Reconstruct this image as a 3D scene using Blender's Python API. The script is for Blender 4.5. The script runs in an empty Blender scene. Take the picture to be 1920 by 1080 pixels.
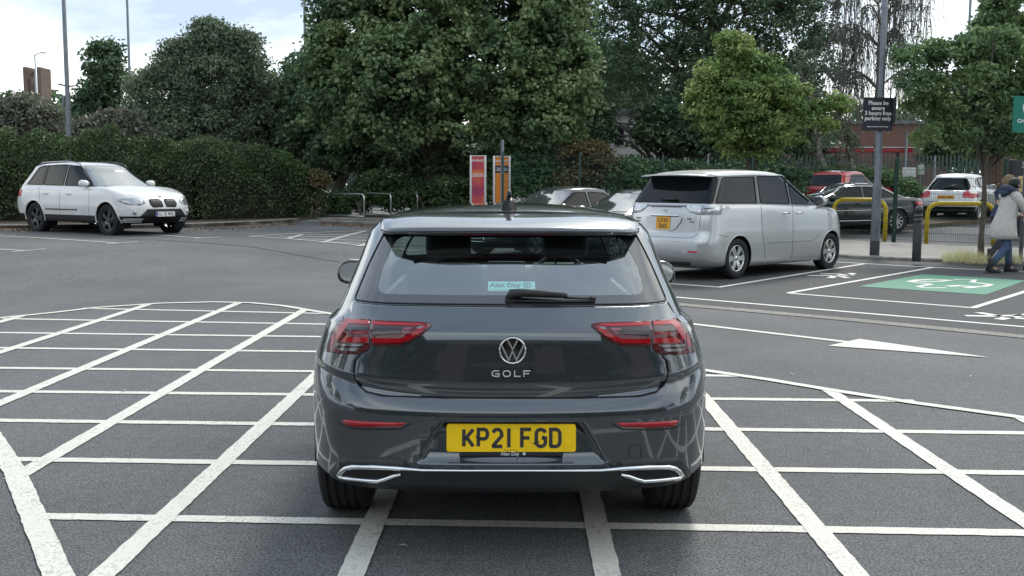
import bpy, bmesh, math, random
import numpy as np
from math import sin, cos, pi, radians, atan2, sqrt
from mathutils import Vector as V, Matrix
from mathutils.bvhtree import BVHTree

# ---------------------------------------------------------------- camera
SC = bpy.context.scene
COL = SC.collection
FPX, CAMH, YH = 1900.0, 1.55, 345.0
PITCH = math.atan((540 - YH) / FPX)
ROLL = 0.0045
cam_d = bpy.data.cameras.new('camera')
cam = bpy.data.objects.new('camera', cam_d); COL.objects.link(cam)
cam_d.sensor_width = 36.0; cam_d.sensor_fit = 'HORIZONTAL'
cam_d.lens = 36.0 * FPX / 1920.0
cam_d.clip_start = 0.05; cam_d.clip_end = 1500
CAMM = Matrix.Translation((0, 0, CAMH)) @ Matrix.Rotation(pi/2 - PITCH, 4, 'X') @ Matrix.Rotation(ROLL, 4, 'Z')
cam.matrix_world = CAMM
SC.camera = cam
cam_d.dof.use_dof = False

# ---------------------------------------------------------------- world and sun
SUN_EL, SUN_AZ = radians(45), radians(17)      # azimuth measured from +Y towards +X
W = bpy.data.worlds.new("World"); SC.world = W; W.use_nodes = True
nt = W.node_tree; nt.nodes.clear()
def N(t, nt_, **k):
    n = nt_.nodes.new(t)
    for a, b in k.items(): setattr(n, a, b)
    return n
out = N('ShaderNodeOutputWorld', nt); bg = N('ShaderNodeBackground', nt); bg.inputs[1].default_value = 0.14
sky = N('ShaderNodeTexSky', nt, sky_type='NISHITA', sun_disc=False)
sky.sun_elevation = SUN_EL; sky.sun_rotation = SUN_AZ
sky.air_density = 1.0; sky.dust_density = 1.5
tc = N('ShaderNodeTexCoord', nt); sep = N('ShaderNodeSeparateXYZ', nt)
nt.links.new(tc.outputs['Generated'], sep.inputs[0])
mx = N('ShaderNodeMath', nt, operation='MAXIMUM'); nt.links.new(sep.outputs[2], mx.inputs[0]); mx.inputs[1].default_value = 0.0
ad = N('ShaderNodeMath', nt, operation='ADD'); nt.links.new(mx.outputs[0], ad.inputs[0]); ad.inputs[1].default_value = 0.16
dx = N('ShaderNodeMath', nt, operation='DIVIDE'); nt.links.new(sep.outputs[0], dx.inputs[0]); nt.links.new(ad.outputs[0], dx.inputs[1])
dy = N('ShaderNodeMath', nt, operation='DIVIDE'); nt.links.new(sep.outputs[1], dy.inputs[0]); nt.links.new(ad.outputs[0], dy.inputs[1])
cmb = N('ShaderNodeCombineXYZ', nt); nt.links.new(dx.outputs[0], cmb.inputs[0]); nt.links.new(dy.outputs[0], cmb.inputs[1])
def wnoise(scale, det, rough, off, dist=0.0):
    mp = N('ShaderNodeMapping', nt); mp.inputs['Location'].default_value = off
    nt.links.new(cmb.outputs[0], mp.inputs[0])
    n = N('ShaderNodeTexNoise', nt); n.inputs['Scale'].default_value = scale; n.inputs['Detail'].default_value = det
    n.inputs['Roughness'].default_value = rough; n.inputs['Distortion'].default_value = dist
    nt.links.new(mp.outputs[0], n.inputs['Vector']); return n
def wramp(src, stops):
    r = N('ShaderNodeValToRGB', nt); e = r.color_ramp.elements
    while len(e) < len(stops): e.new(0.5)
    for k, (p, c) in zip(e, stops): k.position = p; k.color = (*c, 1)
    nt.links.new(src, r.inputs[0]); return r
n1 = wnoise(0.6, 6, 0.55, (3.1, 1.7, 0), 0.1); n2 = wnoise(0.85, 8, 0.56, (7.3, 4.1, 2), 0.15)
cloud = wramp(n2.outputs[0], [(0.38, (2.7, 3.3, 4.1)), (0.47, (4.1, 4.7, 5.3)), (0.54, (5.9, 6.3, 6.4)), (0.66, (8.6, 8.7, 8.4))])
mask = wramp(n1.outputs[0], [(0.33, (0.45,)*3), (0.48, (1.0,)*3)])
mixc = N('ShaderNodeMixRGB', nt); nt.links.new(mask.outputs[0], mixc.inputs[0])
nt.links.new(sky.outputs[0], mixc.inputs[1]); nt.links.new(cloud.outputs[0], mixc.inputs[2])
nt.links.new(mixc.outputs[0], bg.inputs[0]); nt.links.new(bg.outputs[0], out.inputs[0])
sd = bpy.data.lights.new('sun', 'SUN'); sd.energy = 1.5; sd.angle = radians(14); sd.color = (1.0, 0.96, 0.9)
sun = bpy.data.objects.new('sun', sd); COL.objects.link(sun)
sdir = V((sin(SUN_AZ)*cos(SUN_EL), cos(SUN_AZ)*cos(SUN_EL), sin(SUN_EL)))
sun.rotation_euler = sdir.to_track_quat('Z', 'Y').to_euler()
SC.view_settings.view_transform = 'Standard'; SC.view_settings.look = 'None'
SC.view_settings.exposure = 0.82; SC.view_settings.gamma = 1.0
SC.render.engine = 'CYCLES'
SC.cycles.max_bounces = 8; SC.cycles.transparent_max_bounces = 16

# ---------------------------------------------------------------- ground height
def sst(t):
    t = max(0.0, min(1.0, t)); return t*t*(3-2*t)
def gz(x, y):
    a = 13.5 + 10.5*sst((x + 9)/13)
    return 0.33*sst((y - a)/10.0) + 0.12*sst((y-30)/6)*sst((x-2)/6)
def ray(px, py):
    # pixel (1920 frame) -> world ray
    d = V(((px-960)/FPX, -(py-540)/FPX, -1.0))
    d = (CAMM.to_3x3() @ d).normalized()
    return CAMM.translation.copy(), d
def G(px, py, lift=0.0):
    o, d = ray(px, py); z = lift
    for _ in range(40):
        t = (z - o.z)/d.z; p = o + d*t
        z2 = gz(p.x, p.y) + lift
        z = 0.5*z + 0.5*z2
    return V((p.x, p.y, z))
def AT(px, py, Y):
    o, d = ray(px, py); return o + d*((Y - o.y)/d.y)

# ---------------------------------------------------------------- materials
MATS = {}
def mat(name, col=(.5, .5, .5), rough=.5, metal=0, coat=0, spec=.5, ior=1.45, noise=None, bump=None, emit=None, trans=0, col2=None, dark_back=False, coat_rough=0.03, nscale=None):
    """noise=(scale, amount) value variation; bump=(scale, strength); col2 = second noise colour"""
    if name in MATS: return MATS[name]
    m = bpy.data.materials.new(name); m.use_nodes = True; t = m.node_tree
    b = t.nodes['Principled BSDF']; o = t.nodes['Material Output']
    b.inputs['Base Color'].default_value = (*col, 1); b.inputs['Roughness'].default_value = rough
    b.inputs['Metallic'].default_value = metal; b.inputs['Coat Weight'].default_value = coat
    b.inputs['Coat Roughness'].default_value = coat_rough
    b.inputs['Specular IOR Level'].default_value = spec; b.inputs['IOR'].default_value = ior
    if emit: b.inputs['Emission Color'].default_value = (*emit[0], 1); b.inputs['Emission Strength'].default_value = emit[1]
    if noise or bump:
        c = N('ShaderNodeTexCoord', t)
    if noise:
        n = N('ShaderNodeTexNoise', t); n.inputs['Scale'].default_value = noise[0]; n.inputs['Detail'].default_value = 6
        n.inputs['Roughness'].default_value = .65
        t.links.new(c.outputs['Object'], n.inputs['Vector'])
        r = N('ShaderNodeValToRGB', t); e = r.color_ramp.elements
        a = noise[1]; c2 = col2 if col2 else tuple(x*(1-a) for x in col); c1 = col if col2 else tuple(min(1, x*(1+a)) for x in col)
        e[0].position = .35; e[0].color = (*c2, 1); e[1].position = .65; e[1].color = (*c1, 1)
        t.links.new(n.outputs[0], r.inputs[0]); t.links.new(r.outputs[0], b.inputs['Base Color'])
    if bump:
        n = N('ShaderNodeTexNoise', t); n.inputs['Scale'].default_value = bump[0]; n.inputs['Detail'].default_value = 4
        t.links.new(c.outputs['Object'], n.inputs['Vector'])
        bp = N('ShaderNodeBump', t); bp.inputs['Strength'].default_value = bump[1]; bp.inputs['Distance'].default_value = 0.01
        t.links.new(n.outputs[0], bp.inputs['Height']); t.links.new(bp.outputs[0], b.inputs['Normal'])
    if dark_back:
        g = N('ShaderNodeNewGeometry', t); mxs = N('ShaderNodeMixShader', t); d = N('ShaderNodeBsdfDiffuse', t)
        d.inputs[0].default_value = (.02, .02, .022, 1)
        t.links.new(g.outputs['Backfacing'], mxs.inputs[0]); t.links.new(b.outputs[0], mxs.inputs[1]); t.links.new(d.outputs[0], mxs.inputs[2])
        t.links.new(mxs.outputs[0], o.inputs[0])
    MATS[name] = m; return m

def glass_mat(name, tint, f0=.05, rough=0.0):
    """thin see-through pane: tinted transmission plus a mirror reflection that grows towards grazing"""
    if name in MATS: return MATS[name]
    m = bpy.data.materials.new(name); m.use_nodes = True; t = m.node_tree; t.nodes.clear()
    o = N('ShaderNodeOutputMaterial', t); tr = N('ShaderNodeBsdfTransparent', t); tr.inputs[0].default_value = (*tint, 1)
    gl = N('ShaderNodeBsdfGlossy', t); gl.inputs['Roughness'].default_value = rough; gl.inputs[0].default_value = (.95, .98, 1, 1)
    g = N('ShaderNodeNewGeometry', t); dt = N('ShaderNodeVectorMath', t, operation='DOT_PRODUCT')
    t.links.new(g.outputs['Normal'], dt.inputs[0]); t.links.new(g.outputs['Incoming'], dt.inputs[1])
    ab = N('ShaderNodeMath', t, operation='ABSOLUTE'); t.links.new(dt.outputs['Value'], ab.inputs[0])
    om = N('ShaderNodeMath', t, operation='SUBTRACT'); om.inputs[0].default_value = 1; t.links.new(ab.outputs[0], om.inputs[1])
    pw = N('ShaderNodeMath', t, operation='POWER'); t.links.new(om.outputs[0], pw.inputs[0]); pw.inputs[1].default_value = 5
    ma = N('ShaderNodeMath', t, operation='MULTIPLY_ADD', use_clamp=True); t.links.new(pw.outputs[0], ma.inputs[0]); ma.inputs[1].default_value = 1-f0; ma.inputs[2].default_value = f0
    ms = N('ShaderNodeMixShader', t); t.links.new(ma.outputs[0], ms.inputs[0]); t.links.new(tr.outputs[0], ms.inputs[1]); t.links.new(gl.outputs[0], ms.inputs[2])
    t.links.new(ms.outputs[0], o.inputs[0]); MATS[name] = m; return m

def leaf_mat(name, cols, trans=.25, rough=.55, patch=0.6):
    """cols: list of 3-4 leaf colours picked per leaf and by patches"""
    if name in MATS: return MATS[name]
    m = bpy.data.materials.new(name); m.use_nodes = True; t = m.node_tree
    b = t.nodes['Principled BSDF']; o = t.nodes['Material Output']
    g = N('ShaderNodeNewGeometry', t); c = N('ShaderNodeTexCoord', t)
    cols = [tuple(min(.6, v*2.15) for v in q) for q in cols]; trans = min(.4, trans+.08)
    n = N('ShaderNodeTexNoise', t); n.inputs['Scale'].default_value = patch; n.inputs['Detail'].default_value = 3
    t.links.new(c.outputs['Object'], n.inputs['Vector'])
    ma = N('ShaderNodeMath', t, operation='MULTIPLY_ADD'); t.links.new(n.outputs[0], ma.inputs[0]); ma.inputs[1].default_value = 1.5; ma.inputs[2].default_value = -.5
    mb = N('ShaderNodeMath', t, operation='MULTIPLY_ADD'); t.links.new(g.outputs['Random Per Island'], mb.inputs[0]); mb.inputs[1].default_value = .5
    t.links.new(ma.outputs[0], mb.inputs[2])
    r = N('ShaderNodeValToRGB', t); e = r.color_ramp.elements
    while len(e) < len(cols): e.new(.5)
    for i, (k, cc) in enumerate(zip(e, cols)): k.position = .1 + .75*i/(len(cols)-1); k.color = (*cc, 1)
    t.links.new(mb.outputs[0], r.inputs[0]); t.links.new(r.outputs[0], b.inputs['Base Color'])
    b.inputs['Roughness'].default_value = rough; b.inputs['Specular IOR Level'].default_value = .35
    tl = N('ShaderNodeBsdfTranslucent', t); t.links.new(r.outputs[0], tl.inputs[0])
    ms = N('ShaderNodeMixShader', t); ms.inputs[0].default_value = trans
    t.links.new(b.outputs[0], ms.inputs[1]); t.links.new(tl.outputs[0], ms.inputs[2]); t.links.new(ms.outputs[0], o.inputs[0])
    MATS[name] = m; return m

# ---------------------------------------------------------------- objects
def link(o): COL.objects.link(o); return o
def thing(name, label, cat, loc=(0, 0, 0), rotz=0, group=None):
    o = bpy.data.objects.new(name, None); link(o); o.location = loc; o.rotation_euler = (0, 0, rotz)
    o.empty_display_size = .2
    o['label'] = label; o['category'] = cat
    if group: o['group'] = group
    return o
def tag(o, label, cat, group=None, kind=None):
    if label: o['label'] = label
    if cat: o['category'] = cat
    if group: o['group'] = group
    if kind: o['kind'] = kind
    return o
def struct(o): o['kind'] = 'structure'; return o

class MB:
    """collects shapes and links them as one mesh object"""
    def __init__(s): s.v = []; s.f = []; s.m = []; s.sm = []
    def add(s, vs, fs, mi=0, smooth=False, M=None):
        b = len(s.v)
        s.v += [tuple(M @ V(p)) if M is not None else tuple(p) for p in vs]
        s.f += [tuple(b+i for i in f) for f in fs]; s.m += [mi]*len(fs); s.sm += [smooth]*len(fs)
    def box(s, c, d, mi=0, M=None, bev=0):
        hx, hy, hz = d[0]/2, d[1]/2, d[2]/2
        if bev <= 0:
            vs = [(c[0]+i*hx, c[1]+j*hy, c[2]+k*hz) for i in (-1, 1) for j in (-1, 1) for k in (-1, 1)]
            fs = [(0, 1, 3, 2), (4, 6, 7, 5), (0, 4, 5, 1), (2, 3, 7, 6), (0, 2, 6, 4), (1, 5, 7, 3)]
            s.add(vs, fs, mi, False, M); return
        bm = bmesh.new(); bmesh.ops.create_cube(bm, size=1)
        for v in bm.verts: v.co = V((c[0]+v.co.x*d[0], c[1]+v.co.y*d[1], c[2]+v.co.z*d[2]))
        bmesh.ops.bevel(bm, geom=bm.edges[:], offset=min(bev, min(hx, hy, hz)*.98), segments=3, profile=.5, affect='EDGES')
        s.addbm(bm, mi, True, M); bm.free()
    def addbm(s, bm, mi=0, smooth=True, M=None):
        bm.verts.index_update()
        s.add([v.co.copy() for v in bm.verts], [[v.index for v in f.verts] for f in bm.faces], mi, smooth, M)
    def tube(s, pts, r, seg=10, mi=0, closed=False, caps=True, M=None, smooth=True):
        pts = [V(p) for p in pts]; n = len(pts)
        rs = r if isinstance(r, (list, tuple)) else [r]*n
        vs = []; fs = []
        up = None
        for i in range(n):
            if closed: d = (pts[(i+1) % n]-pts[i-1])
            else: d = pts[min(i+1, n-1)]-pts[max(i-1, 0)]
            if d.length < 1e-9: d = V((0, 0, 1))
            d.normalize()
            if up is None:
                up = V((0, 0, 1)) if abs(d.z) < .9 else V((0, 1, 0))
            a = up - d*up.dot(d)
            if a.length < 1e-6: a = d.orthogonal()
            a.normalize(); b = d.cross(a); up = a
            for k in range(seg):
                t = 2*pi*k/seg; vs.append(pts[i] + (a*cos(t)+b*sin(t))*rs[i])
        m = n if closed else n-1
        for i in range(m):
            for k in range(seg):
                j = (i+1) % n; k2 = (k+1) % seg
                fs.append((i*seg+k, i*seg+k2, j*seg+k2, j*seg+k))
        if caps and not closed:
            fs.append(tuple(range(seg))[::-1]); fs.append(tuple((n-1)*seg+k for k in range(seg)))
        s.add(vs, fs, mi, smooth, M)
    def lathe(s, prof, seg=32, mi=0, axis='X', M=None, smooth=True, a0=0, a1=2*pi):
        """prof: (r, h) pairs about the axis"""
        full = abs(a1-a0-2*pi) < 1e-6; n = len(prof); vs = []; fs = []
        cnt = seg if full else seg+1
        for k in range(cnt):
            t = a0+(a1-a0)*k/seg
            for r, h in prof:
                c, q = r*cos(t), r*sin(t)
                vs.append((h, c, q) if axis == 'X' else ((q, h, c) if axis == 'Y' else (c, q, h)))
        for k in range(seg):
            k2 = (k+1) % cnt
            for i in range(n-1): fs.append((k*n+i, k*n+i+1, k2*n+i+1, k2*n+i))
        s.add(vs, fs, mi, smooth, M)
    def prism(s, poly, h, mi=0, M=None, smooth=False):
        """poly in local XY, extruded 0..h in Z"""
        n = len(poly)
        a = sum(poly[i][0]*poly[(i+1) % n][1]-poly[(i+1) % n][0]*poly[i][1] for i in range(n))
        if a < 0: poly = poly[::-1]
        vs = [(p[0], p[1], 0) for p in poly]+[(p[0], p[1], h) for p in poly]
        s.add(vs, [tuple(range(n))[::-1], tuple(range(n, 2*n))], mi, False, M)
        s.add(vs, [(i, (i+1) % n, n+(i+1) % n, n+i) for i in range(n)], mi, smooth, M)
    def ribbon(s, pts, w, h, mi=0, M=None, closed=False):
        """flat mitred stroke in local XY, extruded to h"""
        n = len(pts); L = []; R = []
        for i in range(n):
            p = V((pts[i][0], pts[i][1]))
            a = V((pts[i-1][0], pts[i-1][1])) if (i > 0 or closed) else None
            b = V((pts[(i+1) % n][0], pts[(i+1) % n][1])) if (i < n-1 or closed) else None
            d1 = (p-a).normalized() if a is not None else None; d2 = (b-p).normalized() if b is not None else None
            if d1 is None: d1 = d2
            if d2 is None: d2 = d1
            n1_ = V((-d1.y, d1.x)); n2_ = V((-d2.y, d2.x)); m = (n1_+n2_)
            m = m.normalized() if m.length > 1e-6 else n1_
            k = min(2.2, 1/max(.3, m.dot(n1_)))
            L.append(p+m*(w/2*k)); R.append(p-m*(w/2*k))
        vs = []
        for z in (0, h): vs += [(q.x, q.y, z) for q in L]+[(q.x, q.y, z) for q in R]
        fs = []
        for i in range(n if closed else n-1):
            j = (i+1) % n
            fs += [(2*n+i, 3*n+i, 3*n+j, 2*n+j), (i, 2*n+i, 2*n+j, j), (n+i, n+j, 3*n+j, 3*n+i)]
        if not closed: fs += [(0, n, 3*n, 2*n), (n-1, 3*n-1, 4*n-1, 2*n-1)]
        s.add(vs, fs, mi, False, M)
    def build(s, name, mats, parent=None, loc=None):
        me = bpy.data.meshes.new(name); me.from_pydata(s.v, [], s.f)
        if not isinstance(mats, (list, tuple)): mats = [mats]
        for m in mats: me.materials.append(m)
        me.polygons.foreach_set('material_index', s.m); me.polygons.foreach_set('use_smooth', s.sm)
        me.update()
        o = bpy.data.objects.new(name, me); link(o)
        if parent: o.parent = parent
        if loc is not None: o.location = loc
        return o

def bmobj(bm, name, mats, parent=None, smooth=True):
    me = bpy.data.meshes.new(name); bm.normal_update(); bm.to_mesh(me)
    if not isinstance(mats, (list, tuple)): mats = [mats]
    for m in mats: me.materials.append(m)
    if smooth: me.polygons.foreach_set('use_smooth', [True]*len(me.polygons))
    o = bpy.data.objects.new(name, me); link(o)
    if parent: o.parent = parent
    return o

def text_mesh(body, size, depth=0.001, bold=0.0, align='CENTER', sx=1.0, spacing=1.0, line=1.0):
    c = bpy.data.curves.new('t', 'FONT'); c.body = body; c.size = size; c.extrude = depth; c.offset = bold
    c.align_x = align; c.align_y = 'CENTER'; c.space_character = spacing; c.space_line = line; c.resolution_u = 3
    o = bpy.data.objects.new('t', c); COL.objects.link(o)
    dg = bpy.context.evaluated_depsgraph_get(); dg.update()
    me = bpy.data.meshes.new_from_object(o.evaluated_get(dg))
    vs = [(v.co.x*sx, v.co.y, v.co.z) for v in me.vertices]; fs = [tuple(p.vertices) for p in me.polygons]
    bpy.data.objects.remove(o); bpy.data.curves.remove(c); bpy.data.meshes.remove(me)
    return vs, fs
def frame(o, xdir, ydir):
    """matrix with local X along xdir, local Y along ydir"""
    x = V(xdir).normalized(); z = x.cross(V(ydir)).normalized(); y = z.cross(x)
    return Matrix.Translation(V(o)) @ Matrix((x, y, z)).transposed().to_4x4()

# glyphs for plates: strokes in a 0.5 x 1 cell (w, h)
def arc(cx, cy, rx, ry, a0, a1, n=7): return [(cx+rx*cos(radians(a0+(a1-a0)*i/n)), cy+ry*sin(radians(a0+(a1-a0)*i/n))) for i in range(n+1)]
GL = {
 'K': [[(0, 0), (0, 1)], [(.62, 1), (0.02, .36)], [(.2, .52), (.62, 0)]],
 'P': [[(0, 0), (0, 1), (.35, 1)]+arc(.38, .72, .22, .28, 80, -80)+[(.35, .44), (0, .44)]],
 '2': [arc(.29, .7, .29, .3, 160, 0)+[(.58, .62), (.0, .02)], [(-.06, 0), (.62, 0)]],
 '1': [[(.1, -.06), (.1, 1.06)]],
 'F': [[(0, -.06), (0, 1), (.6, 1)], [(0, .5), (.5, .5)]],
 'G': [arc(.3, .75, .3, .25, 15, 180)+[(0, .25)]+arc(.3, .25, .3, .25, 180, 360)+[(.6, .48), (.36, .48)]],
 'D': [[(0, 0), (0, 1), (.3, 1)]+arc(.32, .72, .28, .28, 80, 0, 4)+arc(.32, .28, .28, .28, 0, -80, 4)+[(.3, 0), (-.06, 0)]],
 'L': [[(0, 1.06), (0, 0), (.55, 0)]],
 '6': [[(.5, 1), (.1, .55)], arc(.3, .29, .28, .29, 0, 360, 14)],
 'O': [arc(.3, .7, .3, .3, 0, 180)+[(0, .3)]+arc(.3, .3, .3, .3, 180, 360)+[(.6, .7)]],
 'H': [[(0, -.06), (0, 1.06)], [(.6, -.06), (.6, 1.06)], [(0, .5), (.6, .5)]],
 'X': [[(-.02, -.02), (.62, 1.02)], [(.62, -.02), (-.02, 1.02)]],
 'V': [[(-.02, 1.02), (.3, 0), (.62, 1.02)]],
 'R': [[(0, -.06), (0, 1), (.35, 1)]+arc(.38, .74, .2, .26, 80, -80)+[(.35, .48), (0, .48)], [(.3, .48), (.6, -.03)]],
 'Y': [[(-.02, 1.02), (.3, .5), (.62, 1.02)], [(.3, .5), (.3, -.05)]],
 'E': [[(.55, 1), (0, 1), (0, 0), (.55, 0)], [(0, .5), (.5, .5)]],
 '7': [[(-.05, 1), (.58, 1), (.15, -.05)]], '3': [arc(.28, .74, .28, .26, 150, -90), arc(.28, .26, .3, .26, 90, -150)],
 'M': [[(0, -.06), (0, 1), (.35, .4), (.7, 1), (.7, -.06)]], '5': [[(.55, 1), (.05, 1), (.05, .55)]+arc(.28, .3, .3, .3, 110, -150)],
}
def plate_text(mb, s, M, ch, adv, sw, mi=1, h=.001, sp=.5):
    """ch char height, adv advance; text centred at origin of M"""
    W_ = 0
    for c in s: W_ += (adv*sp if c == ' ' else (adv*.5 if c == '1' else adv))
    x = -W_/2 + (adv-ch*.56)/2
    hh = ch-sw; k = (ch*.62-sw)/.6
    for c in s:
        if c == ' ': x += adv*sp; continue
        for st in GL[c]:
            mb.ribbon([(x+sw/2+p[0]*k, -hh/2+p[1]*hh) for p in st], sw, h, mi, M)
        x += adv*.5 if c == '1' else adv
# ================================================================ car library (local frame: +Y forward, tail at y = 0, +X right)
def pc(tab):
    """smooth interpolation through (t, v) pairs"""
    xs = [a for a, b in tab]; ys = [b for a, b in tab]; n = len(xs)
    ds = [(ys[i+1]-ys[i])/(xs[i+1]-xs[i]) for i in range(n-1)]
    m = [ds[0]]+[0 if ds[i-1]*ds[i] <= 0 else 2*ds[i-1]*ds[i]/(ds[i-1]+ds[i]) for i in range(1, n-1)]+[ds[-1]]
    def f(t):
        if t <= xs[0]: return ys[0]
        if t >= xs[-1]: return ys[-1]
        for i in range(n-1):
            if t <= xs[i+1]: break
        h = xs[i+1]-xs[i]; s = (t-xs[i])/h
        return (2*s**3-3*s*s+1)*ys[i]+(s**3-2*s*s+s)*h*m[i]+(-2*s**3+3*s*s)*ys[i+1]+(s**3-s*s)*h*m[i+1]
    return f
def plan_half(w, yr, rp, yf, fp, Nf, Nc, Ns):
    def end(y0, p, sg):
        bow, rx, ry, n = p; o = []
        rx = min(rx, w*.95)
        for i in range(Nf): x = (w-rx)*i/Nf; o.append((x, y0+sg*bow*(x/w)**2))
        for i in range(Nc+1):
            a = pi/2*i/Nc; x = w-rx+rx*sin(a)**(2/n); o.append((x, y0+sg*(bow*(x/w)**2+ry*(1-max(0, cos(a))**(2/n)))))
        return o
    A = end(yr, rp, 1); B = end(yf, fp, -1)
    ya, yb = A[-1][1], B[-1][1]
    S = [(w, ya+(yb-ya)*i/Ns) for i in range(1, Ns)]
    return A+S+B[::-1]
def shell(levels, top=None, bottom=True, Nf=8, Nc=9, Ns=40, K=6):
    """levels: dicts w, yr, rp, yf, fp, z(x,y,w).  top: (zfun(x,y), crown) closes the last ring"""
    bm = bmesh.new(); rings = []; plans = []
    for L in levels:
        P = plan_half(L['w'], L['yr'], L['rp'], L['yf'], L['fp'], Nf, Nc, Ns)
        full = P+[(-x, y) for x, y in P[-2:0:-1]]
        plans.append(full); rings.append([bm.verts.new((x, y, L['z'](abs(x), y, L['w']))) for x, y in full])
    n = len(rings[0])
    for a, b in zip(rings, rings[1:]):
        for i in range(n):
            j = (i+1) % n; bm.faces.new((a[i], a[j], b[j], b[i]))
    def cap(ring, plan, w, yr, yf, zf, flip):
        prev = ring
        for k in range(1, K+1):
            s = k/K; s = 1-(1-s)**1.4 if False else s; cur = []
            for i, (x, y) in enumerate(plan):
                ty = min(max(y, yr+w*.8), yf-w*.8)
                X, Y_ = x*(1-s), y+(ty-y)*s
                cur.append(bm.verts.new((X, Y_, zf(X, Y_, s))))
            for i in range(n):
                j = (i+1) % n; q = (prev[i], prev[j], cur[j], cur[i])
                bm.faces.new(q[::-1] if flip else q)
            prev = cur
    if top:
        zf, cr = top; L = levels[-1]; edge = [v.co.z for v in rings[-1]]
        off = L['z'](L['w'], (L['yr']+L['yf'])/2, L['w'])-zf(0, (L['yr']+L['yf'])/2)
        cap(rings[-1], plans[-1], L['w'], L['yr'], L['yf'], lambda X, Y_, s: zf(X, Y_)+off+cr*(1-(1-s)**2), False)
    if bottom:
        L = levels[0]; z0 = L['z'](0, L['yr'], L['w']) if L.get('flat') else min(v.co.z for v in rings[0])
        cap(rings[0], plans[0], L['w'], L['yr'], L['yf'], lambda X, Y_, s: z0, True)
    bmesh.ops.remove_doubles(bm, verts=bm.verts, dist=1e-5)
    bmesh.ops.dissolve_degenerate(bm, edges=bm.edges, dist=1e-5)
    bm.normal_update(); return bm
def pip(p, poly):
    x, y = p; c = False; n = len(poly)
    for i in range(n):
        x1, y1 = poly[i]; x2, y2 = poly[i-1]
        if (y1 > y) != (y2 > y) and x < (x2-x1)*(y-y1)/(y2-y1)+x1: c = not c
    return c
AX = {'side': (1, 2), 'end': (0, 2), 'top': (0, 1)}
def rnd(poly, r, n=4):
    """round the corners of a polygon"""
    out_ = []; m = len(poly)
    for i in range(m):
        p = V(poly[i]); a = V(poly[i-1]); b = V(poly[(i+1) % m])
        rr = r[i] if isinstance(r, (list, tuple)) else r
        ta = min(rr, (a-p).length*.45); tb = min(rr, (b-p).length*.45)
        A = p+(a-p).normalized()*ta; B = p+(b-p).normalized()*tb
        if rr <= 0: out_.append(tuple(p)); continue
        for k in range(n+1):
            t = k/n; q = A*(1-t)**2+p*2*t*(1-t)+B*t*t; out_.append((q.x, q.y))
    return out_
def cut(bm, poly, ax, cond):
    i0, i1 = AX[ax]
    lo0, hi0 = min(p[0] for p in poly), max(p[0] for p in poly); lo1, hi1 = min(p[1] for p in poly), max(p[1] for p in poly)
    def bb(f):
        a = [v.co[i0] for v in f.verts]; b = [v.co[i1] for v in f.verts]
        return min(a), max(a), min(b), max(b)
    cand = set()
    for f in bm.faces:
        a = bb(f)
        if a[1] < lo0-.001 or a[0] > hi0+.001 or a[3] < lo1-.001 or a[2] > hi1+.001: continue
        if cond(f.calc_center_median(), f.normal): cand.add(f)
    n = len(poly); third = ({0, 1, 2}-{i0, i1}).pop()
    for k in range(n):
        p, q = poly[k], poly[(k+1) % n]
        e0, e1, e2, e3 = min(p[0], q[0]), max(p[0], q[0]), min(p[1], q[1]), max(p[1], q[1])
        if abs(p[0]-q[0])+abs(p[1]-q[1]) < 1e-6: continue
        sel = []
        for f in cand:
            if not f.is_valid: continue
            a = bb(f)
            if a[1] < e0-.002 or a[0] > e1+.002 or a[3] < e2-.002 or a[2] > e3+.002: continue
            sel.append(f)
        if not sel: continue
        co = [0, 0, 0]; co[i0], co[i1] = p; no = [0, 0, 0]; no[i0], no[i1] = (q[1]-p[1]), -(q[0]-p[0])
        g = set(sel)
        for f in sel: g.update(f.edges); g.update(f.verts)
        r = bmesh.ops.bisect_plane(bm, geom=list(g), dist=1e-6, plane_co=co, plane_no=no)
        cand = {f for f in cand if f.is_valid} | {x for x in r['geom'] if isinstance(x, bmesh.types.BMFace)}
    bm.normal_update(); res = []
    for f in cand:
        if not f.is_valid: continue
        c = f.calc_center_median()
        if pip((c[i0], c[i1]), poly) and cond(c, f.normal): res.append(f)
    return res
def extract(bm, faces, name, mats, parent, off=0.0, skirt=0.0, delete=False, smooth=True):
    idx = {}; nb = bmesh.new()
    for f in faces:
        for v in f.verts:
            if v not in idx: idx[v] = nb.verts.new(v.co + v.normal*off)
    fs = []
    for f in faces:
        try: fs.append(nb.faces.new([idx[v] for v in f.verts]))
        except ValueError: pass
    if skirt:
        inv = {b: a for a, b in idx.items()}
        be = [e for e in nb.edges if len(e.link_faces) == 1]; low = {}
        for e in be:
            for v in e.verts:
                if v not in low: low[v] = nb.verts.new(v.co-inv[v].normal*skirt)
        for e in be:
            a, b = e.verts; l = e.link_loops[0]
            if l.vert != a: a, b = b, a
            nb.faces.new((b, a, low[a], low[b]))
    if delete: bmesh.ops.delete(bm, geom=list(faces), context='FACES')
    o = bmobj(nb, name, mats, parent, smooth)
    if skirt:
        me = o.data; nf = len(fs)
        me.polygons.foreach_set('use_smooth', [i < nf for i in range(len(me.polygons))])
    nb.free(); return o
def cast(bvh, p, d):
    h = bvh.ray_cast(V(p), V(d)); return (h[0], h[1]) if h[0] is not None else (None, None)
def on_side(bvh, y, z, s):
    return cast(bvh, (s*3, y, z), (-s, 0, 0))
def on_rear(bvh, x, z): return cast(bvh, (x, -3, z), (0, 1, 0))
def on_front(bvh, x, z): return cast(bvh, (x, 9, z), (0, -1, 0))
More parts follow.
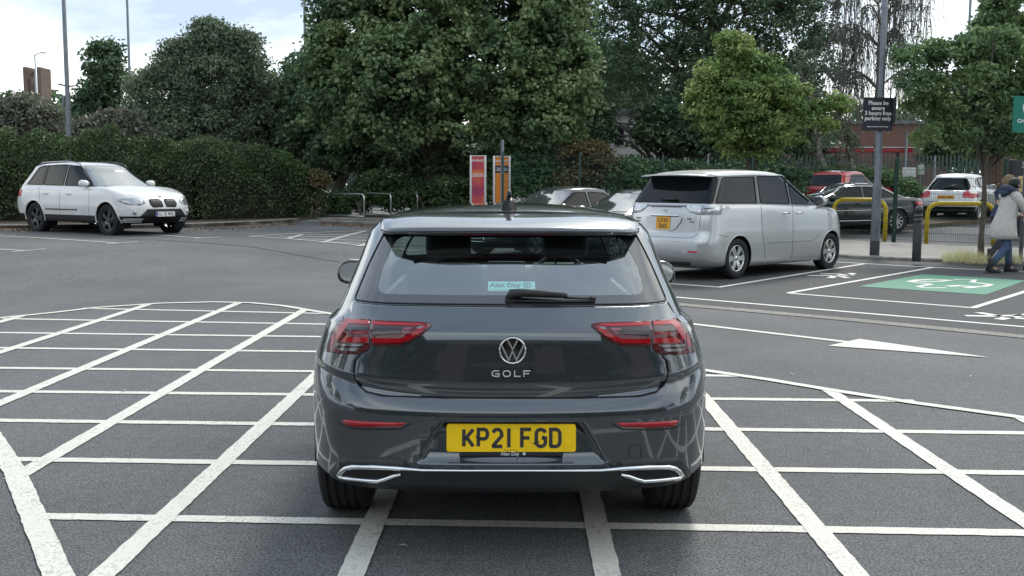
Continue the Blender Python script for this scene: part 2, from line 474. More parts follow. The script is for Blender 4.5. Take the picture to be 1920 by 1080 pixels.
def dens(pts, step, closed=False):
    o = []; n = len(pts)
    for i in range(n if closed else n-1):
        a, b = V(pts[i]), V(pts[(i+1) % n]); k = max(1, int((b-a).length/step))
        for j in range(k): o.append(tuple(a+(b-a)*(j/k)))
    if not closed: o.append(tuple(pts[-1]))
    return o
def seam(mb, bvh, pts, where, r=.003, s=1, closed=False, step=.04, sink=0.0, mi=0, seg=6):
    """thin line laid on the bodywork along a polyline in the projection plane"""
    P = []
    for a, b in dens(pts, step, closed):
        h, nn = {'side': lambda: on_side(bvh, a, b, s), 'rear': lambda: on_rear(bvh, a, b), 'front': lambda: on_front(bvh, a, b),
                 'top': lambda: cast(bvh, (a, b, 4), (0, 0, -1))}[where]()
        if h is not None and not (where == 'side' and nn.x*s < .45): P.append(h)
    if len(P) > 1: mb.tube(P, r, seg, mi, closed=closed and len(P) > 3)

def make_wheel(root, x, y, r, wd, style, s, z=None, groove=False, rimm=None, rr=.66):
    """wheel = hub with tyre and rim below it; s = +1 for the right-hand side"""
    hub = MB(); hub.lathe([(0, -.05), (r*.42, -.05), (r*.42, .05), (0, .05)], 24, 0)
    h = hub.build('wheel', mat('brake_metal', (.12, .12, .12), .5, .7), root); h.location = (x, y, r if z is None else z)
    R = r*rr; t = MB(); hw = wd/2
    prof = [(R, -hw*.8), (R+.02, -hw*.93), ((R+r)/2, -hw*1.0), (r-.02, -hw*.9), (r-.006, -hw*.8)]
    if groove:
        for g in (-.52, -.17, .17, .52):
            prof += [(r, hw*(g-.08)), (r-.008, hw*(g-.06)), (r-.008, hw*(g+.06)), (r, hw*(g+.08))]
    else: prof += [(r, -hw*.6), (r, hw*.6)]
    prof += [(r-.006, hw*.8), (r-.02, hw*.9), ((R+r)/2, hw*1.0), (R+.02, hw*.93), (R, hw*.8)]
    t.lathe(prof, 48, 0, smooth=not groove)
    t.build('tyre', mat('tyre_rubber', (.022, .022, .024), .78, spec=.3, noise=(60, .25)), h)
    m = MB(); f = s*hw*.78
    m.lathe([(R, -s*hw*.8), (R, f), (R*.94, f+s*.004), (R*.9, f-s*.02), (R*.88, -s*hw*.6)], 40, 0)
    n, wA, wB, tw = style
    for k in range(n):
        a0 = 2*pi*k/n
        for q in ((-tw, tw) if tw else (0,)):
            pts = []
            for rad, ww, xx in ((R*.12, wA, f-s*.012), (R*.55, (wA+wB)/2, f-s*.004), (R*.92, wB, f-s*.002)):
                a = a0+q*(rad/R); c, d = cos(a), sin(a)
                for sg in (-1, 1): pts.append((xx, rad*c-sg*ww*d, rad*d+sg*ww*c))
            vs = pts+[(p[0]-s*.03, p[1], p[2]) for p in pts]
            m.add(vs, [(0, 1, 3, 2), (2, 3, 5, 4), (0, 2, 8, 6), (2, 4, 10, 8), (1, 7, 9, 3), (3, 9, 11, 5)], 0, False)
    m.lathe([(0, f), (R*.17, f-s*.002), (R*.2, f-s*.03), (R*.2, f-s*.06)], 20, 0)
    m.build('rim', rimm or mat('alloy_silver', (.62, .63, .64), .25, .9), h)
    return h

def mkplate(root, M, lines, w, h, col, ch, adv, sw, blue=False, name='number_plate', sp=.5):
    mb = MB(); mb.prism(rnd([(-w/2, -h/2), (w/2, -h/2), (w/2, h/2), (-w/2, h/2)], .012), .005, 0, M)
    if blue: mb.prism([(-w/2+.003, -h/2+.003), (-w/2+.045, -h/2+.003), (-w/2+.045, h/2-.003), (-w/2+.003, h/2-.003)], .0062, 2, M)
    L = len(lines)
    for i, s_ in enumerate(lines):
        yy = ((L-1)/2-i)*ch*1.25
        plate_text(mb, s_, M @ Matrix.Translation((.02 if blue else 0, yy, .005)), ch, adv, sw, 1, .0008, sp)
    return mb.build(name, [mat('plate_'+name+str(round(col[2], 2)), col, .35, spec=.5, noise=(9, .1)), mat('plate_letters', (.03, .03, .032), .5), mat('plate_blue', (.02, .06, .3), .4)], root)

def mirror(root, body_m, x, y, z, s, sc=1.0, glassm=None, yaw=0.0):
    """door mirror: housing pod, arm and a glass facing the tail"""
    bm = bmesh.new(); bmesh.ops.create_uvsphere(bm, u_segments=20, v_segments=12, radius=1)
    for v in bm.verts:
        c = v.co; c.x = abs(c.x)**.8*math.copysign(1, c.x); c.z = abs(c.z)**.8*math.copysign(1, c.z)
        if c.y < 0: c.y *= .25
        c.x *= .125*sc*(1-.12*(c.z)); c.y *= .13*sc; c.z *= .082*sc*(1+.15*c.x*s/.125)
    for v in bm.verts: v.co += V((s*.12*sc, .02, .02))
    arm = bmesh.new()
    o = MB(); o.addbm(bm, 0, True)
    o.tube([(-s*.06*sc, .05, -.03*sc), (s*.04*sc, .04, -.03*sc)], [.028*sc, .02*sc], 8, 1)
    h = o.build('door_mirror', [body_m, mat('trim_black', (.02, .02, .022), .4)], root, (x, y, z))
    g = bmesh.new(); bmesh.ops.create_circle(g, cap_ends=True, segments=24, radius=1)
    for v in g.verts:
        c = v.co; a, b = c.x, c.y
        v.co = V((s*.12*sc+math.copysign(abs(a)**.8, a)*.105*sc, -.0155*sc, .02+math.copysign(abs(b)**.8, b)*.066*sc))
    bmobj(g, 'mirror_glass', glassm or mat('mirror_glass', (.75, .8, .82), .04, 1.0), h, False); g.free(); bm.free(); arm.free()
    h.rotation_euler = (0, 0, yaw); return h

def place_root(name, label, cat, p, fwd, group=None):
    """root Empty at p with the car pointing along the ground direction fwd; follows the slope"""
    r = thing(name, label, cat, p, 0, group)
    r.rotation_euler = (0, 0, atan2(fwd[1], fwd[0])-pi/2); return r

def gen_car(root, S):
    """generic car from side-profile tables; S holds every measure in metres"""
    L, Wd = S['L'], S['W']; hw = Wd/2; zt = pc(S['belt']); zb = pc(S['sill']); rf = pc(S['roof'])
    paint = S['paint']; trim = mat('trim_black', (.02, .02, .022), .4); dark = mat('wheelhouse', (.012, .012, .013), .9)
    q = S.get('q', 1.0); Ns = int(44*q)
    secw = pc(S.get('secw', [(0, .93), (.12, .975), (.4, 1.0), (.7, .992), (.9, .965), (1, .93)]))
    tail = pc(S['tail']); nose = pc(S['nose'])
    rp, fp = S.get('rp', (.06, .32, .5, 2.4)), S.get('fp', (.12, .5, .6, 2.3))
    lv = []
    for i in range(13):
        v = i/12
        lv.append(dict(w=hw*secw(v), yr=tail(v), yf=nose(v), rp=rp, fp=fp, z=(lambda x, y, w, v=v: zb(y)+(zt(y)-zb(y))*v)))
    lower = shell(lv, top=(lambda x, y: zt(y), S.get('bcrown', .05)), Nf=7, Nc=8, Ns=Ns, K=7)
    gh = S['gh']; wb, wr = gh['wb'], gh['wr']; g = []
    for i in range(11):
        v = i/10; u = max(0, (v-.8)/.2)
        w = wb+(wr-wb)*v-.055*(1-sqrt(max(0, 1-u*u)))*1.3
        yr = gh['yrb']+(gh['yrt']-gh['yrb'])*v**gh.get('pr', 1)+.06*(1-sqrt(max(0, 1-u*u)))
        yf = gh['yfb']+(gh['yft']-gh['yfb'])*v**gh.get('pf', 1)-.10*(1-sqrt(max(0, 1-u*u)))
        vz = v if v < .8 else .8+.2*sin((v-.8)/.2*pi/2)
        g.append(dict(w=w, yr=yr, yf=yf, rp=gh.get('rp', (.03, .16, .2, 2.2)), fp=gh.get('fp', (.10, .3, .35, 2.2)),
                      z=(lambda x, y, w_, v=vz: (zt(y)-.03)+(rf(y)-(zt(y)-.03))*v)))
    top = shell(g, top=(lambda x, y: rf(y), S.get('rcrown', .045)), bottom=False, Nf=7, Nc=6, Ns=int(34*q), K=6)
    bvT = BVHTree.FromBMesh(top); bvL = BVHTree.FromBMesh(lower)
    ym = L*.5
    isR = lambda c, n: c.y < ym and abs(n.y) > .25 and n.y < 0
    isF = lambda c, n: c.y > ym-.6 and n.y > .1
    lines = MB()
    gm = S.get('glass', mat('dark_glass', (.004, .006, .008), .03, spec=.38, ior=1.42))
    wm = S.get('screen', gm)
    # glazing
    for k, (wh, poly, rr) in enumerate(S['windows']):
        poly = rnd(poly, rr, 3)
        if wh == 'side':
            for s in (-1, 1):
                fs = cut(top, poly, 'side', lambda c, n: c.x*s > 0 and n.x*s > .5)
                if fs: extract(top, fs, 'side_window', gm, root, -.003, 0, True)
                seam(lines, bvT, poly, 'side', .009, s, True, .06)
        elif wh == 'rear':
            fs = cut(top, poly, 'end', isR)
            if fs: extract(top, fs, 'rear_window', S.get('rglass', gm), root, -.003, 0, True)
            seam(lines, bvT, poly, 'rear', .009, 1, True, .06)
        else:
            fs = cut(top, poly, 'end', isF)
            if fs: extract(top, fs, 'windscreen', wm, root, -.003, 0, True)
            bot = sorted(poly, key=lambda q: q[1])[:2]; seam(lines, bvT, sorted([(q[0]*.97, q[1]) for q in bot]), 'front', .008, 1, False, .06)
    if S.get('band'):
        for s in (-1, 1):
            fs = cut(top, rnd(S['band'], .04, 3), 'side', lambda c, n: c.x*s > 0 and n.x*s > .35)
            if fs: extract(top, fs, 'pillar_trim', mat('gloss_black', (.006, .007, .008), .06, coat=1.0), root, .000, 0, True)
    # surface details on the lower body
    for (nm, wh, poly, rr, m, off) in S.get('panels', []):
        poly = rnd(poly, rr, 3) if rr else poly
        T = top if wh.endswith('^') else lower; wh = wh.rstrip('^')
        if wh == 'rear':
            for s in ((1, -1) if nm in ('tail_light', 'reflector') else (1,)):
                P = [(s*a, b) for a, b in poly]
                fs = cut(T, P, 'end', lambda c, n: c.y < 1.3 and n.y < -.08)
                if fs: extract(T, fs, nm, m, root, off, .012)
        elif wh == 'front':
            for s in ((1, -1) if nm in ('headlight', 'fog_light', 'air_intake', 'grille_kidney') else (1,)):
                P = [(s*a, b) for a, b in poly]
                fs = cut(T, P, 'end', lambda c, n: c.y > L-1.3 and n.y > .05)
                if fs: extract(T, fs, nm, m, root, off, .012)
        elif wh == 'side':
            for s in (1, -1):
                fs = cut(T, poly, 'side', lambda c, n: c.x*s > 0 and n.x*s > .3)
                if fs: extract(T, fs, nm, m, root, off, .01)
    for (wh, pts, closed) in S.get('lines', []):
        for s in ((1, -1) if wh == 'side' else (1,)): seam(lines, bvL, pts, wh, .0035, s, closed, .05)
    # wheel arches
    r = S['r']; ar = S.get('ar', r*1.16)
    for yc in (S['ro'], S['ro']+S['wb']):
        for s in (1, -1):
            arches = MB()
            circ = [(yc+ar*cos(2*pi*k/22), r+.01+ar*sin(2*pi*k/22)) for k in range(22)]
            fs = cut(lower, circ, 'side', lambda c, n: c.x*s > hw*.62 and abs(n.x) > .15 or (c.x*s > hw*.72 and n.z < -.3))
            if fs: bmesh.ops.delete(lower, geom=fs, context='FACES')
            M = Matrix.Translation((0, yc, r+.01))
            arches.lathe([(ar*.99, s*hw*.62), (ar*.995, s*hw*.945)], 24, 0, 'X', M, True, -.5, pi+.5)
            arches.lathe([(0, s*hw*.62), (ar, s*hw*.62)], 24, 0, 'X', M, True, -.5, pi+.5)
            P = []
            for k in range(23):
                a = -.35+(pi+.7)*k/22; yy, zz = yc+ar*cos(a), r+.01+ar*sin(a)
                h, nn = on_side(bvL, yy, max(zz, zb(yy)+.01), s)
                if h is not None: P.append(h)
            arches.tube(P, S.get('lip', .012), 6, 1)
            arches.build('wheel_arch', [dark, S.get('lipm', paint)], root)
    if S.get('clad'):
        z0, z1 = S['clad']
        for s in (1, -1):
            fs = cut(lower, [(ar*1.2-.6+.6, z0-.3), (L-.02, z0-.3), (L-.02, z1), (.02, z1)], 'side', lambda c, n: c.x*s > 0)
            if fs: extract(lower, fs, 'side_cladding', trim, root, .006)
        for nm, cnd in (('rear_cladding', lambda c, n: c.y < .6 and n.y < 0), ('front_cladding', lambda c, n: c.y > L-.6 and n.y > 0)):
            fs = cut(lower, [(-hw, z0-.3), (hw, z0-.3), (hw, z1), (-hw, z1)], 'end', cnd)
            if fs: extract(lower, fs, nm, trim, root, .006)
    bmT = MB(); bmT.addbm(lower, 0, True); bmT.addbm(top, 0, True)
    body = bmT.build('body', [paint], root)
    lines.build('panel_gap', mat('gap_black', (.008, .008, .009), .7), root)
    for yc in (S['ro'], S['ro']+S['wb']):
        for s in (1, -1):
            make_wheel(root, s*(hw-S.get('tw', .225)/2-.015), yc, r, S.get('tw', .225), S.get('rim', (5, .03, .04, 0)), s, rimm=S.get('rimm'), rr=S.get('rr', .66))
    if 'mir' in S:
        my, mz, msc = S['mir']
        for s in (1, -1):
            h, nn = on_side(bvT, my, mz+.02, s)
            if h is None: h = V((s*wb, my, mz))
            mirror(root, S.get('mirm', paint), h.x, my, mz, s, msc)
    return dict(lower=bvL, top=bvT, body=body)
# ================================================================ the dark grey hatchback in the foreground
def inset(bm, faces, fn):
    r = bmesh.ops.extrude_face_region(bm, geom=list(faces))
    vs = [g for g in r['geom'] if isinstance(g, bmesh.types.BMVert)]
    bmesh.ops.delete(bm, geom=[f for f in faces if f.is_valid], context='FACES')
    for v in vs: v.co = fn(v.co)
    bm.normal_update(); return [g for g in r['geom'] if isinstance(g, bmesh.types.BMFace)]

def build_golf():
    root = thing('hatchback', 'dark grey hatchback seen from behind, nearest car, on the white hatched road marking', 'car', (0.0, 4.0, 0), radians(.8))
    RM = Matrix.Translation((0, 4.0, 0)) @ Matrix.Rotation(radians(.8), 4, 'Z'); RI = RM.inverted()
    paint = mat('paint_dark_grey', (.062, .074, .087), .22, metal=.72, coat=1.0, dark_back=True)
    for n_ in paint.node_tree.nodes:
        if n_.type == 'BSDF_PRINCIPLED': n_.inputs['Coat IOR'].default_value = 1.75
    gloss = mat('gloss_black', (.006, .007, .008), .06, coat=1.0)
    satin = mat('satin_black', (.018, .019, .021), .42)
    trim = mat('trim_black', (.02, .02, .022), .4)
    chrome = mat('chrome', (.82, .83, .84), .12, 1.0)
    T = [  # z0, dz, yr, w, bow, rx, ry, n, yf
        (.292, .03, .055, .825, .05, .34, .55, 2.4, 4.20),
        (.300, .03, .035, .862, .05, .34, .55, 2.4, 4.26),
        (.33, .02, .015, .872, .05, .34, .55, 2.4, 4.28),
        (.40, .02, .002, .876, .055, .34, .56, 2.4, 4.28),
        (.47, .02, .0, .878, .06, .34, .56, 2.4, 4.28),
        (.54, .01, .0, .880, .06, .34, .56, 2.4, 4.28),
        (.60, .01, .0, .880, .06, .34, .56, 2.4, 4.28),
        (.632, .03, .0, .880, .06, .34, .56, 2.4, 4.27),
        (.640, .04, .004, .880, .06, .34, .56, 2.4, 4.27),
        (.662, .10, .026, .880, .06, .34, .56, 2.4, 4.26),
        (.676, .115, .045, .879, .06, .34, .56, 2.4, 4.26),
        (.690, .11, .050, .878, .06, .34, .56, 2.4, 4.25),
        (.725, .085, .036, .875, .06, .34, .56, 2.4, 4.25),
        (.745, .07, .034, .873, .06, .34, .56, 2.4, 4.24),
        (.76, .06, .037, .872, .06, .34, .56, 2.4, 4.24),
        (.82, .03, .041, .862, .065, .34, .56, 2.4, 4.2),
        (.90, .012, .048, .840, .07, .34, .56, 2.4, 4.12),
        (.948, .006, .053, .820, .07, .33, .56, 2.4, 4.0),
        (.956, .006, .058, .815, .07, .33, .56, 2.4, 3.9),
        (.975, .004, .080, .795, .075, .33, .54, 2.4, 3.6),
        (1.00, .0, .111, .778, .08, .32, .52, 2.4, 3.4),
        (1.04, .0, .160, .766, .085, .30, .50, 2.4, 3.22),
        (1.10, .0, .236, .743, .09, .28, .46, 2.4, 3.1),
        (1.16, .0, .314, .723, .095, .26, .42, 2.3, 2.97),
        (1.22, .0, .395, .703, .10, .24, .38, 2.3, 2.83),
        (1.28, .0, .479, .685, .10, .22, .34, 2.3, 2.67),
        (1.33, .0, .551, .668, .10, .20, .30, 2.3, 2.52),
        (1.365, .0, .61, .638, .10, .19, .28, 2.2, 2.40),
        (1.39, .0, .66, .595, .10, .18, .26, 2.2, 2.30),
        (1.405, .0, .71, .555, .10, .18, .25, 2.2, 2.22),
        (1.413, .0, .77, .505, .10, .18, .24, 2.2, 2.15)]
    lv = []
    for z0, dz, yr, w, bow, rx, ry, n, yf in T:
        def zf(x, y, w_, z0=z0, dz=dz):
            f = 1-sst((y-.35)/.9)
            zz = z0+dz*(x/w_)**2.6*f
            if z0 < .4: zz -= (.4-z0)*1.1*sst((y-1.0)/.3)*(1-sst((y-3.9)/.3))
            if .7 < z0 < .98 and y > 2.9: zz -= (z0-.68)*.6*sst((y-2.9)/1.4)
            return zz
        lv.append(dict(w=w, yr=yr, yf=yf, rp=(bow, rx, ry, n), fp=(.1, .4, .5, 2.3), z=zf))
    lv[0]['flat'] = True
    roofz = pc([(.6, 1.408), (1.0, 1.430), (1.5, 1.440), (2.0, 1.436), (2.4, 1.41)])
    z_mid = roofz(0)
    bm = shell(lv, top=(lambda x, y: 1.413, .034), Nf=16, Nc=14, Ns=70, K=8)
    bv = BVHTree.FromBMesh(bm)
    def qc(px, py):
        o, d = ray(px, py); o = RI @ o; d = RI.to_3x3() @ d
        h, n = cast(bv, o, d)
        return (h.x, h.z) if h is not None else None
    def Q(pts): return [qc(*p) for p in pts if qc(*p) is not None]
    def mir2(half): return half+[(-x, z) for x, z in half[::-1]]
    rearc = lambda c, n: c.y < 1.2 and n.y < -.05
    lines = MB()
    # ---- rear glass: clear middle, black border
    # points at the right of the car, mirrored
    inner = rnd(mir2([(.578, 1.086), (.556, 1.20), (.508, 1.312)]), [.05, 0, .04, .04, 0, .05], 4)
    outer = rnd(mir2([(.674, 1.052), (.634, 1.19), (.588, 1.30), (.563, 1.345), (.525, 1.362)]), [.015, .2, .1, .03, .02, .02, .03, .1, .2, .015], 3)
    gl = glass_mat('rear_glass', (.68, .82, .80), .27); frit = mat('glass_border', (.012, .013, .016), .03, spec=.8, ior=1.8)
    glc = glass_mat('cabin_glass', (.80, .88, .86), .04)
    upc = lambda c, n: c.y < 1.2 and n.y < -.15 and n.z > 0
    f = cut(bm, inner, 'end', upc); rw = extract(bm, f, 'rear_window', gl, root, -.001, 0, True)
    f = cut(bm, outer, 'end', upc); extract(bm, f, 'window_border', frit, rw, .000, .0, True)
    # demister wires
    dm = MB()
    for k in range(9):
        z = 1.11+.021*k; P = []
        for i in range(21):
            x = -.50+i*.05; h, n = on_rear(bv, x, z)
            if abs(x) < .57-(z-1.08)*.25 and h is not None: P.append(h-n*.004)
        dm.tube(P, .0009, 4)
    dm.build('heating_wires', mat('wire_brown', (.05, .035, .03), .6), rw)
    # ---- side windows and windscreen
    for poly in ([(1.02, 1.03), (1.93, 1.00), (1.93, 1.335), (1.35, 1.325)], [(2.0, 1.00), (3.0, .995), (2.42, 1.335), (2.0, 1.338)]):
        pr = rnd(poly, .03, 3)
        for s in (-1, 1):
            f = cut(bm, pr, 'side', lambda c, n: c.x*s > 0 and n.x*s > .4)
            if f: extract(bm, f, 'side_window', glc, root, -.002, 0, True)
            seam(lines, bv, pr, 'side', .008, s, True, .06)
    ws = rnd(mir2([(.70, 1.06), (.56, 1.365)]), .05, 3)
    f = cut(bm, ws, 'end', lambda c, n: c.y > 1.8 and n.y > .2)
    extract(bm, f, 'windscreen', glc, root, -.002, 0, True)
    # ---- plate recess in the bumper
    pl = mir2([(.270, .596), (.385, .425)])
    def rec(co):
        t = (co.z-.425)/(.596-.425); return V((co.x*.985, co.y+.002+.040*max(0, min(1, t)), co.z))
    f = cut(bm, pl, 'end', rearc); inset(bm, f, rec)
    # ---- tail lights
    lens = mat('lens_red', (.085, .002, .006), .10, coat=.5)
    lensb = mat('lens_rear_red', (.33, .004, .010), .14, coat=.4)
    lensd = mat('lens_dark', (.018, .004, .006), .10, coat=1.0)
    clear = mat('lens_clear', (.16, .165, .175), .15, metal=.4, coat=1.0)
    LA = Q([(643, 598), (652, 595), (695, 600), (694, 652), (686, 660), (672, 663.5), (640, 662.5), (613, 659), (615, 645), (622, 625), (633, 606)])
    LB = Q([(697, 600.5), (788, 605), (804, 606.5), (809, 609.5), (808, 613), (786, 632), (768, 642), (752, 647), (697, 648)])
    SA = [(Q([(650, 598), (692, 602), (692, 609), (656, 607), (643, 625), (638, 636), (630, 634), (636, 616)]), lensb),
          (Q([(640, 641), (691, 641), (691, 632), (648, 632)]), lensb), (Q([(660, 622), (690, 622), (690, 625), (660, 625)]), lensb),
          (Q([(652, 611), (691, 612.5), (691, 620), (648, 620)]), lensd),
          (Q([(632, 644), (684, 645), (679, 649), (631, 648)]), clear), (Q([(631, 652), (675, 653), (668, 658), (640, 657.5)]), clear),
          (Q([(631, 648.5), (679, 649.5), (675, 652.5), (631, 651.5)]), lensd),
          (Q([(622, 640), (627, 626), (630, 620), (629, 640), (626, 648), (621, 648)]), lensb)]
    SB = [(Q([(698, 603), (788, 607), (803, 609), (780, 612), (698, 609.5)]), lensb),
          (Q([(698, 634), (752, 634), (772, 625), (790, 614), (802, 612), (782, 629), (766, 638), (750, 642.5), (698, 642.5)]), lensb),
          (Q([(699, 612), (776, 614), (756, 625), (699, 629)]), lensd),
          (Q([(785, 613), (796, 612), (788, 618), (780, 617)]), clear),
          (Q([(754, 616), (774, 615), (764, 624), (755, 625)]), mat('lens_pinkish', (.22, .05, .07), .15, coat=1.0))]
    for s in (-1, 1):
        def sd_(P): return [(abs(x)*s, z) for x, z in P]
        cnd = lambda c, n: c.x*s > 0 and c.y < .9 and n.y < -.02
        for P, subs in ((LA, SA), (LB, SB)):
            f = cut(bm, sd_(P), 'end', cnd)
            lo = extract(bm, f, 'tail_light', lens, root, .004, .01)
            for SP, m in subs:
                if len(SP) < 3: continue
                f = cut(bm, sd_(SP), 'end', cnd)
                if f: extract(bm, f, 'light_band', m, lo, .0052, .0)
            seam(lines, bv, sd_(P), 'rear', .0022, 1, True, .03)
    # ---- reflectors
    RF = Q([(641, 788), (650, 786.5), (762, 792), (750, 800.5), (700, 801), (652, 798.5)])
    for s in (-1, 1):
        P = [(abs(x)*s, z) for x, z in RF]
        f = cut(bm, P, 'end', rearc); extract(bm, f, 'reflector', lensb, root, .003, .01)
        lp = [(abs(x)*s, z-.004) for x, z in Q([(634, 791), (652, 800), (700, 803), (752, 802.5), (770, 792)])]
        seam(lines, bv, lp, 'rear', .003, 1, False, .03)
    # ---- black lower panel
    LP = Q([(612, 900), (618, 885), (630, 868), (649, 857), (723, 857), (753, 861), (770, 868), (790, 872), (870, 873.5)])
    half = [(abs(x), z) for x, z in LP][::-1]
    poly = [(x, z) for x, z in half]+[(abs(half[-1][0])+.01, .22), (.5, .15)]
    poly = mir2([p for p in poly])
    f = cut(bm, poly, 'end', lambda c, n: c.y < .9 and n.y < -.03)
    extract(bm, f, 'lower_panel', satin, root, .003, .012)
    # chrome strip and mock tailpipe frames
    for s in (-1, 1):
        mbc = MB()
        pts = [(958, 881, 4.6), (870, 881, 4.6), (790, 880.5, 5.0), (745, 877.5, 8), (700, 875.5, 9.5), (662, 875, 9.5), (650, 877.5, 9.5), (641, 884, 9.5), (636, 891, 9), (641, 895, 8), (655, 897, 8), (690, 900.5, 8), (708, 901.5, 8), (722, 898, 9), (738, 892, 9), (752, 888.5, 5)]
        path = []; rad = []
        for px, py, th in pts:
            c = qc(px, py)
            if c is None: continue
            h, n = on_rear(bv, abs(c[0])*s if px != 958 else 0, c[1])
            path.append((h, n)); rad.append(th/2*4.05/1900)
        vs = []; fs = []; m = len(path)
        for i, (h, n) in enumerate(path):
            t = (path[min(i+1, m-1)][0]-path[max(i-1, 0)][0]).normalized(); b = t.cross(n).normalized()
            for a, d in ((-1, .002), (-.75, .011), (0, .014), (.75, .011), (1, .002)): vs.append(h+b*(a*rad[i])+n*d)
        for i in range(m-1):
            for k in range(4): fs.append((i*5+k, i*5+k+1, i*5+5+k+1, i*5+5+k) if s < 0 else (i*5+k, i*5+5+k, i*5+5+k+1, i*5+k+1))
        mbc.add(vs, fs, 0, True); co = mbc.build('chrome_strip', chrome, root)
        PP = Q([(653, 880), (745, 882.5), (735, 889), (715, 896), (690, 895), (650, 891.5), (643, 890)])
        P = [(abs(x)*s, z) for x, z in PP]
        f = cut(bm, P, 'end', rearc); extract(bm, f, 'mock_tailpipe', mat('grille_black', (.006, .006, .007), .6), root, .0045, 0)
    # ---- tailgate as its own panel
    tg = [(.0, .6845), (.30, .6855), (.52, .692), (.59, .706), (.625, .730), (.642, .765), (.643, .80), (.640, .830), (.600, .862), (.588, .965), (.66, .972), (.715, .982), (.70, 1.01), (.682, 1.046)]
    # ---- crease lines and gaps
    hb_ = [(.30, .6855), (.52, .692), (.59, .706), (.625, .730), (.642, .765), (.643, .80), (.640, .830), (.618, .850)]
    seam(lines, bv, [(-x, z) for x, z in hb_[::-1]]+[(0, .6845)]+hb_, 'rear', .0036, 1, False, .02, 0)
    top_l = [(.585, .966), (.66, .972), (.715, .982)]
    for s in (1, -1):
        seam(lines, bv, [(x*s, z) for x, z in top_l], 'rear', .003, 1, False, .03)
    seam(lines, bv, outer, 'rear', .0045, 1, True, .03)
    # door and fuel flap lines on the flanks
    for s in (1, -1):
        seam(lines, bv, [(.95, .62), (1.05, 1.0), (1.32, 1.34)], 'side', .003, s); seam(lines, bv, [(1.96, .25), (1.96, 1.36)], 'side', .003, s)
        seam(lines, bv, [(.42, .70), (.60, .66)], 'side', .003, s)
    fm = cut(bm, mir2(tg[1:]), 'end', lambda c, n: c.y < .62 and n.y < -.05)
    tgate = extract(bm, fm, 'tailgate', paint, root, .0006, .004)
    bmesh.ops.delete(bm, geom=[x for x in fm if x.is_valid], context='FACES')
    # ---- wheel arches
    ar, zc, yc0, yc1 = .352, .322, .785, 3.404
    for yc in (yc0, yc1):
        for s in (1, -1):
            arch = MB()
            circ = [(yc+ar*cos(2*pi*k/28), zc+ar*sin(2*pi*k/28)) for k in range(28)]
            fs = cut(bm, circ, 'side', lambda c, n: c.x*s > .60)
            bmesh.ops.delete(bm, geom=fs, context='FACES')
            M = Matrix.Translation((0, yc, zc))
            arch.lathe([(0, s*.60), (ar*.99, s*.60), (ar, s*.87)], 28, 0, 'X', M, True, -.02, pi+.02)
            P = []
            for k in range(25):
                a = -.5+(pi+1.0)*k/24; h, n = on_side(bv, yc+ar*cos(a), zc+ar*sin(a), s)
                if h is not None: P.append(h)
            arch.tube(P, .007, 6, 1)
            arch.build('wheel_arch', [mat('wheelhouse', (.012, .012, .013), .9), paint], root)
    bmobj(bm, 'body', paint, root); bm.free()
    un = MB(); un.box((0, 2.4, .31), (1.18, 3.6, .1), 0); un.box((0, .45, .40), (1.1, .35, .10), 0)
    un.box((-.3, .72, .34), (.3, .2, .10), 0, bev=.04); un.tube([(-.6, .785, .32), (.6, .785, .32)], .035, 8)
    un.build('underbody', mat('under_black', (.012, .012, .012), .9), root)
    for yc in (yc0, yc1):
        for s in (1, -1):
            make_wheel(root, s*.764, yc, .322, .228, (5, .03, .05, 0), s, groove=True)
    lines.build('panel_gap', mat('gap_black', (.008, .008, .009), .7), root)
    # ---- spoiler over the glass
    sp = bmesh.new(); nx = 40; rowsT = []; 
    prof = lambda u: ((.405+.07*abs(u)**4+.03*u*u), 1.350-.010*abs(u)**3)
    for i in range(nx+1):
        u = -1+2*i/nx; x = u*.548; yt, zt_ = prof(u)
        hx = on_rear(bv, x*.99, 1.385)[0]
        col_ = []
        xs = x
        def top_pt(t):
            y = yt+(.80-yt)*t
            h, n = cast(bv, (xs*.985, y, 3), (0, 0, -1)); 
            return h
        col_.append(V((xs, yt+.012, zt_-.014)))
        col_.append(V((xs, yt+.001, zt_-.006)))
        col_.append(V((xs, yt+.003, zt_+.003)))
        for t in (.08, .2, .4, .6, .8, 1.0):
            y = yt+(.82-yt)*t
            h, n = cast(bv, (xs*.96, max(y, .70+.12*abs(u)), 3), (0, 0, -1))
            zr = h.z if h is not None else 1.40
            k = 1-(1-t)**2.3
            z = (zt_+.004)*(1-k)+(zr+.003)*k
            col_.append(V((xs*(1-.03*t), y, z)))
        col_.append(V((xs*.96, .80, 1.36))); 
        col_.append(V((xs*.96, .62, 1.345+.0*t)))
        col_.append(V((xs*.985, yt+.05, zt_-.020)))
        rowsT.append(col_)
    for side in (0, -1):
        r0 = rowsT[side]; sg = -1 if side == 0 else 1; ex1, ex2 = [], []
        for p in r0:
            ex1.append(V((sg*.585, p.y*.45+.66*.55 if p.y < .66 else p.y, p.z*.8+1.362*.2))); ex2.append(V((sg*.612, max(.80, p.y), min(1.372, max(1.338, p.z-.012)))))
        if side == 0: rowsT = [ex2, ex1]+rowsT
        else: rowsT = rowsT+[ex1, ex2]
    nx = len(rowsT)-1
    mbs = MB(); n_ = len(rowsT[0]); vs = [p for r in rowsT for p in r]; fs = []
    for i in range(nx):
        for k in range(n_):
            k2 = (k+1) % n_; fs.append((i*n_+k, i*n_+k2, (i+1)*n_+k2, (i+1)*n_+k))
    fs.append(tuple(range(n_))[::-1]); fs.append(tuple(nx*n_+k for k in range(n_)))
    mbs.add([tuple(p) for p in vs], [f[::-1] for f in fs], 0, True)
    so = mbs.build('spoiler', [paint], root)
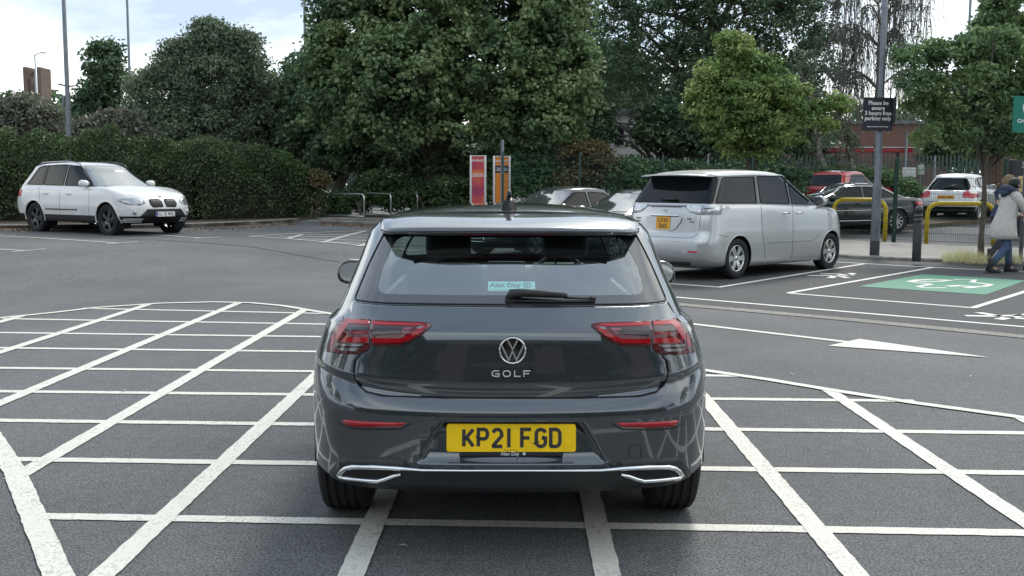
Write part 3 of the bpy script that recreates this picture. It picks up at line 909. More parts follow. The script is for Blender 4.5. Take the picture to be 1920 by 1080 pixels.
    blk = MB(); blk.box((0, .50, 1.331), (.90, .11, .012), 0, bev=.004); blk.build('spoiler_underside', gloss, so)
    sl = MB(); P = []
    for i in range(31):
        x = -.545+1.09*i/30; yy = .765+.02*(x/.5)**2; h, n = cast(bv, (x, yy+.02, 3), (0, 0, -1)); P.append(h+V((0, 0, .003)))
    sl.tube(P, .003, 5); sl.build('roof_gap', mat('gap_black', (.008, .008, .009), .7), root)
    b3 = MB(); b3.prism(rnd([(-.205, -.009), (.205, -.009), (.225, .009), (-.225, .009)], .004), .012, 0, frame((0, .452, 1.334), (1, 0, 0), (0, .25, 1)))
    b3.build('brake_light', mat('brake_lens', (.16, .006, .03), .3, coat=.6), root)
    # roof antenna
    an = MB(); M = Matrix.Translation((-.003, .93, 1.436))
    M = M @ Matrix.Scale(1.12, 4)
    an.add([(-.034, -.055, -.01), (.034, -.055, -.01), (.028, .09, -.01), (-.028, .09, -.01), (-.022, -.042, .028), (.022, -.042, .028), (.010, .05, .02), (-.010, .05, .02), (-.010, -.03, .045), (.010, -.03, .045), (.006, .01, .035), (-.006, .01, .035)],
           [(0, 4, 5, 1), (1, 5, 6, 2), (2, 6, 7, 3), (3, 7, 4, 0), (4, 8, 9, 5), (5, 9, 10, 6), (6, 10, 11, 7), (7, 11, 8, 4), (8, 11, 10, 9)], 0, True, M)
    an.tube([(0, -.02, .03), (0, -.032, .072)], [.013, .009], 8, 0, M=M)
    an.build('roof_antenna', mat('antenna_black', (.006, .006, .007), .35), root)
    # ---- badge
    h, n = on_rear(bv, .004, .881); M = frame(h+n*.001, (1, 0, 0), (0, .05, 1))
    b = MB(); b.lathe([(0, 0), (.058, 0), (.0575, .005), (.053, .0065), (0, .0065)], 40, 0, 'Z', M)
    b.lathe([(.0535, .005), (.0548, .0085), (.050, .0085), (.0485, .006)], 40, 1, 'Z', M)
    R = .049
    def on_c(x, y): k = R/sqrt(x*x+y*y); return (x*k, y*k)
    b.ribbon([on_c(-.42, .92), (0, .004), on_c(.42, .92)], .0068, .008, 1, M)
    b.ribbon([on_c(-.87, .42), (-.0155, -.0385), (0, -.001), (.0155, -.0385), on_c(.87, .42)], .0068, .008, 1, M)
    b.build('badge', [gloss, chrome], tgate)
    # ---- model lettering
    lt = MB(); h, n = on_rear(bv, 0, .788); M = frame(h+n*.0015, (1, 0, 0), (0, .05, 1)); k = .022; w = .0042
    def L_(pts, x): lt.ribbon([(x+p[0], p[1]-k/2) for p in pts], w, .004, 0, M)
    g = .0445
    x0 = -.0785
    L_([(.028, k), (.008, k), (.001, k*.75), (.001, k*.25), (.008, 0), (.028, 0), (.028, k*.46), (.012, k*.46)], x0)
    L_([(.007, k), (.023, k), (.029, k*.7), (.029, k*.3), (.023, 0), (.007, 0), (.001, k*.3), (.001, k*.7), (.007, k), (.012, k)], x0+g)
    L_([(.002, k+.002), (.002, 0), (.026, 0)], x0+2*g)
    L_([(.001, -.002), (.001, k), (.027, k)], x0+3*g-.006); L_([(.001, k*.5), (.022, k*.5)], x0+3*g-.006)
    lt.build('model_lettering', mat('letter_silver', (.75, .76, .77), .35, .5), tgate)
    # ---- number plate
    hp = V((.0, .052, .5285)); nn = V((0, -.985, .12))
    M = frame((0, .012, .530), (1, 0, 0), (0, .13, 1))
    mkplate(root, M, ['KP21 FGD'], .522, .112, (.86, .56, .006), .083, .0585, .0145, sp=.5)
    ex = MB()
    for (x, y) in ((-.137, .004), (.130, .004)): ex.lathe([(0, .0085), (.004, .0085), (.0065, .006)], 12, 0, 'Z', M @ Matrix.Translation((x, y, 0)))
    ex.prism([(-.21, -.072), (.21, -.072), (.21, -.05), (-.21, -.05)], .004, 0, M)
    t, fsx = text_mesh('Alan Day', .020, .0004, .0003); ex.add(t, fsx, 1, False, M @ Matrix.Translation((-.005, -.0645, .0045)))
    ex.lathe([(0, .0055), (.0065, .0055), (.0065, .004)], 16, 1, 'Z', M @ Matrix.Translation((.052, -.0645, 0)))
    t, fsx = text_mesh('Alan Day 020 3031 1000', .0055, .0002, .0); ex.add(t, fsx, 0, False, M @ Matrix.Translation((0, -.0490, .0055)))
    ex.build('plate_holder', [mat('holder_black', (.02, .02, .024), .35), mat('holder_white', (.55, .56, .6), .5)], root)
    # ---- parking sensors and towing-eye cover
    for px, py in ((820, 781), (1102, 781)):
        ps = MB()
        c = qc(px, py); h, n = on_rear(bv, *c); M = frame(h, (1, 0, 0), (0, 0, 1))
        ps.lathe([(.0065, .0005), (.0072, .0018), (.0084, .0018), (.009, .0005)], 20, 0, 'Z', M)
        ps.build('parking_sensor', mat('gap_black', (.008, .008, .009), .7), root)
    tw = Q([(1179, 857), (1179, 838), (1182, 834), (1199, 834), (1202, 838), (1202, 857)])
    sm = MB(); seam(sm, bv, tw, 'rear', .0016, 1, False, .02); sm.build('towing_cover', mat('gap_black', (.008, .008, .009), .7), root)
    # ---- wiper
    wp = MB(); hb, nb_ = on_rear(bv, -.005, 1.075)
    def onw(x, z, lift): h, n = on_rear(bv, x, z); return h+n*lift
    A = [onw(-.012, 1.066, .012), onw(.0, 1.080, .02), onw(.05, 1.079, .026), onw(.12, 1.076, .026), onw(.20, 1.073, .024), onw(.232, 1.071, .02)]
    wp.tube(A, [.016, .019, .0175, .0165, .014, .009], 10)
    wp.box((-.008, hb.y-.004, 1.060), (.040, .035, .036), 0, bev=.010)
    wp.tube([onw(.22, 1.068, .014), onw(.33, 1.066, .012)], .005, 8); wp.tube([onw(.33, 1.066, .012), onw(.352, 1.066, .012)], .0085, 8)
    wp.tube([onw(-.02, 1.062, .006), onw(.16, 1.060, .006), onw(.345, 1.060, .006)], .005, 6)
    wp.build('rear_wiper', trim, root)
    # ---- window sticker
    h0, n0 = on_rear(bv, 0.0, 1.123); M = frame(h0-n0*.005+V((.002, 0, 0)), (1, 0, 0), V((0, -n0.z*-1, -n0.y)))
    st = MB(); st.prism([(-.100, -.029), (.100, -.029), (.100, .029), (-.100, .029)], .0008, 0, M)
    t, fsx = text_mesh('Alan Day', .035, .0003, .0006); st.add(t, fsx, 1, False, M @ Matrix.Translation((-.028, .004, .0012)))
    Mr = M @ Matrix.Translation((.066, .006, .0010))
    st.lathe([(.0145, 0), (.0145, .0006), (.017, .0006), (.017, 0)], 24, 1, 'Z', Mr)
    st.ribbon([(-.006, .0145), (0, .001), (.006, .0145)], .0024, .0006, 1, Mr)
    st.ribbon([(-.0135, .006), (-.005, -.0125), (0, -.001), (.005, -.0125), (.0135, .006)], .0024, .0006, 1, Mr)
    t, fsx = text_mesh('Volkswagen', .008, .0002, .0002); st.add(t, fsx, 1, False, M @ Matrix.Translation((.066, -.020, .0012)))
    st.build('window_sticker', [mat('sticker_cyan', (.42, .86, .78), .6), mat('sticker_ink', (.03, .09, .12), .6)], root)
    # ---- mirrors
    for s in (1, -1):
        mo = mirror(root, gloss, s*.870, 2.58, .955, s, .95)
    # door handles just showing past the flanks
    for s in (1, -1):
        hh = MB(); hh.tube([(s*.872, 1.16, .868), (s*.905, 1.20, .868), (s*.905, 1.34, .868), (s*.872, 1.38, .868)], [.010, .012, .012, .010], 8)
        hh.build('door_handle', paint, root)
    # ---- interior
    seatm = mat('seat_cloth', (.028, .028, .030), .85); plast = mat('cabin_plastic', (.035, .036, .038), .6)
    def seat(x, y, z0, zt_, w, nm, hr=True, tilt=.18):
        m = MB(); h = zt_-z0
        bm2 = bmesh.new(); bmesh.ops.create_cube(bm2, size=1)
        for v in bm2.verts:
            tz = v.co.z+.5; v.co = V((x+v.co.x*w*(1-.14*tz), y+v.co.y*.13-tilt*tz*h, z0+tz*h))
        bmesh.ops.bevel(bm2, geom=bm2.edges[:], offset=.055, segments=4, profile=.6, affect='EDGES')
        m.addbm(bm2, 0, True); bm2.free()
        o = m.build(nm, seatm, root)
        if hr:
            q = MB(); yy = y-tilt*(h+.1)
            q.box((x, yy, zt_+.125), (w*.56, .10, .19), 0, bev=.045); q.tube([(x-.06, yy, zt_-.05), (x-.06, yy, zt_+.05)], .007, 6); q.tube([(x+.06, yy, zt_-.05), (x+.06, yy, zt_+.05)], .007, 6)
            q.build('headrest', seatm, o)
    for x in (-.36, .36):
        seat(x, 2.35, .55, 1.06, .50, 'front_seat')
        c = MB(); c.box((x, 2.62, .50), (.5, .52, .14), 0, bev=.05); c.build('seat_cushion', seatm, root)
    m = MB(); 
    bm2 = bmesh.new(); bmesh.ops.create_cube(bm2, size=1)
    for v in bm2.verts: tz = v.co.z+.5; v.co = V((v.co.x*1.24*(1-.05*tz), 1.30+v.co.y*.15-.16*tz*.5, .45+tz*.53))
    bmesh.ops.bevel(bm2, geom=bm2.edges[:], offset=.05, segments=4, affect='EDGES'); m.addbm(bm2, 0, True); bm2.free()
    rb = m.build('rear_bench', seatm, root)
    for x, w, hh in ((-.40, .25, .12), (0.0, .22, .10), (.40, .25, .12)):
        q = MB(); q.box((x, 1.20, .99+hh/2), (w, .09, hh), 0, bev=.035); q.build('headrest', seatm, rb)
    c = MB(); c.box((0, .85, .93), (1.16, .62, .02), 0, bev=.008); c.build('parcel_shelf', mat('shelf_cloth', (.05, .05, .052), .9), root)
    c = MB(); c.box((0, 3.15, .90), (1.44, .42, .17), 0, bev=.06); c.box((.36, 2.94, .985), (.36, .12, .06), 0, bev=.02); c.box((-.0, 2.90, .95), (.26, .03, .15), 0, bev=.01); c.build('dashboard', plast, root)
    c = MB(); Mw = Matrix.Translation((.36, 2.78, .90)) @ Matrix.Rotation(radians(-25), 4, 'X')
    c.tube([Mw @ V((.185*cos(2*pi*k/36), 0, .185*sin(2*pi*k/36))) for k in range(36)], .015, 8, 0, closed=True)
    c.tube([Mw @ V((-.18, 0, 0)), Mw @ V((.18, 0, 0))], .016, 6); c.tube([Mw @ V((0, 0, 0)), Mw @ V((0, 0, -.18))], .018, 6)
    c.tube([Mw @ V((0, 0, 0)), Mw @ V((0, .2, 0))], .04, 8)
    c.build('steering_wheel', mat('wheel_leather', (.03, .03, .03), .35), root)
    c = MB(); c.box((0, 2.62, 1.285), (.22, .03, .06), 0, bev=.014); c.tube([(0, 2.63, 1.31), (0, 2.60, 1.37)], .01, 6); c.lathe([(0, 0), (.022, 0), (.022, .01), (0, .01)], 16, 1, 'Y', Matrix.Translation((.01, 2.595, 1.30)))
    c.build('interior_mirror', [plast, mat('badge_red', (.3, .01, .02), .4)], root)
    c = MB(); c.box((0, 1.55, 1.392), (.86, 1.1, .006), 0); c.build('roof_lining', mat('lining', (.10, .10, .10), .9), root)
    c = MB()
    for s in (1, -1): c.box((s*.69, 2.0, .62), (.03, 2.0, .62), 0)
    c.box((0, 2.0, .33), (1.38, 2.9, .03), 0); c.box((0, .22, .80), (1.1, .03, .3), 0); c.build('cabin_floor', plast, root)
    return root
# ================================================================ ground, markings, pavements
def asphalt(name, col, sc=130, var=.45, big=.15, rough=.85):
    if name in MATS: return MATS[name]
    m = bpy.data.materials.new(name); m.use_nodes = True; t = m.node_tree; b = t.nodes['Principled BSDF']
    c = N('ShaderNodeTexCoord', t)
    n = N('ShaderNodeTexNoise', t); n.inputs['Scale'].default_value = sc; n.inputs['Detail'].default_value = 3; n.inputs['Roughness'].default_value = .7
    v = N('ShaderNodeTexVoronoi', t); v.inputs['Scale'].default_value = sc*.9
    n2_ = N('ShaderNodeTexNoise', t); n2_.inputs['Scale'].default_value = .35; n2_.inputs['Detail'].default_value = 7; n2_.inputs['Roughness'].default_value = .6
    n3_ = N('ShaderNodeTexNoise', t); n3_.inputs['Scale'].default_value = 14; n3_.inputs['Detail'].default_value = 5
    for q in (n, v, n2_, n3_): t.links.new(c.outputs['Object'], q.inputs['Vector'])
    r = N('ShaderNodeValToRGB', t); e = r.color_ramp.elements
    e[0].position = .36; e[0].color = (*[x*(1-var*1.25) for x in col], 1); e[1].position = .66; e[1].color = (*[x*(1+var*1.3) for x in col], 1)
    t.links.new(n.outputs[0], r.inputs[0])
    def mul(a, fac, src, lo, hi):
        rr = N('ShaderNodeMapRange', t); rr.inputs[1].default_value = .3; rr.inputs[2].default_value = .7; rr.inputs[3].default_value = lo; rr.inputs[4].default_value = hi
        t.links.new(src, rr.inputs[0]); mm = N('ShaderNodeVectorMath', t, operation='SCALE'); t.links.new(a, mm.inputs[0]); t.links.new(rr.outputs[0], mm.inputs['Scale']); return mm.outputs[0]
    o = mul(r.outputs[0], 1, n2_.outputs[0], 1-big, 1+big); o = mul(o, 1, n3_.outputs[0], .86, 1.14)
    t.links.new(o, b.inputs['Base Color']); b.inputs['Roughness'].default_value = rough; b.inputs['Specular IOR Level'].default_value = .35
    bp = N('ShaderNodeBump', t); bp.inputs['Strength'].default_value = .55; bp.inputs['Distance'].default_value = .004
    t.links.new(v.outputs['Distance'], bp.inputs['Height']); t.links.new(bp.outputs[0], b.inputs['Normal'])
    MATS[name] = m; return m
def paint_mat(name, col, wear=.57, sc=9):
    """road paint with chips where the asphalt shows"""
    if name in MATS: return MATS[name]
    m = bpy.data.materials.new(name); m.use_nodes = True; t = m.node_tree; b = t.nodes['Principled BSDF']
    c = N('ShaderNodeTexCoord', t)
    n = N('ShaderNodeTexNoise', t); n.inputs['Scale'].default_value = 70; n.inputs['Detail'].default_value = 4; n.inputs['Roughness'].default_value = .75
    k = N('ShaderNodeTexNoise', t); k.inputs['Scale'].default_value = 3.0; k.inputs['Detail'].default_value = 5
    t.links.new(c.outputs['Object'], n.inputs['Vector']); t.links.new(c.outputs['Object'], k.inputs['Vector'])
    a = N('ShaderNodeMath', t, operation='MULTIPLY_ADD'); t.links.new(k.outputs[0], a.inputs[0]); a.inputs[1].default_value = .35; t.links.new(n.outputs[0], a.inputs[2])
    r = N('ShaderNodeValToRGB', t); e = r.color_ramp.elements
    e[0].position = wear+.12; e[0].color = (*col, 1); e[1].position = wear+.27; e[1].color = (*[x*.45 for x in col], 1)
    t.links.new(a.outputs[0], r.inputs[0])
    mm = N('ShaderNodeMapRange', t); mm.inputs[1].default_value = .3; mm.inputs[2].default_value = .7; mm.inputs[3].default_value = .88; mm.inputs[4].default_value = 1.06
    t.links.new(k.outputs[0], mm.inputs[0]); vs = N('ShaderNodeVectorMath', t, operation='SCALE'); t.links.new(r.outputs[0], vs.inputs[0]); t.links.new(mm.outputs[0], vs.inputs['Scale'])
    t.links.new(vs.outputs[0], b.inputs['Base Color']); b.inputs['Roughness'].default_value = .7
    bp = N('ShaderNodeBump', t); bp.inputs['Strength'].default_value = .4; bp.inputs['Distance'].default_value = .003
    t.links.new(n.outputs[0], bp.inputs['Height']); t.links.new(bp.outputs[0], b.inputs['Normal'])
    MATS[name] = m; return m

ASPH = asphalt('asphalt', (.100, .103, .106), 85, .58, .26)
def steps(lo, hi, mid_lo, mid_hi, s):
    a = [lo]; k = 1.0; out_ = []
    x = mid_lo; d = s
    while x > lo: out_.append(x); d *= 1.35; x -= d
    out_ = [lo]+out_[::-1]; x = mid_lo+s
    while x <= mid_hi: out_.append(x); x += s
    d = s
    while x < hi: out_.append(x); d *= 1.35; x += d
    out_.append(hi); return out_
def build_ground():
    xs = steps(-400, 400, -32, 32, 1.0); ys = steps(-300, 700, -2, 50, 1.0)
    m = MB(); vs = [(x, y, gz(x, y)) for x in xs for y in ys]; n = len(ys)
    m.add(vs, [(i*n+j, (i+1)*n+j, (i+1)*n+j+1, i*n+j+1) for i in range(len(xs)-1) for j in range(n-1)], 0, True)
    o = m.build('ground', ASPH); return struct(o)
def drape(name, polys, lift, m, thick=0.0, step=1.0):
    bm = bmesh.new()
    for P in polys:
        f = bm.faces.new([bm.verts.new((p[0], p[1], 0)) for p in P])
        if f.normal.z < 0: f.normal_flip()
    bm.normal_update()
    for f in bm.faces:
        if f.normal.z < 0: f.normal_flip()
    bmesh.ops.triangulate(bm, faces=bm.faces[:])
    for ax in (0, 1):
        lo = min(v.co[ax] for v in bm.verts); hi = max(v.co[ax] for v in bm.verts); t = math.ceil(lo/step)*step
        while t < hi and t < 60:
            co = [0, 0, 0]; co[ax] = t; no = [0, 0, 0]; no[ax] = 1
            bmesh.ops.bisect_plane(bm, geom=bm.verts[:]+bm.edges[:]+bm.faces[:], plane_co=co, plane_no=no, dist=1e-5); t += step
    bmesh.ops.remove_doubles(bm, verts=bm.verts, dist=1e-5)
    if thick:
        r = bmesh.ops.extrude_face_region(bm, geom=bm.faces[:]); top = [g for g in r['geom'] if isinstance(g, bmesh.types.BMVert)]
        ts = set(top)
        for v in bm.verts: v.co.z = gz(v.co.x, v.co.y)+(lift if v in ts else -.05)
        bmesh.ops.recalc_face_normals(bm, faces=bm.faces)
    else:
        for v in bm.verts: v.co.z = gz(v.co.x, v.co.y)+lift
    o = bmobj(bm, name, m, None, False); bm.free(); return struct(o)
RL = random.Random(5)
class Lines:
    def __init__(s): s.mb = MB()
    def line(s, pts, w, lift, jit=.003, closed=False):
        P = [V((p[0], p[1])) for p in pts]
        Q_ = []
        for i in range(len(P)-1):
            a, b = P[i], P[i+1]; d = (b-a).length; near = min(a.length, b.length)
            k = max(1, int(d/(.05 if near < 9 else .3)))
            for j in range(k): Q_.append(a+(b-a)*(j/k))
        Q_.append(P[-1]); n = len(Q_); vs = []
        for i in range(n):
            t = (Q_[min(i+1, n-1)]-Q_[max(i-1, 0)]).normalized(); nn = V((-t.y, t.x))
            for sg in (1, -1):
                q = Q_[i]+nn*(sg*w/2+RL.uniform(-jit, jit)); vs.append((q.x, q.y, gz(q.x, q.y)+lift))
        s.mb.add(vs, [(2*i, 2*i+1, 2*i+3, 2*i+2) for i in range(n-1)])
    def px(s, pts, w, lift=.005, jit=.003): s.line([G(*p) for p in pts], w, lift, jit)
    def poly(s, pts, lift):
        P = [G(*p) for p in pts]; s.mb.add([(p.x, p.y, gz(p.x, p.y)+lift) for p in P], [tuple(range(len(P)))])
    def build(s, name, m):
        o = s.mb.build(name, m); me = o.data
        bm = bmesh.new(); bm.from_mesh(me); bm.normal_update()
        for f in bm.faces:
            if f.normal.z < 0: f.normal_flip()
        bm.to_mesh(me); bm.free(); return struct(o)

def seg_clip(x, y0, y1): return (x, y0), (x, y1)
def build_markings():
    white = paint_mat('road_paint', (.62, .605, .545)); whiten = paint_mat('road_paint_fresh', (.66, .65, .61), .66)
    old = paint_mat('road_paint_worn', (.50, .48, .44), .5)
    H = Lines()
    # box junction: border, long bars and cross bars
    far = [(-300, 640), (-120, 612), (0, 597), (100, 587), (180, 577.5), (300, 569.5), (400, 567), (470, 568.5), (530, 574), (580, 582.5), (625, 590)]
    fw = [G(*p) for p in far]+[G(1317, 695), G(1440, 713), G(1560, 733), G(1715, 757), G(1900, 782), G(2100, 812)]
    H.line(fw, .095, .0085)
    bl = [(-6.4, 10.9), (-2.66, 5.3), (-1.87, 4.0), (-.5, 1.75), (.35, .9), (1.2, .55), (2.6, .75), (4.4, 2.3), (fw[-1].x, fw[-1].y)]
    H.line(bl, .11, .0085)
    def inter(path, x):
        r = []
        for a, b in zip(path, path[1:]):
            if (a[0]-x)*(b[0]-x) < 0: r.append(a[1]+(b[1]-a[1])*(x-a[0])/(b[0]-a[0]))
        return r
    for x in (-5.7, -4.67, -3.58, -2.58, -1.58, -.6, .42, 1.41, 2.41, 3.43):
        yf = max(inter([(p[0], p[1]) for p in fw], x) or [8]); yn = min(inter(bl, x) or [4])
        H.line([(x+.008*(yn-8), yn), (x+.008*(yf-8), yf)], .106, .0065)
    for a, b in (((55, 968.5), (2300, 1007)), ((-80, 860.5), (2300, 893)), ((-250, 786), (2100, 815)), ((-330, 731), (1715, 752.5)), ((-330, 687), (1385, 705.5)),
                 ((-330, 649), (950, 664)), ((-330, 620), (850, 635)), ((5, 598), (760, 611)), ((155, 578.5), (640, 589))):
        H.px([a, b], .086, .0045)
    for y in (3.71, 2.76, 1.81):
        xa = {3.71: (-1.6, 5.3), 2.76: (-1.05, 4.7), 1.81: (-.5, 3.8)}[y]
        H.line([(xa[0], y+.06), (xa[1], y-.05)], .10, .0045)
    H.build('box_marking', white)
    B = Lines()   # markings behind the camera position, seen in the paintwork
    for x in (-6.4, -4.0, -1.6, .8, 3.2, 5.6): B.line([(x, -3.2), (x, -8.0)], .1, .005)
    B.line([(-6.4, -3.2), (5.6, -3.3)], .1, .0065)
    B.line([(-5, -.6), (-2.4, -1.5), (2.6, -1.6), (5, -.9)], .12, .0065)
    B.build('bay_marking', white)
    A = Lines()
    A.px([(1230, 600), (1590, 642)], .10); A.poly([(1553, 649.5), (1611, 636.5), (1856, 671.5)], .0075)
    A.build('arrow_marking', white)
    E = Lines()
    E.px([(1150, 548), (1255, 557), (1920, 614), (2200, 638)], .09, .0085)
    E.px([(1150, 524), (1240, 531.5), (1350, 539.5)], .09, .0085); E.px([(1346, 539.8), (1620, 495.5)], .09, .0100)
    E.px([(1400, 482), (1570, 492), (1747, 502), (1920, 510.5), (2100, 519)], .09, .0085)
    E.px([(1478, 550.5), (1748, 502.5)], .09, .0100); E.px([(1478, 550.5), (1828, 578.5)], .09, .0085); E.px([(1824, 578.5), (2010, 520)], .09, .0100)
    E.px([(700, 487.5), (657, 487)], .1)
    for p in ([(1515, 517.5), (1556, 517), (1578, 519.5), (1590, 522)], [(1538, 513.5), (1572, 514.5), (1585, 518), (1600, 513)], [(1556, 522), (1570, 517)], [(1584, 515), (1600, 517)],
              [(1810, 593), (1862, 594), (1920, 592)], [(1835, 587), (1880, 595), (1935, 600)], [(1872, 600), (1905, 594), (1945, 588)]): E.px(p, .12, .0085)
    E.build('bay_marking', whiten)
    gp = [G(1610, 537.8), G(1730, 515), G(1924, 526.8)]; c = gp[1]+(gp[2]-gp[1]); c4 = G(1848, 553.5)
    drape('green_panel', [[(p.x, p.y) for p in (gp[0], gp[1], gp[2], c4)]], .0085, paint_mat('green_paint', (.050, .22, .14), .60))
    S = Lines()
    S.px([(1705, 529.5), (1722, 526), (1745, 524.5), (1782, 526.5), (1760, 528.5), (1728, 529)], .14, .0105)
    S.px([(1707, 529.5), (1746, 534), (1722, 538.5), (1732, 541), (1774, 541)], .10, .0115)
    S.px([(1788, 525), (1828, 525.5), (1822, 530), (1858, 534.5), (1846, 538), (1828, 538.5)], .10, .0105); S.px([(1776, 538), (1800, 537), (1828, 539), (1812, 541)], .16, .0115)
    S.build('charging_symbol', whiten)
    Lf = Lines()
    Lf.px([(-200, 430), (0, 442.5), (225, 456.5)], .10, .006); Lf.px([(199, 458), (258, 454)], .10, .0075)
    Lf.px([(-200, 460), (0, 467.5), (50, 470.5)], .10, .006); Lf.px([(22, 473), (86, 467)], .10, .0075)
    Lf.px([(232, 437), (342, 444.3), (375, 446.5)], .10, .006); Lf.px([(365, 447.5), (416, 445)], .10, .0075)
    Lf.px([(466, 443.5), (560, 437.5), (640, 434), (760, 430)], .10, .006); Lf.px([(466, 443.5), (540, 448), (700, 463), (800, 472)], .10, .0075)
    for a, b in (((538, 448.5), (568, 440)), ((605, 455), (686, 433.5)), ((672, 462), (760, 438))): Lf.px([a, b], .12, .009)
    for a, b in (((575, 440.5), (760, 440)), ((520, 443.5), (760, 446)), ((550, 448.5), (760, 453)), ((600, 453.5), (760, 460))): Lf.px([a, b], .08, .005)
    Lf.build('bay_marking', old)
    # newer, darker asphalt under the charging bays and the old channel line in front of it
    nb = [G(1120, 561), G(1300, 572.5), G(1620, 601), G(1920, 629), G(2250, 658)]
    bk = [(16, 17.8), (11, 20.2), (7.5, 22.0), (3.5, 24.5), (.5, 22)]
    drape('bay_asphalt', [[(p.x, p.y) for p in nb]+[(20, 12)]+bk], .004, asphalt('asphalt_new', (.062, .063, .066), 120, .4, .12))
    C = Lines(); C.px([(1100, 557), (1285, 572.5), (1600, 600.5), (1920, 632), (2200, 657)], .26, .007, .008)
    C.build('channel_strip', asphalt('channel_concrete', (.20, .185, .17), 60, .4, .25))
    # tar joint across the left
    J = Lines(); J.px([(150, 446), (330, 452), (480, 464), (640, 492)], .05, .0055, .012); J.build('asphalt_joint', asphalt('joint', (.075, .077, .08), 60, .3, .2))
def fence_pts():
    return [(-.3, 31.3), (9.9, 26.3), (14.5, 23.4)]
def build_verges():
    conc = mat('kerb_concrete', (.23, .215, .195), .85, noise=(5, .3), bump=(60, .3))
    pave = mat('pavement_concrete', (.25, .235, .215), .85, noise=(1.6, .22), bump=(40, .25))
    soil = mat('verge_soil', (.085, .068, .050), .95, noise=(7, .45), bump=(25, .6))
    path = mat('path_asphalt', (.17, .168, .165), .9, noise=(2, .2), bump=(80, .3))
    kl = [(-60, 26), (-30, 26.5)]+[tuple(G(x, y)[:2]) for x, y in ((0, 430), (180, 429.5), (355, 427), (480, 421.5), (560, 416.5))]
    k2 = [tuple(G(x, y)[:2]) for x, y in ((600, 418), (717, 424.5), (800, 428))]
    fp = fence_pts()
    drape('verge', [kl+[(-6.7, 36.5), (-8, 60), (-60, 60)]], .10, soil, 1)
    drape('path', [[kl[-1], k2[0], k2[1], k2[2], (1.0, 31.0), (-2.5, 37), (-7.4, 60), (-9.2, 60), (-6.7, 36.6)]], .035, path, 1)
    drape('verge', [[(1.2, 31.2), (-.4, 33.2), (4.2, 30.6), (8, 28), (30, 42), (30, 62), (-7, 62), (-2.2, 37.2)]], .12, soil, 1)
    K = MB()
    def kerb(pts, w=.13, h=.12):
        for a, b in zip(pts, pts[1:]):
            a = V((a[0], a[1], 0)); b = V((b[0], b[1], 0)); L = (b-a).length; k = max(1, int(L/.95)); t = (b-a).normalized(); nn = V((-t.y, t.x, 0))
            for i in range(k):
                p = a+(b-a)*(i/k); q = a+(b-a)*((i+1)/k)-t*.008; vs = []
                for pt in (p, q):
                    z = gz(pt.x, pt.y)
                    for o_, zz in ((0, -.05), (0, h-.02), (.02, h), (w, h), (w, -.05)): e = pt+nn*o_; vs.append((e.x, e.y, z+zz))
                K.add(vs, [(j, j+1, 6+j, 5+j) for j in range(4)]+[(0, 4, 3, 2, 1), (5, 6, 7, 8, 9)])
    kerb(kl); kerb(k2, .13, .11)
    ke = [tuple(G(x, y, .0)[:2]) for x, y in ((1480, 474), (1600, 485.5), (1710, 490.5), (1835, 494), (1930, 498), (2300, 520))]
    kerb(ke, .12, .075)
    struct(K.build('kerb', conc))
    off = [(x+.06, y+.12) for x, y in ke]
    back = [(p[0]-.15, p[1]-.25) for p in ((16.5, 22.1), (9.9, 26.3), (5.0, 29.3))]
    drape('pavement', [off+[(17, 18)]+back], .070, pave, 1)
# ================================================================ the other cars
PLATE_Y = (.72, .42, .02); PLATE_W = (.72, .73, .72)
def lampm(): return mat('headlamp', (.33, .35, .37), .12, .55, coat=1.0)
def chromem(): return mat('chrome', (.82, .83, .84), .12, 1.0)
def gloss_side(): return mat('dark_glass', (.004, .006, .008), .03, spec=.38, ior=1.42)
def screenm(): return mat('screen_glass', (.05, .06, .065), .04, spec=1, ior=1.9, coat=1, metal=.0)
def handles(root, bv, ys, z, m):
    for y in ys:
        for s in (1, -1):
            h, n = on_side(bv, y, z, s)
            if h is None: continue
            k = MB(); k.tube([(h.x-s*.01, y-.10, z), (h.x+s*.028, y-.075, z), (h.x+s*.028, y+.075, z), (h.x-s*.01, y+.10, z)], [.012, .014, .014, .012], 8)
            k.build('door_handle', m, root)
def axle_root(name, label, fx, fy, th, ro, wb, z=None, group=None, front=True):
    fwd = V((cos(th), sin(th), 0)); o = V((fx, fy, 0))-fwd*((ro+wb) if front else ro)
    ax = V((fx, fy)); o.z = gz(fx, fy)+.004 if z is None else z
    return place_root(name, label, 'car', o, fwd, group)

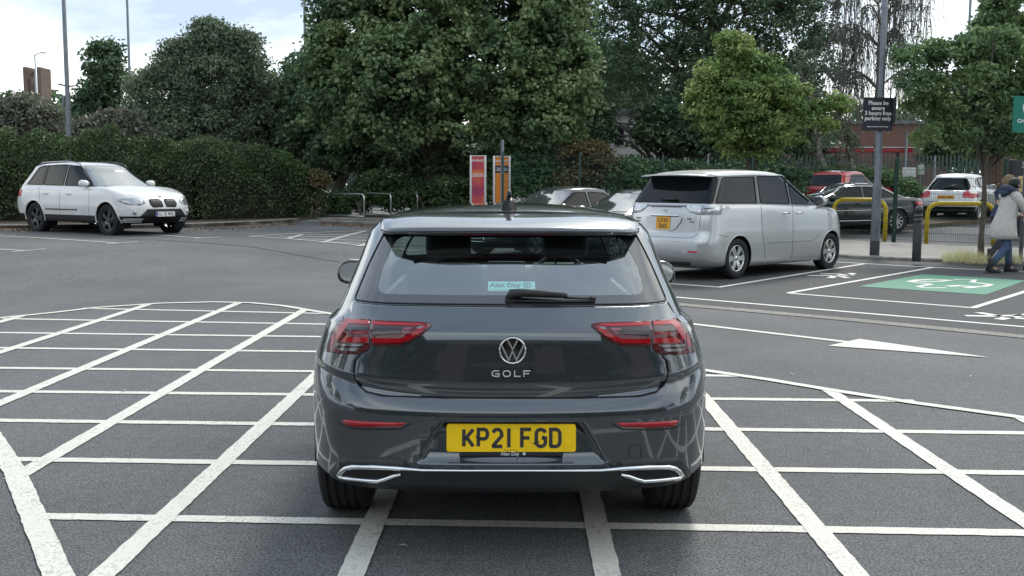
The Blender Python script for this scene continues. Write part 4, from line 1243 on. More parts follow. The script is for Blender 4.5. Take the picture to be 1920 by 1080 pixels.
def car_suv():
    root = axle_root('suv', 'white SUV with black wheels parked in front of the clipped hedge', -8.81, 24.16, -.597, 1.05, 2.933, .30)
    paint = mat('paint_white', (.64, .64, .635), .28, coat=.8, dark_back=True, noise=(2.2, .06))
    trim = mat('trim_black', (.02, .02, .022), .4); gb = mat('grille_black', (.006, .006, .007), .6)
    S = dict(L=4.854, W=1.933, ro=1.05, wb=2.933, r=.375, ar=.425, tw=.27, paint=paint, lip=.018, lipm=paint, rimm=mat('rim_black', (.016, .016, .018), .35, coat=.5), rim=(5, .045, .028, .10),
        belt=[(0, 1.08), (.5, 1.13), (2.4, 1.11), (3.3, 1.12), (3.75, 1.13), (4.2, 1.04), (4.6, .93), (4.854, .80)],
        sill=[(0, .48), (.6, .33), (4.2, .30), (4.854, .36)], bcrown=.045,
        tail=[(0, .12), (.25, .0), (.6, .01), (.8, .05), (1, .10)], nose=[(0, 4.70), (.3, 4.85), (.6, 4.854), (.85, 4.82), (1, 4.72)], fp=(.14, .5, .52, 2.4),
        secw=[(0, .955), (.2, .985), (.45, 1.0), (.7, .985), (.88, .97), (1, .925)],
        gh=dict(yrb=.16, yrt=.62, yfb=3.60, yft=2.62, wb=.865, wr=.66, pr=1.1), roof=[(.4, 1.62), (1.0, 1.69), (1.8, 1.705), (2.4, 1.68), (2.9, 1.62)], rcrown=.04,
        screen=screenm(),
        band=[(.52, 1.17), (3.38, 1.14), (2.80, 1.55), (2.50, 1.655), (1.9, 1.68), (1.1, 1.66), (.86, 1.62)],
        windows=[('side', [(.60, 1.195), (1.24, 1.185), (1.24, 1.64), (1.08, 1.635), (.92, 1.60)], [.02, .02, .02, .05, .05]), ('side', [(1.29, 1.185), (2.12, 1.17), (2.12, 1.66), (1.29, 1.645)], .02),
                 ('side', [(2.20, 1.17), (3.26, 1.16), (2.76, 1.54), (2.46, 1.64), (2.20, 1.66)], .03),
                 ('front', [(-.79, 1.155), (.79, 1.155), (.62, 1.655), (-.62, 1.655)], .06), ('rear', [(-.68, 1.18), (.68, 1.18), (.56, 1.60), (-.56, 1.60)], .06)],
        panels=[('headlight', 'front', [(.47, .77), (.62, .72), (.86, .75), (.93, .83), (.90, .885), (.66, .90), (.51, .85)], .03, lampm(), .006),
                ('grille_kidney', 'front', [(.035, .68), (.31, .67), (.37, .74), (.35, .855), (.09, .875), (.035, .82)], .03, gb, .008),
                ('bumper_insert', 'front', [(-.97, .28), (.97, .28), (.97, .44), (.62, .47), (.46, .64), (-.46, .64), (-.62, .47), (-.97, .44)], .02, trim, .006),
                ('tail_light', 'rear', [(.52, .92), (.95, .90), (.95, 1.06), (.6, 1.05)], .02, mat('lens_bright_red', (.50, .006, .018), .16, coat=1.0), .006)],
        lines=[('side', [(2.14, .40), (2.14, 1.12)], False), ('side', [(1.24, 1.12), (1.30, .85), (1.25, .5)], False), ('side', [(3.30, .40), (3.34, .8), (3.30, 1.10)], False),
               ('front', [(-.72, .97), (-.45, .90), (.45, .90), (.72, .97)], False), ('rear', [(-.6, .60), (.6, .60)], False)],
        clad=(.2, .475), mir=(3.05, 1.20, 1.0))
    r = gen_car(root, S); bv = r['lower']
    for s in (1, -1):
        k = MB(); P = []
        for i in range(13):
            y = .75+i*.16; h, n = cast(r['top'], (s*.60, y, 3), (0, 0, -1)); P.append(h+V((0, 0, .045 if 0 < i < 12 else 0)))
        k.tube(P, .017, 8); k.build('roof_rail', mat('rail_grey', (.3, .3, .31), .3, .8) if s > 0 else trim, root)
        h, n = on_front(bv, s*.72, .565); k = MB(); k.lathe([(0, .02), (.045, .02), (.055, .005), (.055, -.01)], 20, 0, 'Z', frame(h, (1, 0, 0), (0, 0, 1)) @ Matrix.Rotation(pi, 4, 'Y')); k.build('fog_light', lampm(), root)
        k = MB()
        for z in (.350, .385, .42):
            P = []
            for i in range(8): h, n = on_front(bv, s*(.52+.05*i), z); P.append(h+n*.012)
            k.tube(P, .011, 6)
        k.build('bumper_vent', mat('vent_silver', (.55, .56, .57), .3, .6), root)
        k = MB(); P = []
        for i in range(10): h, n = on_side(bv, 1.55+.145*i, .60, s); P.append(h)
        k.tube(P, .016, 6); k.build('side_strip', trim, root)
        for i in range(7):
            pass
    h, n = on_front(bv, 0, .52); M = frame(V((0, h.y+.012, .52)), (-1, 0, 0), (0, 0, 1))
    mkplate(root, M, ['VL 12 ROL'], .52, .112, PLATE_W, .078, .060, .0125, blue=True)
    h, n = on_front(bv, 0, .905); k = MB(); k.lathe([(0, .008), (.04, .006), (.042, 0)], 20, 0, 'Z', frame(h, (-1, 0, 0), (0, -.3, 1))); k.build('badge', mat('badge_blue', (.1, .16, .3), .2, .4), root)
    handles(root, bv, (1.55, 2.5), .97, paint)
    k = MB(); k.box((0, 3.70, 1.135), (1.3, .02, .02), 0); k.build('wiper', trim, root)

def car_van():
    root = axle_root('people_carrier', 'silver people carrier seen from the rear corner, with a yellow two-line plate', 5.279, 19.334, .751, .93, 2.95, .01)
    paint = mat('paint_silver', (.50, .51, .52), .30, metal=.65, coat=.8, dark_back=True)
    clear = mat('lens_crystal', (.62, .63, .65), .12, metal=.3, coat=1.0, noise=(30, .25)); trim = mat('trim_black', (.02, .02, .022), .4)
    red = mat('lens_bright_red', (.50, .006, .018), .16, coat=1.0)
    S = dict(L=4.795, W=1.80, ro=.93, wb=2.95, r=.335, ar=.375, tw=.22, paint=paint, rim=(6, .030, .050, 0), lip=.008,
        belt=[(0, 1.20), (.9, 1.22), (2.4, 1.195), (3.4, 1.165), (3.9, 1.125), (4.25, 1.04), (4.55, .89), (4.72, .73), (4.795, .60)],
        sill=[(0, .27), (.5, .24), (1.2, .19), (3.4, .19), (4.3, .21), (4.795, .24)], bcrown=.03,
        tail=[(0, .06), (.15, .0), (.40, .0), (.47, .05), (.8, .08), (1, .13)], nose=[(0, 4.70), (.3, 4.795), (.7, 4.78), (1, 4.72)], fp=(.2, .6, .75, 2.3), rp=(.06, .26, .40, 2.5),
        secw=[(0, .965), (.12, .99), (.45, 1.0), (.7, .99), (.9, .975), (1, .955)],
        gh=dict(yrb=.15, yrt=.50, yfb=4.02, yft=2.78, wb=.845, wr=.70, rp=(.03, .14, .20, 2.3), fp=(.14, .34, .5, 2.2)), roof=[(.3, 1.705), (.9, 1.755), (1.7, 1.775), (2.5, 1.75), (3.0, 1.69), (3.5, 1.60)], rcrown=.035,
        band=[(.14, 1.235), (3.80, 1.165), (3.55, 1.30), (3.10, 1.56), (2.80, 1.69), (1.6, 1.715), (.40, 1.68)],
        windows=[('side', [(.36, 1.255), (1.50, 1.24), (1.56, 1.68), (.66, 1.66)], [.03, .02, .02, .05]), ('side', [(1.62, 1.24), (2.52, 1.22), (2.50, 1.70), (1.66, 1.69)], .03),
                 ('side', [(2.60, 1.22), (3.70, 1.19), (3.50, 1.29), (3.05, 1.55), (2.82, 1.66), (2.58, 1.69)], .03),
                 ('front', [(-.70, 1.18), (.70, 1.18), (.58, 1.66), (-.58, 1.66)], .06), ('rear', [(-.80, 1.245), (.80, 1.245), (.70, 1.665), (-.70, 1.665)], .04)],
        panels=[('tail_light', 'rear', [(.36, 1.205), (.50, 1.095), (.66, 1.055), (.90, 1.065), (.90, 1.21)], .01, clear, .007),
                ('tail_light', 'side', [(.06, 1.065), (.22, 1.07), (.42, 1.12), (.60, 1.20), (.06, 1.21)], 0, clear, .007),
                ('headlight', 'front', [(.50, .72), (.80, .78), (.86, .96), (.72, .93)], .02, lampm(), .006),
                ('reflector', 'rear', [(.54, .455), (.70, .455), (.72, .485), (.54, .485)], 0, red, .006),
                ('lower_grille', 'front', [(-.6, .3), (.6, .3), (.55, .5), (-.55, .5)], .03, trim, .004)],
        lines=[('side', [(1.58, 1.19), (1.59, .80), (1.72, .30)], False), ('side', [(2.55, .26), (2.56, 1.19)], False), ('side', [(3.76, 1.12), (3.78, .7), (3.50, .28)], False),
               ('side', [(1.75, .56), (3.2, .55), (3.45, .66)], False), ('side', [(.35, .74), (.60, .70)], False),
               ('rear', [(-.70, 1.05), (-.69, .78), (-.62, .70), (-.5, .685), (.5, .685), (.62, .70), (.69, .78), (.70, 1.05)], False)],
        mir=(3.46, 1.24, 1.1))
    r = gen_car(root, S); bv = r['lower']; bt = r['top']
    k = MB(); rows = []
    for i in range(17):
        u = -1+i/8; x = u*.66; y0 = .20+.07*u*u; z0 = 1.705-.02*u*u
        rows += [(x, y0, z0-.012), (x, y0, z0), (x, y0+.12, z0+.022), (x, .62, 1.748-.03*u*u), (x, .58, 1.67)]
    k.add(rows, [(5*i+a, 5*i+5+a, 5*i+5+(a+1) % 5, 5*i+(a+1) % 5) for i in range(16) for a in range(5)]+[(0, 1, 2, 3, 4), (84, 83, 82, 81, 80)], 0, False)
    k.build('spoiler', paint, root)
    k = MB(); P = []
    for i in range(15):
        h, n = on_rear(bv, -.30+.6*i/14, 1.035); P.append(h+n*.016)
    k.tube(P, [.006]+[.018]*13+[.006], 8); k.build('chrome_garnish', chromem(), root)
    k = MB()
    for i in range(12):
        pass
    fs_ = MB(); P = []
    for i in range(15):
        h, n = on_rear(bv, -.40+.80*i/14, 1.195)
        if h is not None: P.append(h+n*.006)
    if len(P) > 2: fs_.tube(P, .014, 6); fs_.build('light_bar', mat('bar_grey', (.3, .31, .33), .25, .7), root)
    h, n = on_rear(bv, 0, .93); M = frame(V((0, h.y-.010, .915)), (1, 0, 0), (0, .08, 1))
    k = MB(); k.prism(rnd([(-.40, .10), (-.24, -.12), (.24, -.12), (.40, .10)], .09, 5), .004, 0, M @ Matrix.Translation((0, 0, -.002)))
    k.build('plate_recess', paint, root)
    mkplate(root, M @ Matrix.Translation((0, 0, .005)), ['LK61', 'OHX'], .285, .205, (.74, .36, .02), .079, .058, .013)
    h, n = on_rear(bv, 0, 1.115); M = frame(h+n*.002, (1, 0, 0), (0, .1, 1)); k = MB()
    for rx, ry, cy in ((.05, .033, 0), (.018, .033, 0), (.036, .012, .018)):
        k.tube([M @ V((rx*cos(2*pi*i/24), cy+ry*sin(2*pi*i/24), .004)) for i in range(24)], .0035, 6, 0, True)
    k.build('badge', chromem(), root)
    k = MB()
    for tx, x, z, sz in (('ESTIMA', -.55, .98, .035), ('HYBRID', -.55, .935, .03), ('4WD', .50, .99, .04), ('AERAS', .55, .945, .03)):
        h, n = on_rear(bv, x, z); t, f = text_mesh(tx, sz, .002, .001); k.add(t, f, 0, False, frame(h+n*.003, (1, 0, 0), (0, .08, 1)))
    k.build('model_lettering', mat('letter_grey', (.16, .16, .17), .3, .7), root)
    h, n = on_rear(bt, .10, 1.29); k = MB(); k.tube([h+n*.02+V((-.28, 0, 0)), h+n*.03, h+n*.025+V((.06, 0, .0))], [.01, .018, .02], 8); k.build('rear_wiper', trim, root)
    handles(root, bv, (2.33, 2.78), 1.06, chromem())
    sk = MB(); sk.box((0, .12, .27), (1.1, .14, .06), 0, bev=.02); sk.tube([(-.5, .93, .30), (.5, .93, .30)], .04, 8); sk.box((0, 2.2, .24), (1.2, 3.4, .06), 0)
    sk.build('underbody', mat('under_black', (.012, .012, .012), .9), root)

def car_crossover_white():
    root = axle_root('crossover', 'white rounded crossover behind the mesh fence at the right', 14.35, 33.2, .902, .78, 2.53, None, None, False)
    paint = mat('paint_white', (.64, .64, .635), .28, coat=.8, dark_back=True, noise=(2.2, .06)); trim = mat('trim_black', (.02, .02, .022), .4)
    red = mat('lens_bright_red', (.50, .006, .018), .16, coat=1.0)
    S = dict(L=4.135, W=1.765, ro=.78, wb=2.53, r=.34, ar=.40, tw=.23, paint=paint, q=.6, lip=.02, rim=(5, .05, .03, .05),
        belt=[(0, .98), (.8, 1.05), (2.4, 1.02), (3.1, 1.04), (3.8, .92), (4.135, .74)], sill=[(0, .45), (.6, .33), (3.6, .3), (4.135, .4)],
        tail=[(0, .08), (.3, .0), (.6, .03), (1, .14)], nose=[(0, 4.0), (.4, 4.135), (1, 4.0)],
        gh=dict(yrb=.18, yrt=.62, yfb=3.2, yft=2.2, wb=.80, wr=.56, rp=(.1, .3, .35, 2.1)), roof=[(.4, 1.45), (1.3, 1.545), (2, 1.54), (2.6, 1.46)], rcrown=.03,
        windows=[('side', [(.75, 1.22), (1.15, 1.10), (1.15, 1.38), (.9, 1.36)], .03), ('side', [(1.2, 1.08), (1.9, 1.07), (1.9, 1.45), (1.2, 1.42)], .03), ('side', [(1.97, 1.07), (2.9, 1.08), (2.35, 1.42), (1.97, 1.45)], .03),
                 ('front', [(-.66, 1.10), (.66, 1.10), (.50, 1.46), (-.50, 1.46)], .06), ('rear', [(-.64, 1.03), (.64, 1.03), (.60, 1.2), (.46, 1.40), (-.46, 1.40), (-.60, 1.2)], .06)],
        panels=[('tail_light', 'rear', [(.50, .80), (.80, .78), (.95, .86), (.95, .92), (.70, .92), (.62, 1.02), (.50, .95)], .03, red, .01),
                ('bumper_slot', 'rear', [(.40, .57), (.62, .57), (.62, .60), (.40, .60)], 0, trim, .004)],
        lines=[('rear', [(-.62, .80), (-.55, .66), (.55, .66), (.62, .80)], False)], clad=(.2, .50), mir=(2.75, 1.12, .95))
    r = gen_car(root, S); h, n = on_rear(r['lower'], 0, .80)
    mkplate(root, frame(V((0, h.y-.012, .80)), (1, 0, 0), (0, .1, 1)), ['KX63 MXX'], .52, .115, PLATE_Y, .08, .059, .014)
    k = MB(); h, n = on_rear(r['top'], 0, 1.10); k.tube([h+n*.02+V((-.12, 0, -.02)), h+n*.03+V((.1, 0, .02)), h+n*.02+V((.34, 0, .10))], [.03, .03, .012], 8); k.build('rear_wiper', trim, root)

def car_red():
    root = axle_root('hatchback', 'red hatchback behind the mesh fence, its roof above the black saloon', 10.75, 34.6, .75, .8, 2.65, None, None, False)
    paint = mat('paint_red', (.42, .012, .02), .25, coat=.9, dark_back=True)
    S = dict(L=4.3, W=1.82, ro=.8, wb=2.65, r=.34, ar=.39, tw=.22, paint=paint, q=.6,
        belt=[(0, 1.02), (.8, 1.06), (2.4, 1.03), (3.2, 1.05), (3.9, .94), (4.3, .75)], sill=[(0, .35), (.6, .26), (3.6, .25), (4.3, .3)],
        tail=[(0, .06), (.3, .0), (.7, .04), (1, .12)], nose=[(0, 4.2), (.4, 4.3), (1, 4.2)],
        gh=dict(yrb=.16, yrt=.55, yfb=3.2, yft=2.1, wb=.82, wr=.60, rp=(.08, .22, .3, 2.2)), roof=[(.3, 1.50), (1.1, 1.585), (1.8, 1.59), (2.6, 1.48)], rcrown=.03,
        windows=[('side', [(.75, 1.14), (1.9, 1.09), (1.9, 1.49), (1.1, 1.47)], .05), ('side', [(1.97, 1.09), (3.0, 1.09), (2.3, 1.46), (1.97, 1.49)], .04),
                 ('front', [(-.68, 1.12), (.68, 1.12), (.52, 1.5), (-.52, 1.5)], .06), ('rear', [(-.68, 1.10), (.68, 1.10), (.56, 1.46), (-.56, 1.46)], .05)],
        panels=[('tail_light', 'rear', [(.50, .90), (.92, .90), (.92, 1.0), (.55, 1.0)], .02, mat('lens_bright_red', (.50, .006, .018), .16, coat=1.0), .006)],
        lines=[], mir=(2.85, 1.13, 1.0), mirm=paint)
    gen_car(root, S)

def car_saloon(root, paint, H=1.45, W=1.84, rim=(10, .018, .022, 0), plate=None, front=True, q=.8, winline=None):
    k = H/1.45
    S = dict(L=4.80, W=W, ro=1.02, wb=2.80, r=.335, ar=.375, tw=.225, paint=paint, q=q, rim=rim, lip=.008, rimm=mat('alloy_grey', (.42, .43, .44), .3, .85),
        belt=[(0, .98*k), (.5, 1.01*k), (1.2, .98*k), (2.6, .945*k), (3.3, .95*k), (3.9, .90*k), (4.4, .80*k), (4.8, .64*k)], sill=[(0, .34), (.6, .24), (3.9, .22), (4.8, .26)], bcrown=.04,
        tail=[(0, .1), (.35, .0), (.8, .02), (1, .06)], nose=[(0, 4.68), (.25, 4.8), (.7, 4.79), (1, 4.70)], fp=(.2, .55, .62, 2.4),
        gh=dict(yrb=.45, yrt=1.35, yfb=3.55, yft=2.45, wb=.80, wr=.57), roof=[(1.0, 1.35*k), (1.7, 1.415*k), (2.2, 1.42*k), (2.9, 1.33*k)], rcrown=.03,
        screen=screenm(),
        windows=[('side', [(.95, 1.05*k), (1.98, .995*k), (1.98, 1.335*k), (1.45, 1.31*k)], .05), ('side', [(2.06, .99*k), (3.20, .985*k), (2.52, 1.31*k), (2.06, 1.335*k)], .04),
                 ('front', [(-.70, 1.0*k), (.70, 1.0*k), (.54, 1.36*k), (-.54, 1.36*k)], .06), ('rear', [(-.62, 1.05*k), (.62, 1.05*k), (.52, 1.32*k), (-.52, 1.32*k)], .06)],
        panels=[('headlight', 'front', [(.46, .64), (.78, .64), (.92, .74), (.84, .77), (.52, .72)], .01, lampm(), .005),
                ('grille', 'front', [(-.34, .36), (.34, .36), (.26, .52), (.36, .72), (-.36, .72), (-.26, .52)], .02, mat('grille_black', (.006, .006, .007), .6), .004),
                ('fog_light', 'front', [(.55, .40), (.80, .40), (.80, .50), (.62, .48)], .02, mat('grille_black', (.006, .006, .007), .6), .004),
                ('tail_light', 'rear', [(.50, .78), (.90, .78), (.90, .88), (.55, .88)], .02, mat('lens_bright_red', (.50, .006, .018), .16, coat=1.0), .006)],
        lines=[('side', [(2.02, .3), (2.02, .96*k)], False), ('side', [(3.22, .3), (3.25, .95*k)], False), ('side', [(1.1, .98*k), (1.25, .6), (1.2, .3)], False), ('front', [(-.75, .86*k), (-.5, .78*k), (.5, .78*k), (.75, .86*k)], False)],
        mir=(2.98, 1.0*k, 1.0))
    r = gen_car(root, S); bv = r['lower']
    if front:
        g = MB()
        for z in (.42, .47, .56, .61, .66):
            P = []
            for i in range(9): h, n = on_front(bv, -.28+.07*i, z); P.append(h+n*.006)
            g.tube(P, .006, 6)
        P = []
        for x, z in dens([(-.34, .36), (-.26, .52), (-.36, .72), (.36, .72), (.26, .52), (.34, .36)], .05, True): h, n = on_front(bv, x, z); P.append(h+n*.004)
        g.tube(P, .010, 6, 0, True); g.build('grille_bars', chromem(), root)
    if plate:
        h, n = on_front(bv, 0, .50); mkplate(root, frame(V((0, h.y+.016, .50)), (-1, 0, 0), (0, 0, 1)), [plate], .52, .112, PLATE_W, .078, .060, .0125, blue=True)
    if winline:
        for s in (1, -1):
            g = MB(); P = []
            for y, z in dens([(.93, 1.05*k), (1.2, 1.22*k), (1.5, 1.335*k), (2.0, 1.352*k), (2.5, 1.33*k), (2.9, 1.18*k), (3.22, .985*k)], .08):
                h, n = on_side(r['top'], y, z, s)
                if h is not None: P.append(h)
            g.tube(P, .012, 6); g.build('chrome_window_line', winline, root)
            g = MB(); P = []
            for y, z in dens([(.9, .72), (2.0, .64), (3.3, .62)], .1): h, n = on_side(bv, y, z, s); P.append(h)
            g.tube(P, .008, 6)
            P = []
            for y, z in dens([(1.5, .36), (3.2, .33)], .1): h, n = on_side(bv, y, z, s); P.append(h)
            g.tube(P, .010, 6); g.build('side_moulding', chromem(), root)
    handles(root, bv, (1.35, 2.25), .86*k, paint)
    return r
def build_cars():
    car_suv(); car_van(); car_crossover_white(); car_red()
    th = atan2(-.68, -.73)
    gm = mat('paint_gunmetal', (.045, .050, .056), .25, metal=.6, coat=.8, dark_back=True)
    bk = mat('paint_black', (.010, .011, .013), .2, coat=1.0, dark_back=True)
    car_saloon(axle_root('saloon', 'dark grey saloon facing the camera just above the roof of the nearest hatchback', -.10, 21.75, th, 1.02, 2.80), gm, 1.50, plate='LV 17 KRK')
    car_saloon(axle_root('saloon', 'dark saloon with a bright windscreen, half hidden behind the silver people carrier', 1.42, 20.15, th, 1.02, 2.80), mat('paint_blue_black', (.018, .022, .03), .2, metal=.3, coat=1.0, dark_back=True), 1.46, front=False)
    r = axle_root('saloon', 'black saloon with chrome window line behind the mesh fence and yellow hoop', 10.8, 29.9, atan2(-.22, -.97), 1.02, 2.80, None, None, False)
    car_saloon(r, bk, 1.42, front=False, q=.6, winline=chromem())
# ================================================================ trees, hedge and shrubs
NR = np.random.RandomState(11)
def unit(a): return a/np.maximum(1e-9, np.linalg.norm(a, axis=1, keepdims=True))
def leaf_mesh(name, C, D, size, m, parent=None, asp=.62, up=.35, rnd_=.75, rs=None, loc=(0, 0, 0), kind=None, fold=.18):
    """one small folded four-cornered leaf at every centre C, turned roughly along D"""
    rs = rs or NR; n = len(C)
    nn = unit(D*(1-rnd_)+unit(rs.normal(size=(n, 3)))*rnd_+np.array([0, 0, up]))
    t = unit(np.cross(nn, rs.normal(size=(n, 3)))); b = np.cross(nn, t)
    s = size*(.6+.8*rs.rand(n, 1))
    P = np.stack([C-t*s*.55, C+b*s*asp*.5+nn*s*fold, C+t*s*.6, C-b*s*asp*.5+nn*s*fold], 1).reshape(-1, 3)-np.array(loc)
    me = bpy.data.meshes.new(name); me.vertices.add(4*n); me.vertices.foreach_set('co', P.astype(np.float32).ravel())
    me.loops.add(4*n); me.loops.foreach_set('vertex_index', np.arange(4*n, dtype=np.int32))
    me.polygons.add(n); me.polygons.foreach_set('loop_start', np.arange(0, 4*n, 4, dtype=np.int32))

    me.materials.append(m); me.update(calc_edges=True); me.validate()
    o = bpy.data.objects.new(name, me); link(o)
    if parent: o.parent = parent
    else: o.location = loc
    return o
def clumps(blobs, n, rc, rs, shell_=.45, flat=.7):
    """clump centres spread through ellipsoid blobs, mostly near their surface; blobs (x, y, z, rx, ry, rz)"""
    vol = np.array([b[3]*b[5] for b in blobs]); vol = vol/vol.sum(); out_ = []; dr = []
    for b, w in zip(blobs, vol):
        k = max(3, int(n*w)); d = unit(rs.normal(size=(k, 3))); d[:, 2] = np.where(d[:, 2] < -.55, -d[:, 2], d[:, 2])
        r = shell_+(1-shell_)*rs.rand(k, 1)**.45
        out_.append(np.array(b[:3])+d*r*np.array(b[3:6])); dr.append(d)
    return np.concatenate(out_), np.concatenate(dr)
def crown_pts(blobs, ncl, per, rc, rs, shell_=.45, droop=0):
    C, D = clumps(blobs, ncl, rc, rs, shell_)
    n = len(C); k = per
    sc = (.55+.9*rs.rand(n, 1, 1))*rc
    off = unit(rs.normal(size=(n*k, 3))).reshape(n, k, 3)*rs.rand(n, k, 1)**.4*sc*np.array([1, 1, .62])
    P = (C[:, None, :]+off).reshape(-1, 3); Dn = unit((off/sc+np.repeat(D[:, None, :], k, 1)*.7).reshape(-1, 3))
    if droop: P[:, 2] -= droop*rs.rand(len(P))
    return P, Dn
def limbs(base, top, blobs, r, rs, m, parent, nb=14, bark=None, name='trunk', lean=0.0, i0=2):
    mb = MB(); base = V(base); top = V(top); pts = []; rad = []
    for i in range(9):
        t = i/8; pts.append(base.lerp(top, t)+V((rs.normal()*.05*t+lean*t*t, rs.normal()*.05*t, 0))); rad.append(r*(1.25-.95*t) if i else r*1.5)
    mb.tube(pts, rad, 10)
    for k in range(nb):
        b = blobs[rs.randint(len(blobs))]; i = rs.randint(i0, 8); s = pts[i]
        e = V(b[:3])+V((rs.uniform(-.5, .5)*b[3], rs.uniform(-.5, .5)*b[4], rs.uniform(-.4, .4)*b[5])); P = []; R = []
        for j in range(7):
            t = j/6; q = s.lerp(e, t); q.z += sin(pi*t)*.12*(e-s).length; q += V((rs.normal(), rs.normal(), rs.normal()))*.06*t*(e-s).length**.5; P.append(q); R.append(max(.008, rad[i]*.55*(1-t)**1.1+.006))
        mb.tube(P, R, 6)
        for _ in range(2):
            j = rs.randint(2, 6); e2 = P[j]+V((rs.uniform(-1, 1), rs.uniform(-1, 1), rs.rand()*.6))*.2*(e-s).length
            mb.tube([P[j], P[j].lerp(e2, .5)+V((0, 0, .08)), e2], [R[j]*.7, R[j]*.45, .006], 5)
    loc = parent.location
    mb.v = [(a-loc.x, b_-loc.y, c-loc.z) for a, b_, c in mb.v]
    return mb.build(name, m, parent)
def pxblob(px, py, rx, ry, Y, depth=None):
    """ellipsoid blob sitting at distance Y given its size in photo pixels"""
    p = AT(px, py, Y); s = Y/FPX
    return (p.x, p.y, p.z, rx*s, (depth if depth else max(rx, ry)*s*.9), ry*s)
BARK = lambda: mat('bark', (.085, .075, .062), .9, noise=(12, .4), bump=(30, .6))
def tree(name, label, base, blobs, ncl, per, rc, size, m, r, seed, top=None, nb=16, group=None, shell_=.45, bark=None, lean=0, up=.35, cat='tree', asp=.62, rnd_=.75, trunk=True, i0=2):
    rs = np.random.RandomState(seed); loc = V(base)
    root = thing(name, label, cat, loc, 0, group)
    P, D = crown_pts(blobs, ncl, per, rc, rs, shell_)
    P[:, 2] = np.maximum(P[:, 2], loc.z+.02)
    o = leaf_mesh('crown', P, D, size, m, root, rs=rs, loc=tuple(loc), up=up, asp=asp, rnd_=rnd_)
    if trunk:
        t = V(top) if top else V((sum(b[0] for b in blobs)/len(blobs), sum(b[1] for b in blobs)/len(blobs), max(b[2]+b[5]*.5 for b in blobs)))
        limbs(loc-V((0, 0, .1)), t, blobs, r, rs, bark or BARK(), root, nb, lean=lean, i0=i0)
    return root
def base_at(px, Y, lift=0.1):
    p = AT(px, 400, Y); return V((p.x, Y, gz(p.x, Y)+lift))

def hedge_strip(name, label, path, h, w, size, n, m, seed, group=None, cat='hedge', rough=.18):
    """clipped hedge along a ground path: leaves on its front, top and ends over a dark twiggy core"""
    rs = np.random.RandomState(seed); P = [V((p[0], p[1])) for p in path]
    L = [(b-a).length for a, b in zip(P, P[1:])]; tot = sum(L)
    root = thing(name, label, cat, (path[0][0], path[0][1], gz(*path[0])), 0, group)
    u = rs.rand(n)*tot; v = rs.rand(n); pts = []; dr = []
    cs = np.concatenate([[0], np.cumsum(L)])
    tg_ = [(b-a).normalized() for a, b in zip(P, P[1:])]; vn = [tg_[0]]+[(a+b).normalized() for a, b in zip(tg_, tg_[1:])]+[tg_[-1]]
    for i in range(n):
        k = min(len(L)-1, int(np.searchsorted(cs, u[i], 'right')-1)); f_ = (u[i]-cs[k])/L[k]; a = P[k].lerp(P[k+1], f_); t = vn[k].lerp(vn[k+1], f_).normalized(); nn = V((t.y, -t.x))
        hh = h(u[i]/tot) if callable(h) else h
        hh *= 1+.035*sin(u[i]*1.7+seed)+.03*sin(u[i]*4.3)+.02*sin(u[i]*9.1)
        th = pi*v[i]; ct, st = cos(th), sin(th); pw_ = .62
        o = w/2*math.copysign(abs(ct)**pw_, ct); z = hh*st**pw_; d = V((nn.x*ct, nn.y*ct, st*1.0)).normalized()
        lump = rough*(sin(u[i]*2.9+z*2.3)*.4+sin(u[i]*6.7-z*5.1)*.3+sin(u[i]*1.3+z*7+o*3)*.3)
        dep = -rs.rand()**2*.35+lump*.8
        x, y = a.x+nn.x*o+d[0]*dep, a.y+nn.y*o+d[1]*dep
        pts.append((x, y, gz(x, y)+.06+z+d[2]*dep*.8+rs.normal()*.02)); dr.append(d)
    C = np.array(pts); D = unit(np.array([tuple(q) for q in dr])); loc = root.location
    leaf_mesh('foliage', C, D, size, m, root, rs=rs, loc=tuple(loc), up=.2, rnd_=.8)
    core = MB()
    for i in range(len(P)-1):
        k = max(1, int(L[i]/1.0))
        for j in range(k):
            c = P[i].lerp(P[i+1], (j+.5)/k); t = (P[i+1]-P[i]).normalized(); hh = (h((cs[i]+L[i]*(j+.5)/k)/tot) if callable(h) else h)*.66
            core.box((0, 0, hh/2), (L[i]/k*.98, w*.42, hh), 0, Matrix.Translation((c.x-loc.x, c.y-loc.y, gz(c.x, c.y)-loc.z)) @ Matrix.Rotation(atan2(t.y, t.x), 4, 'Z'))
    core.build('branches', mat('twig_dark', (.02, .018, .014), .95), root)
    return root

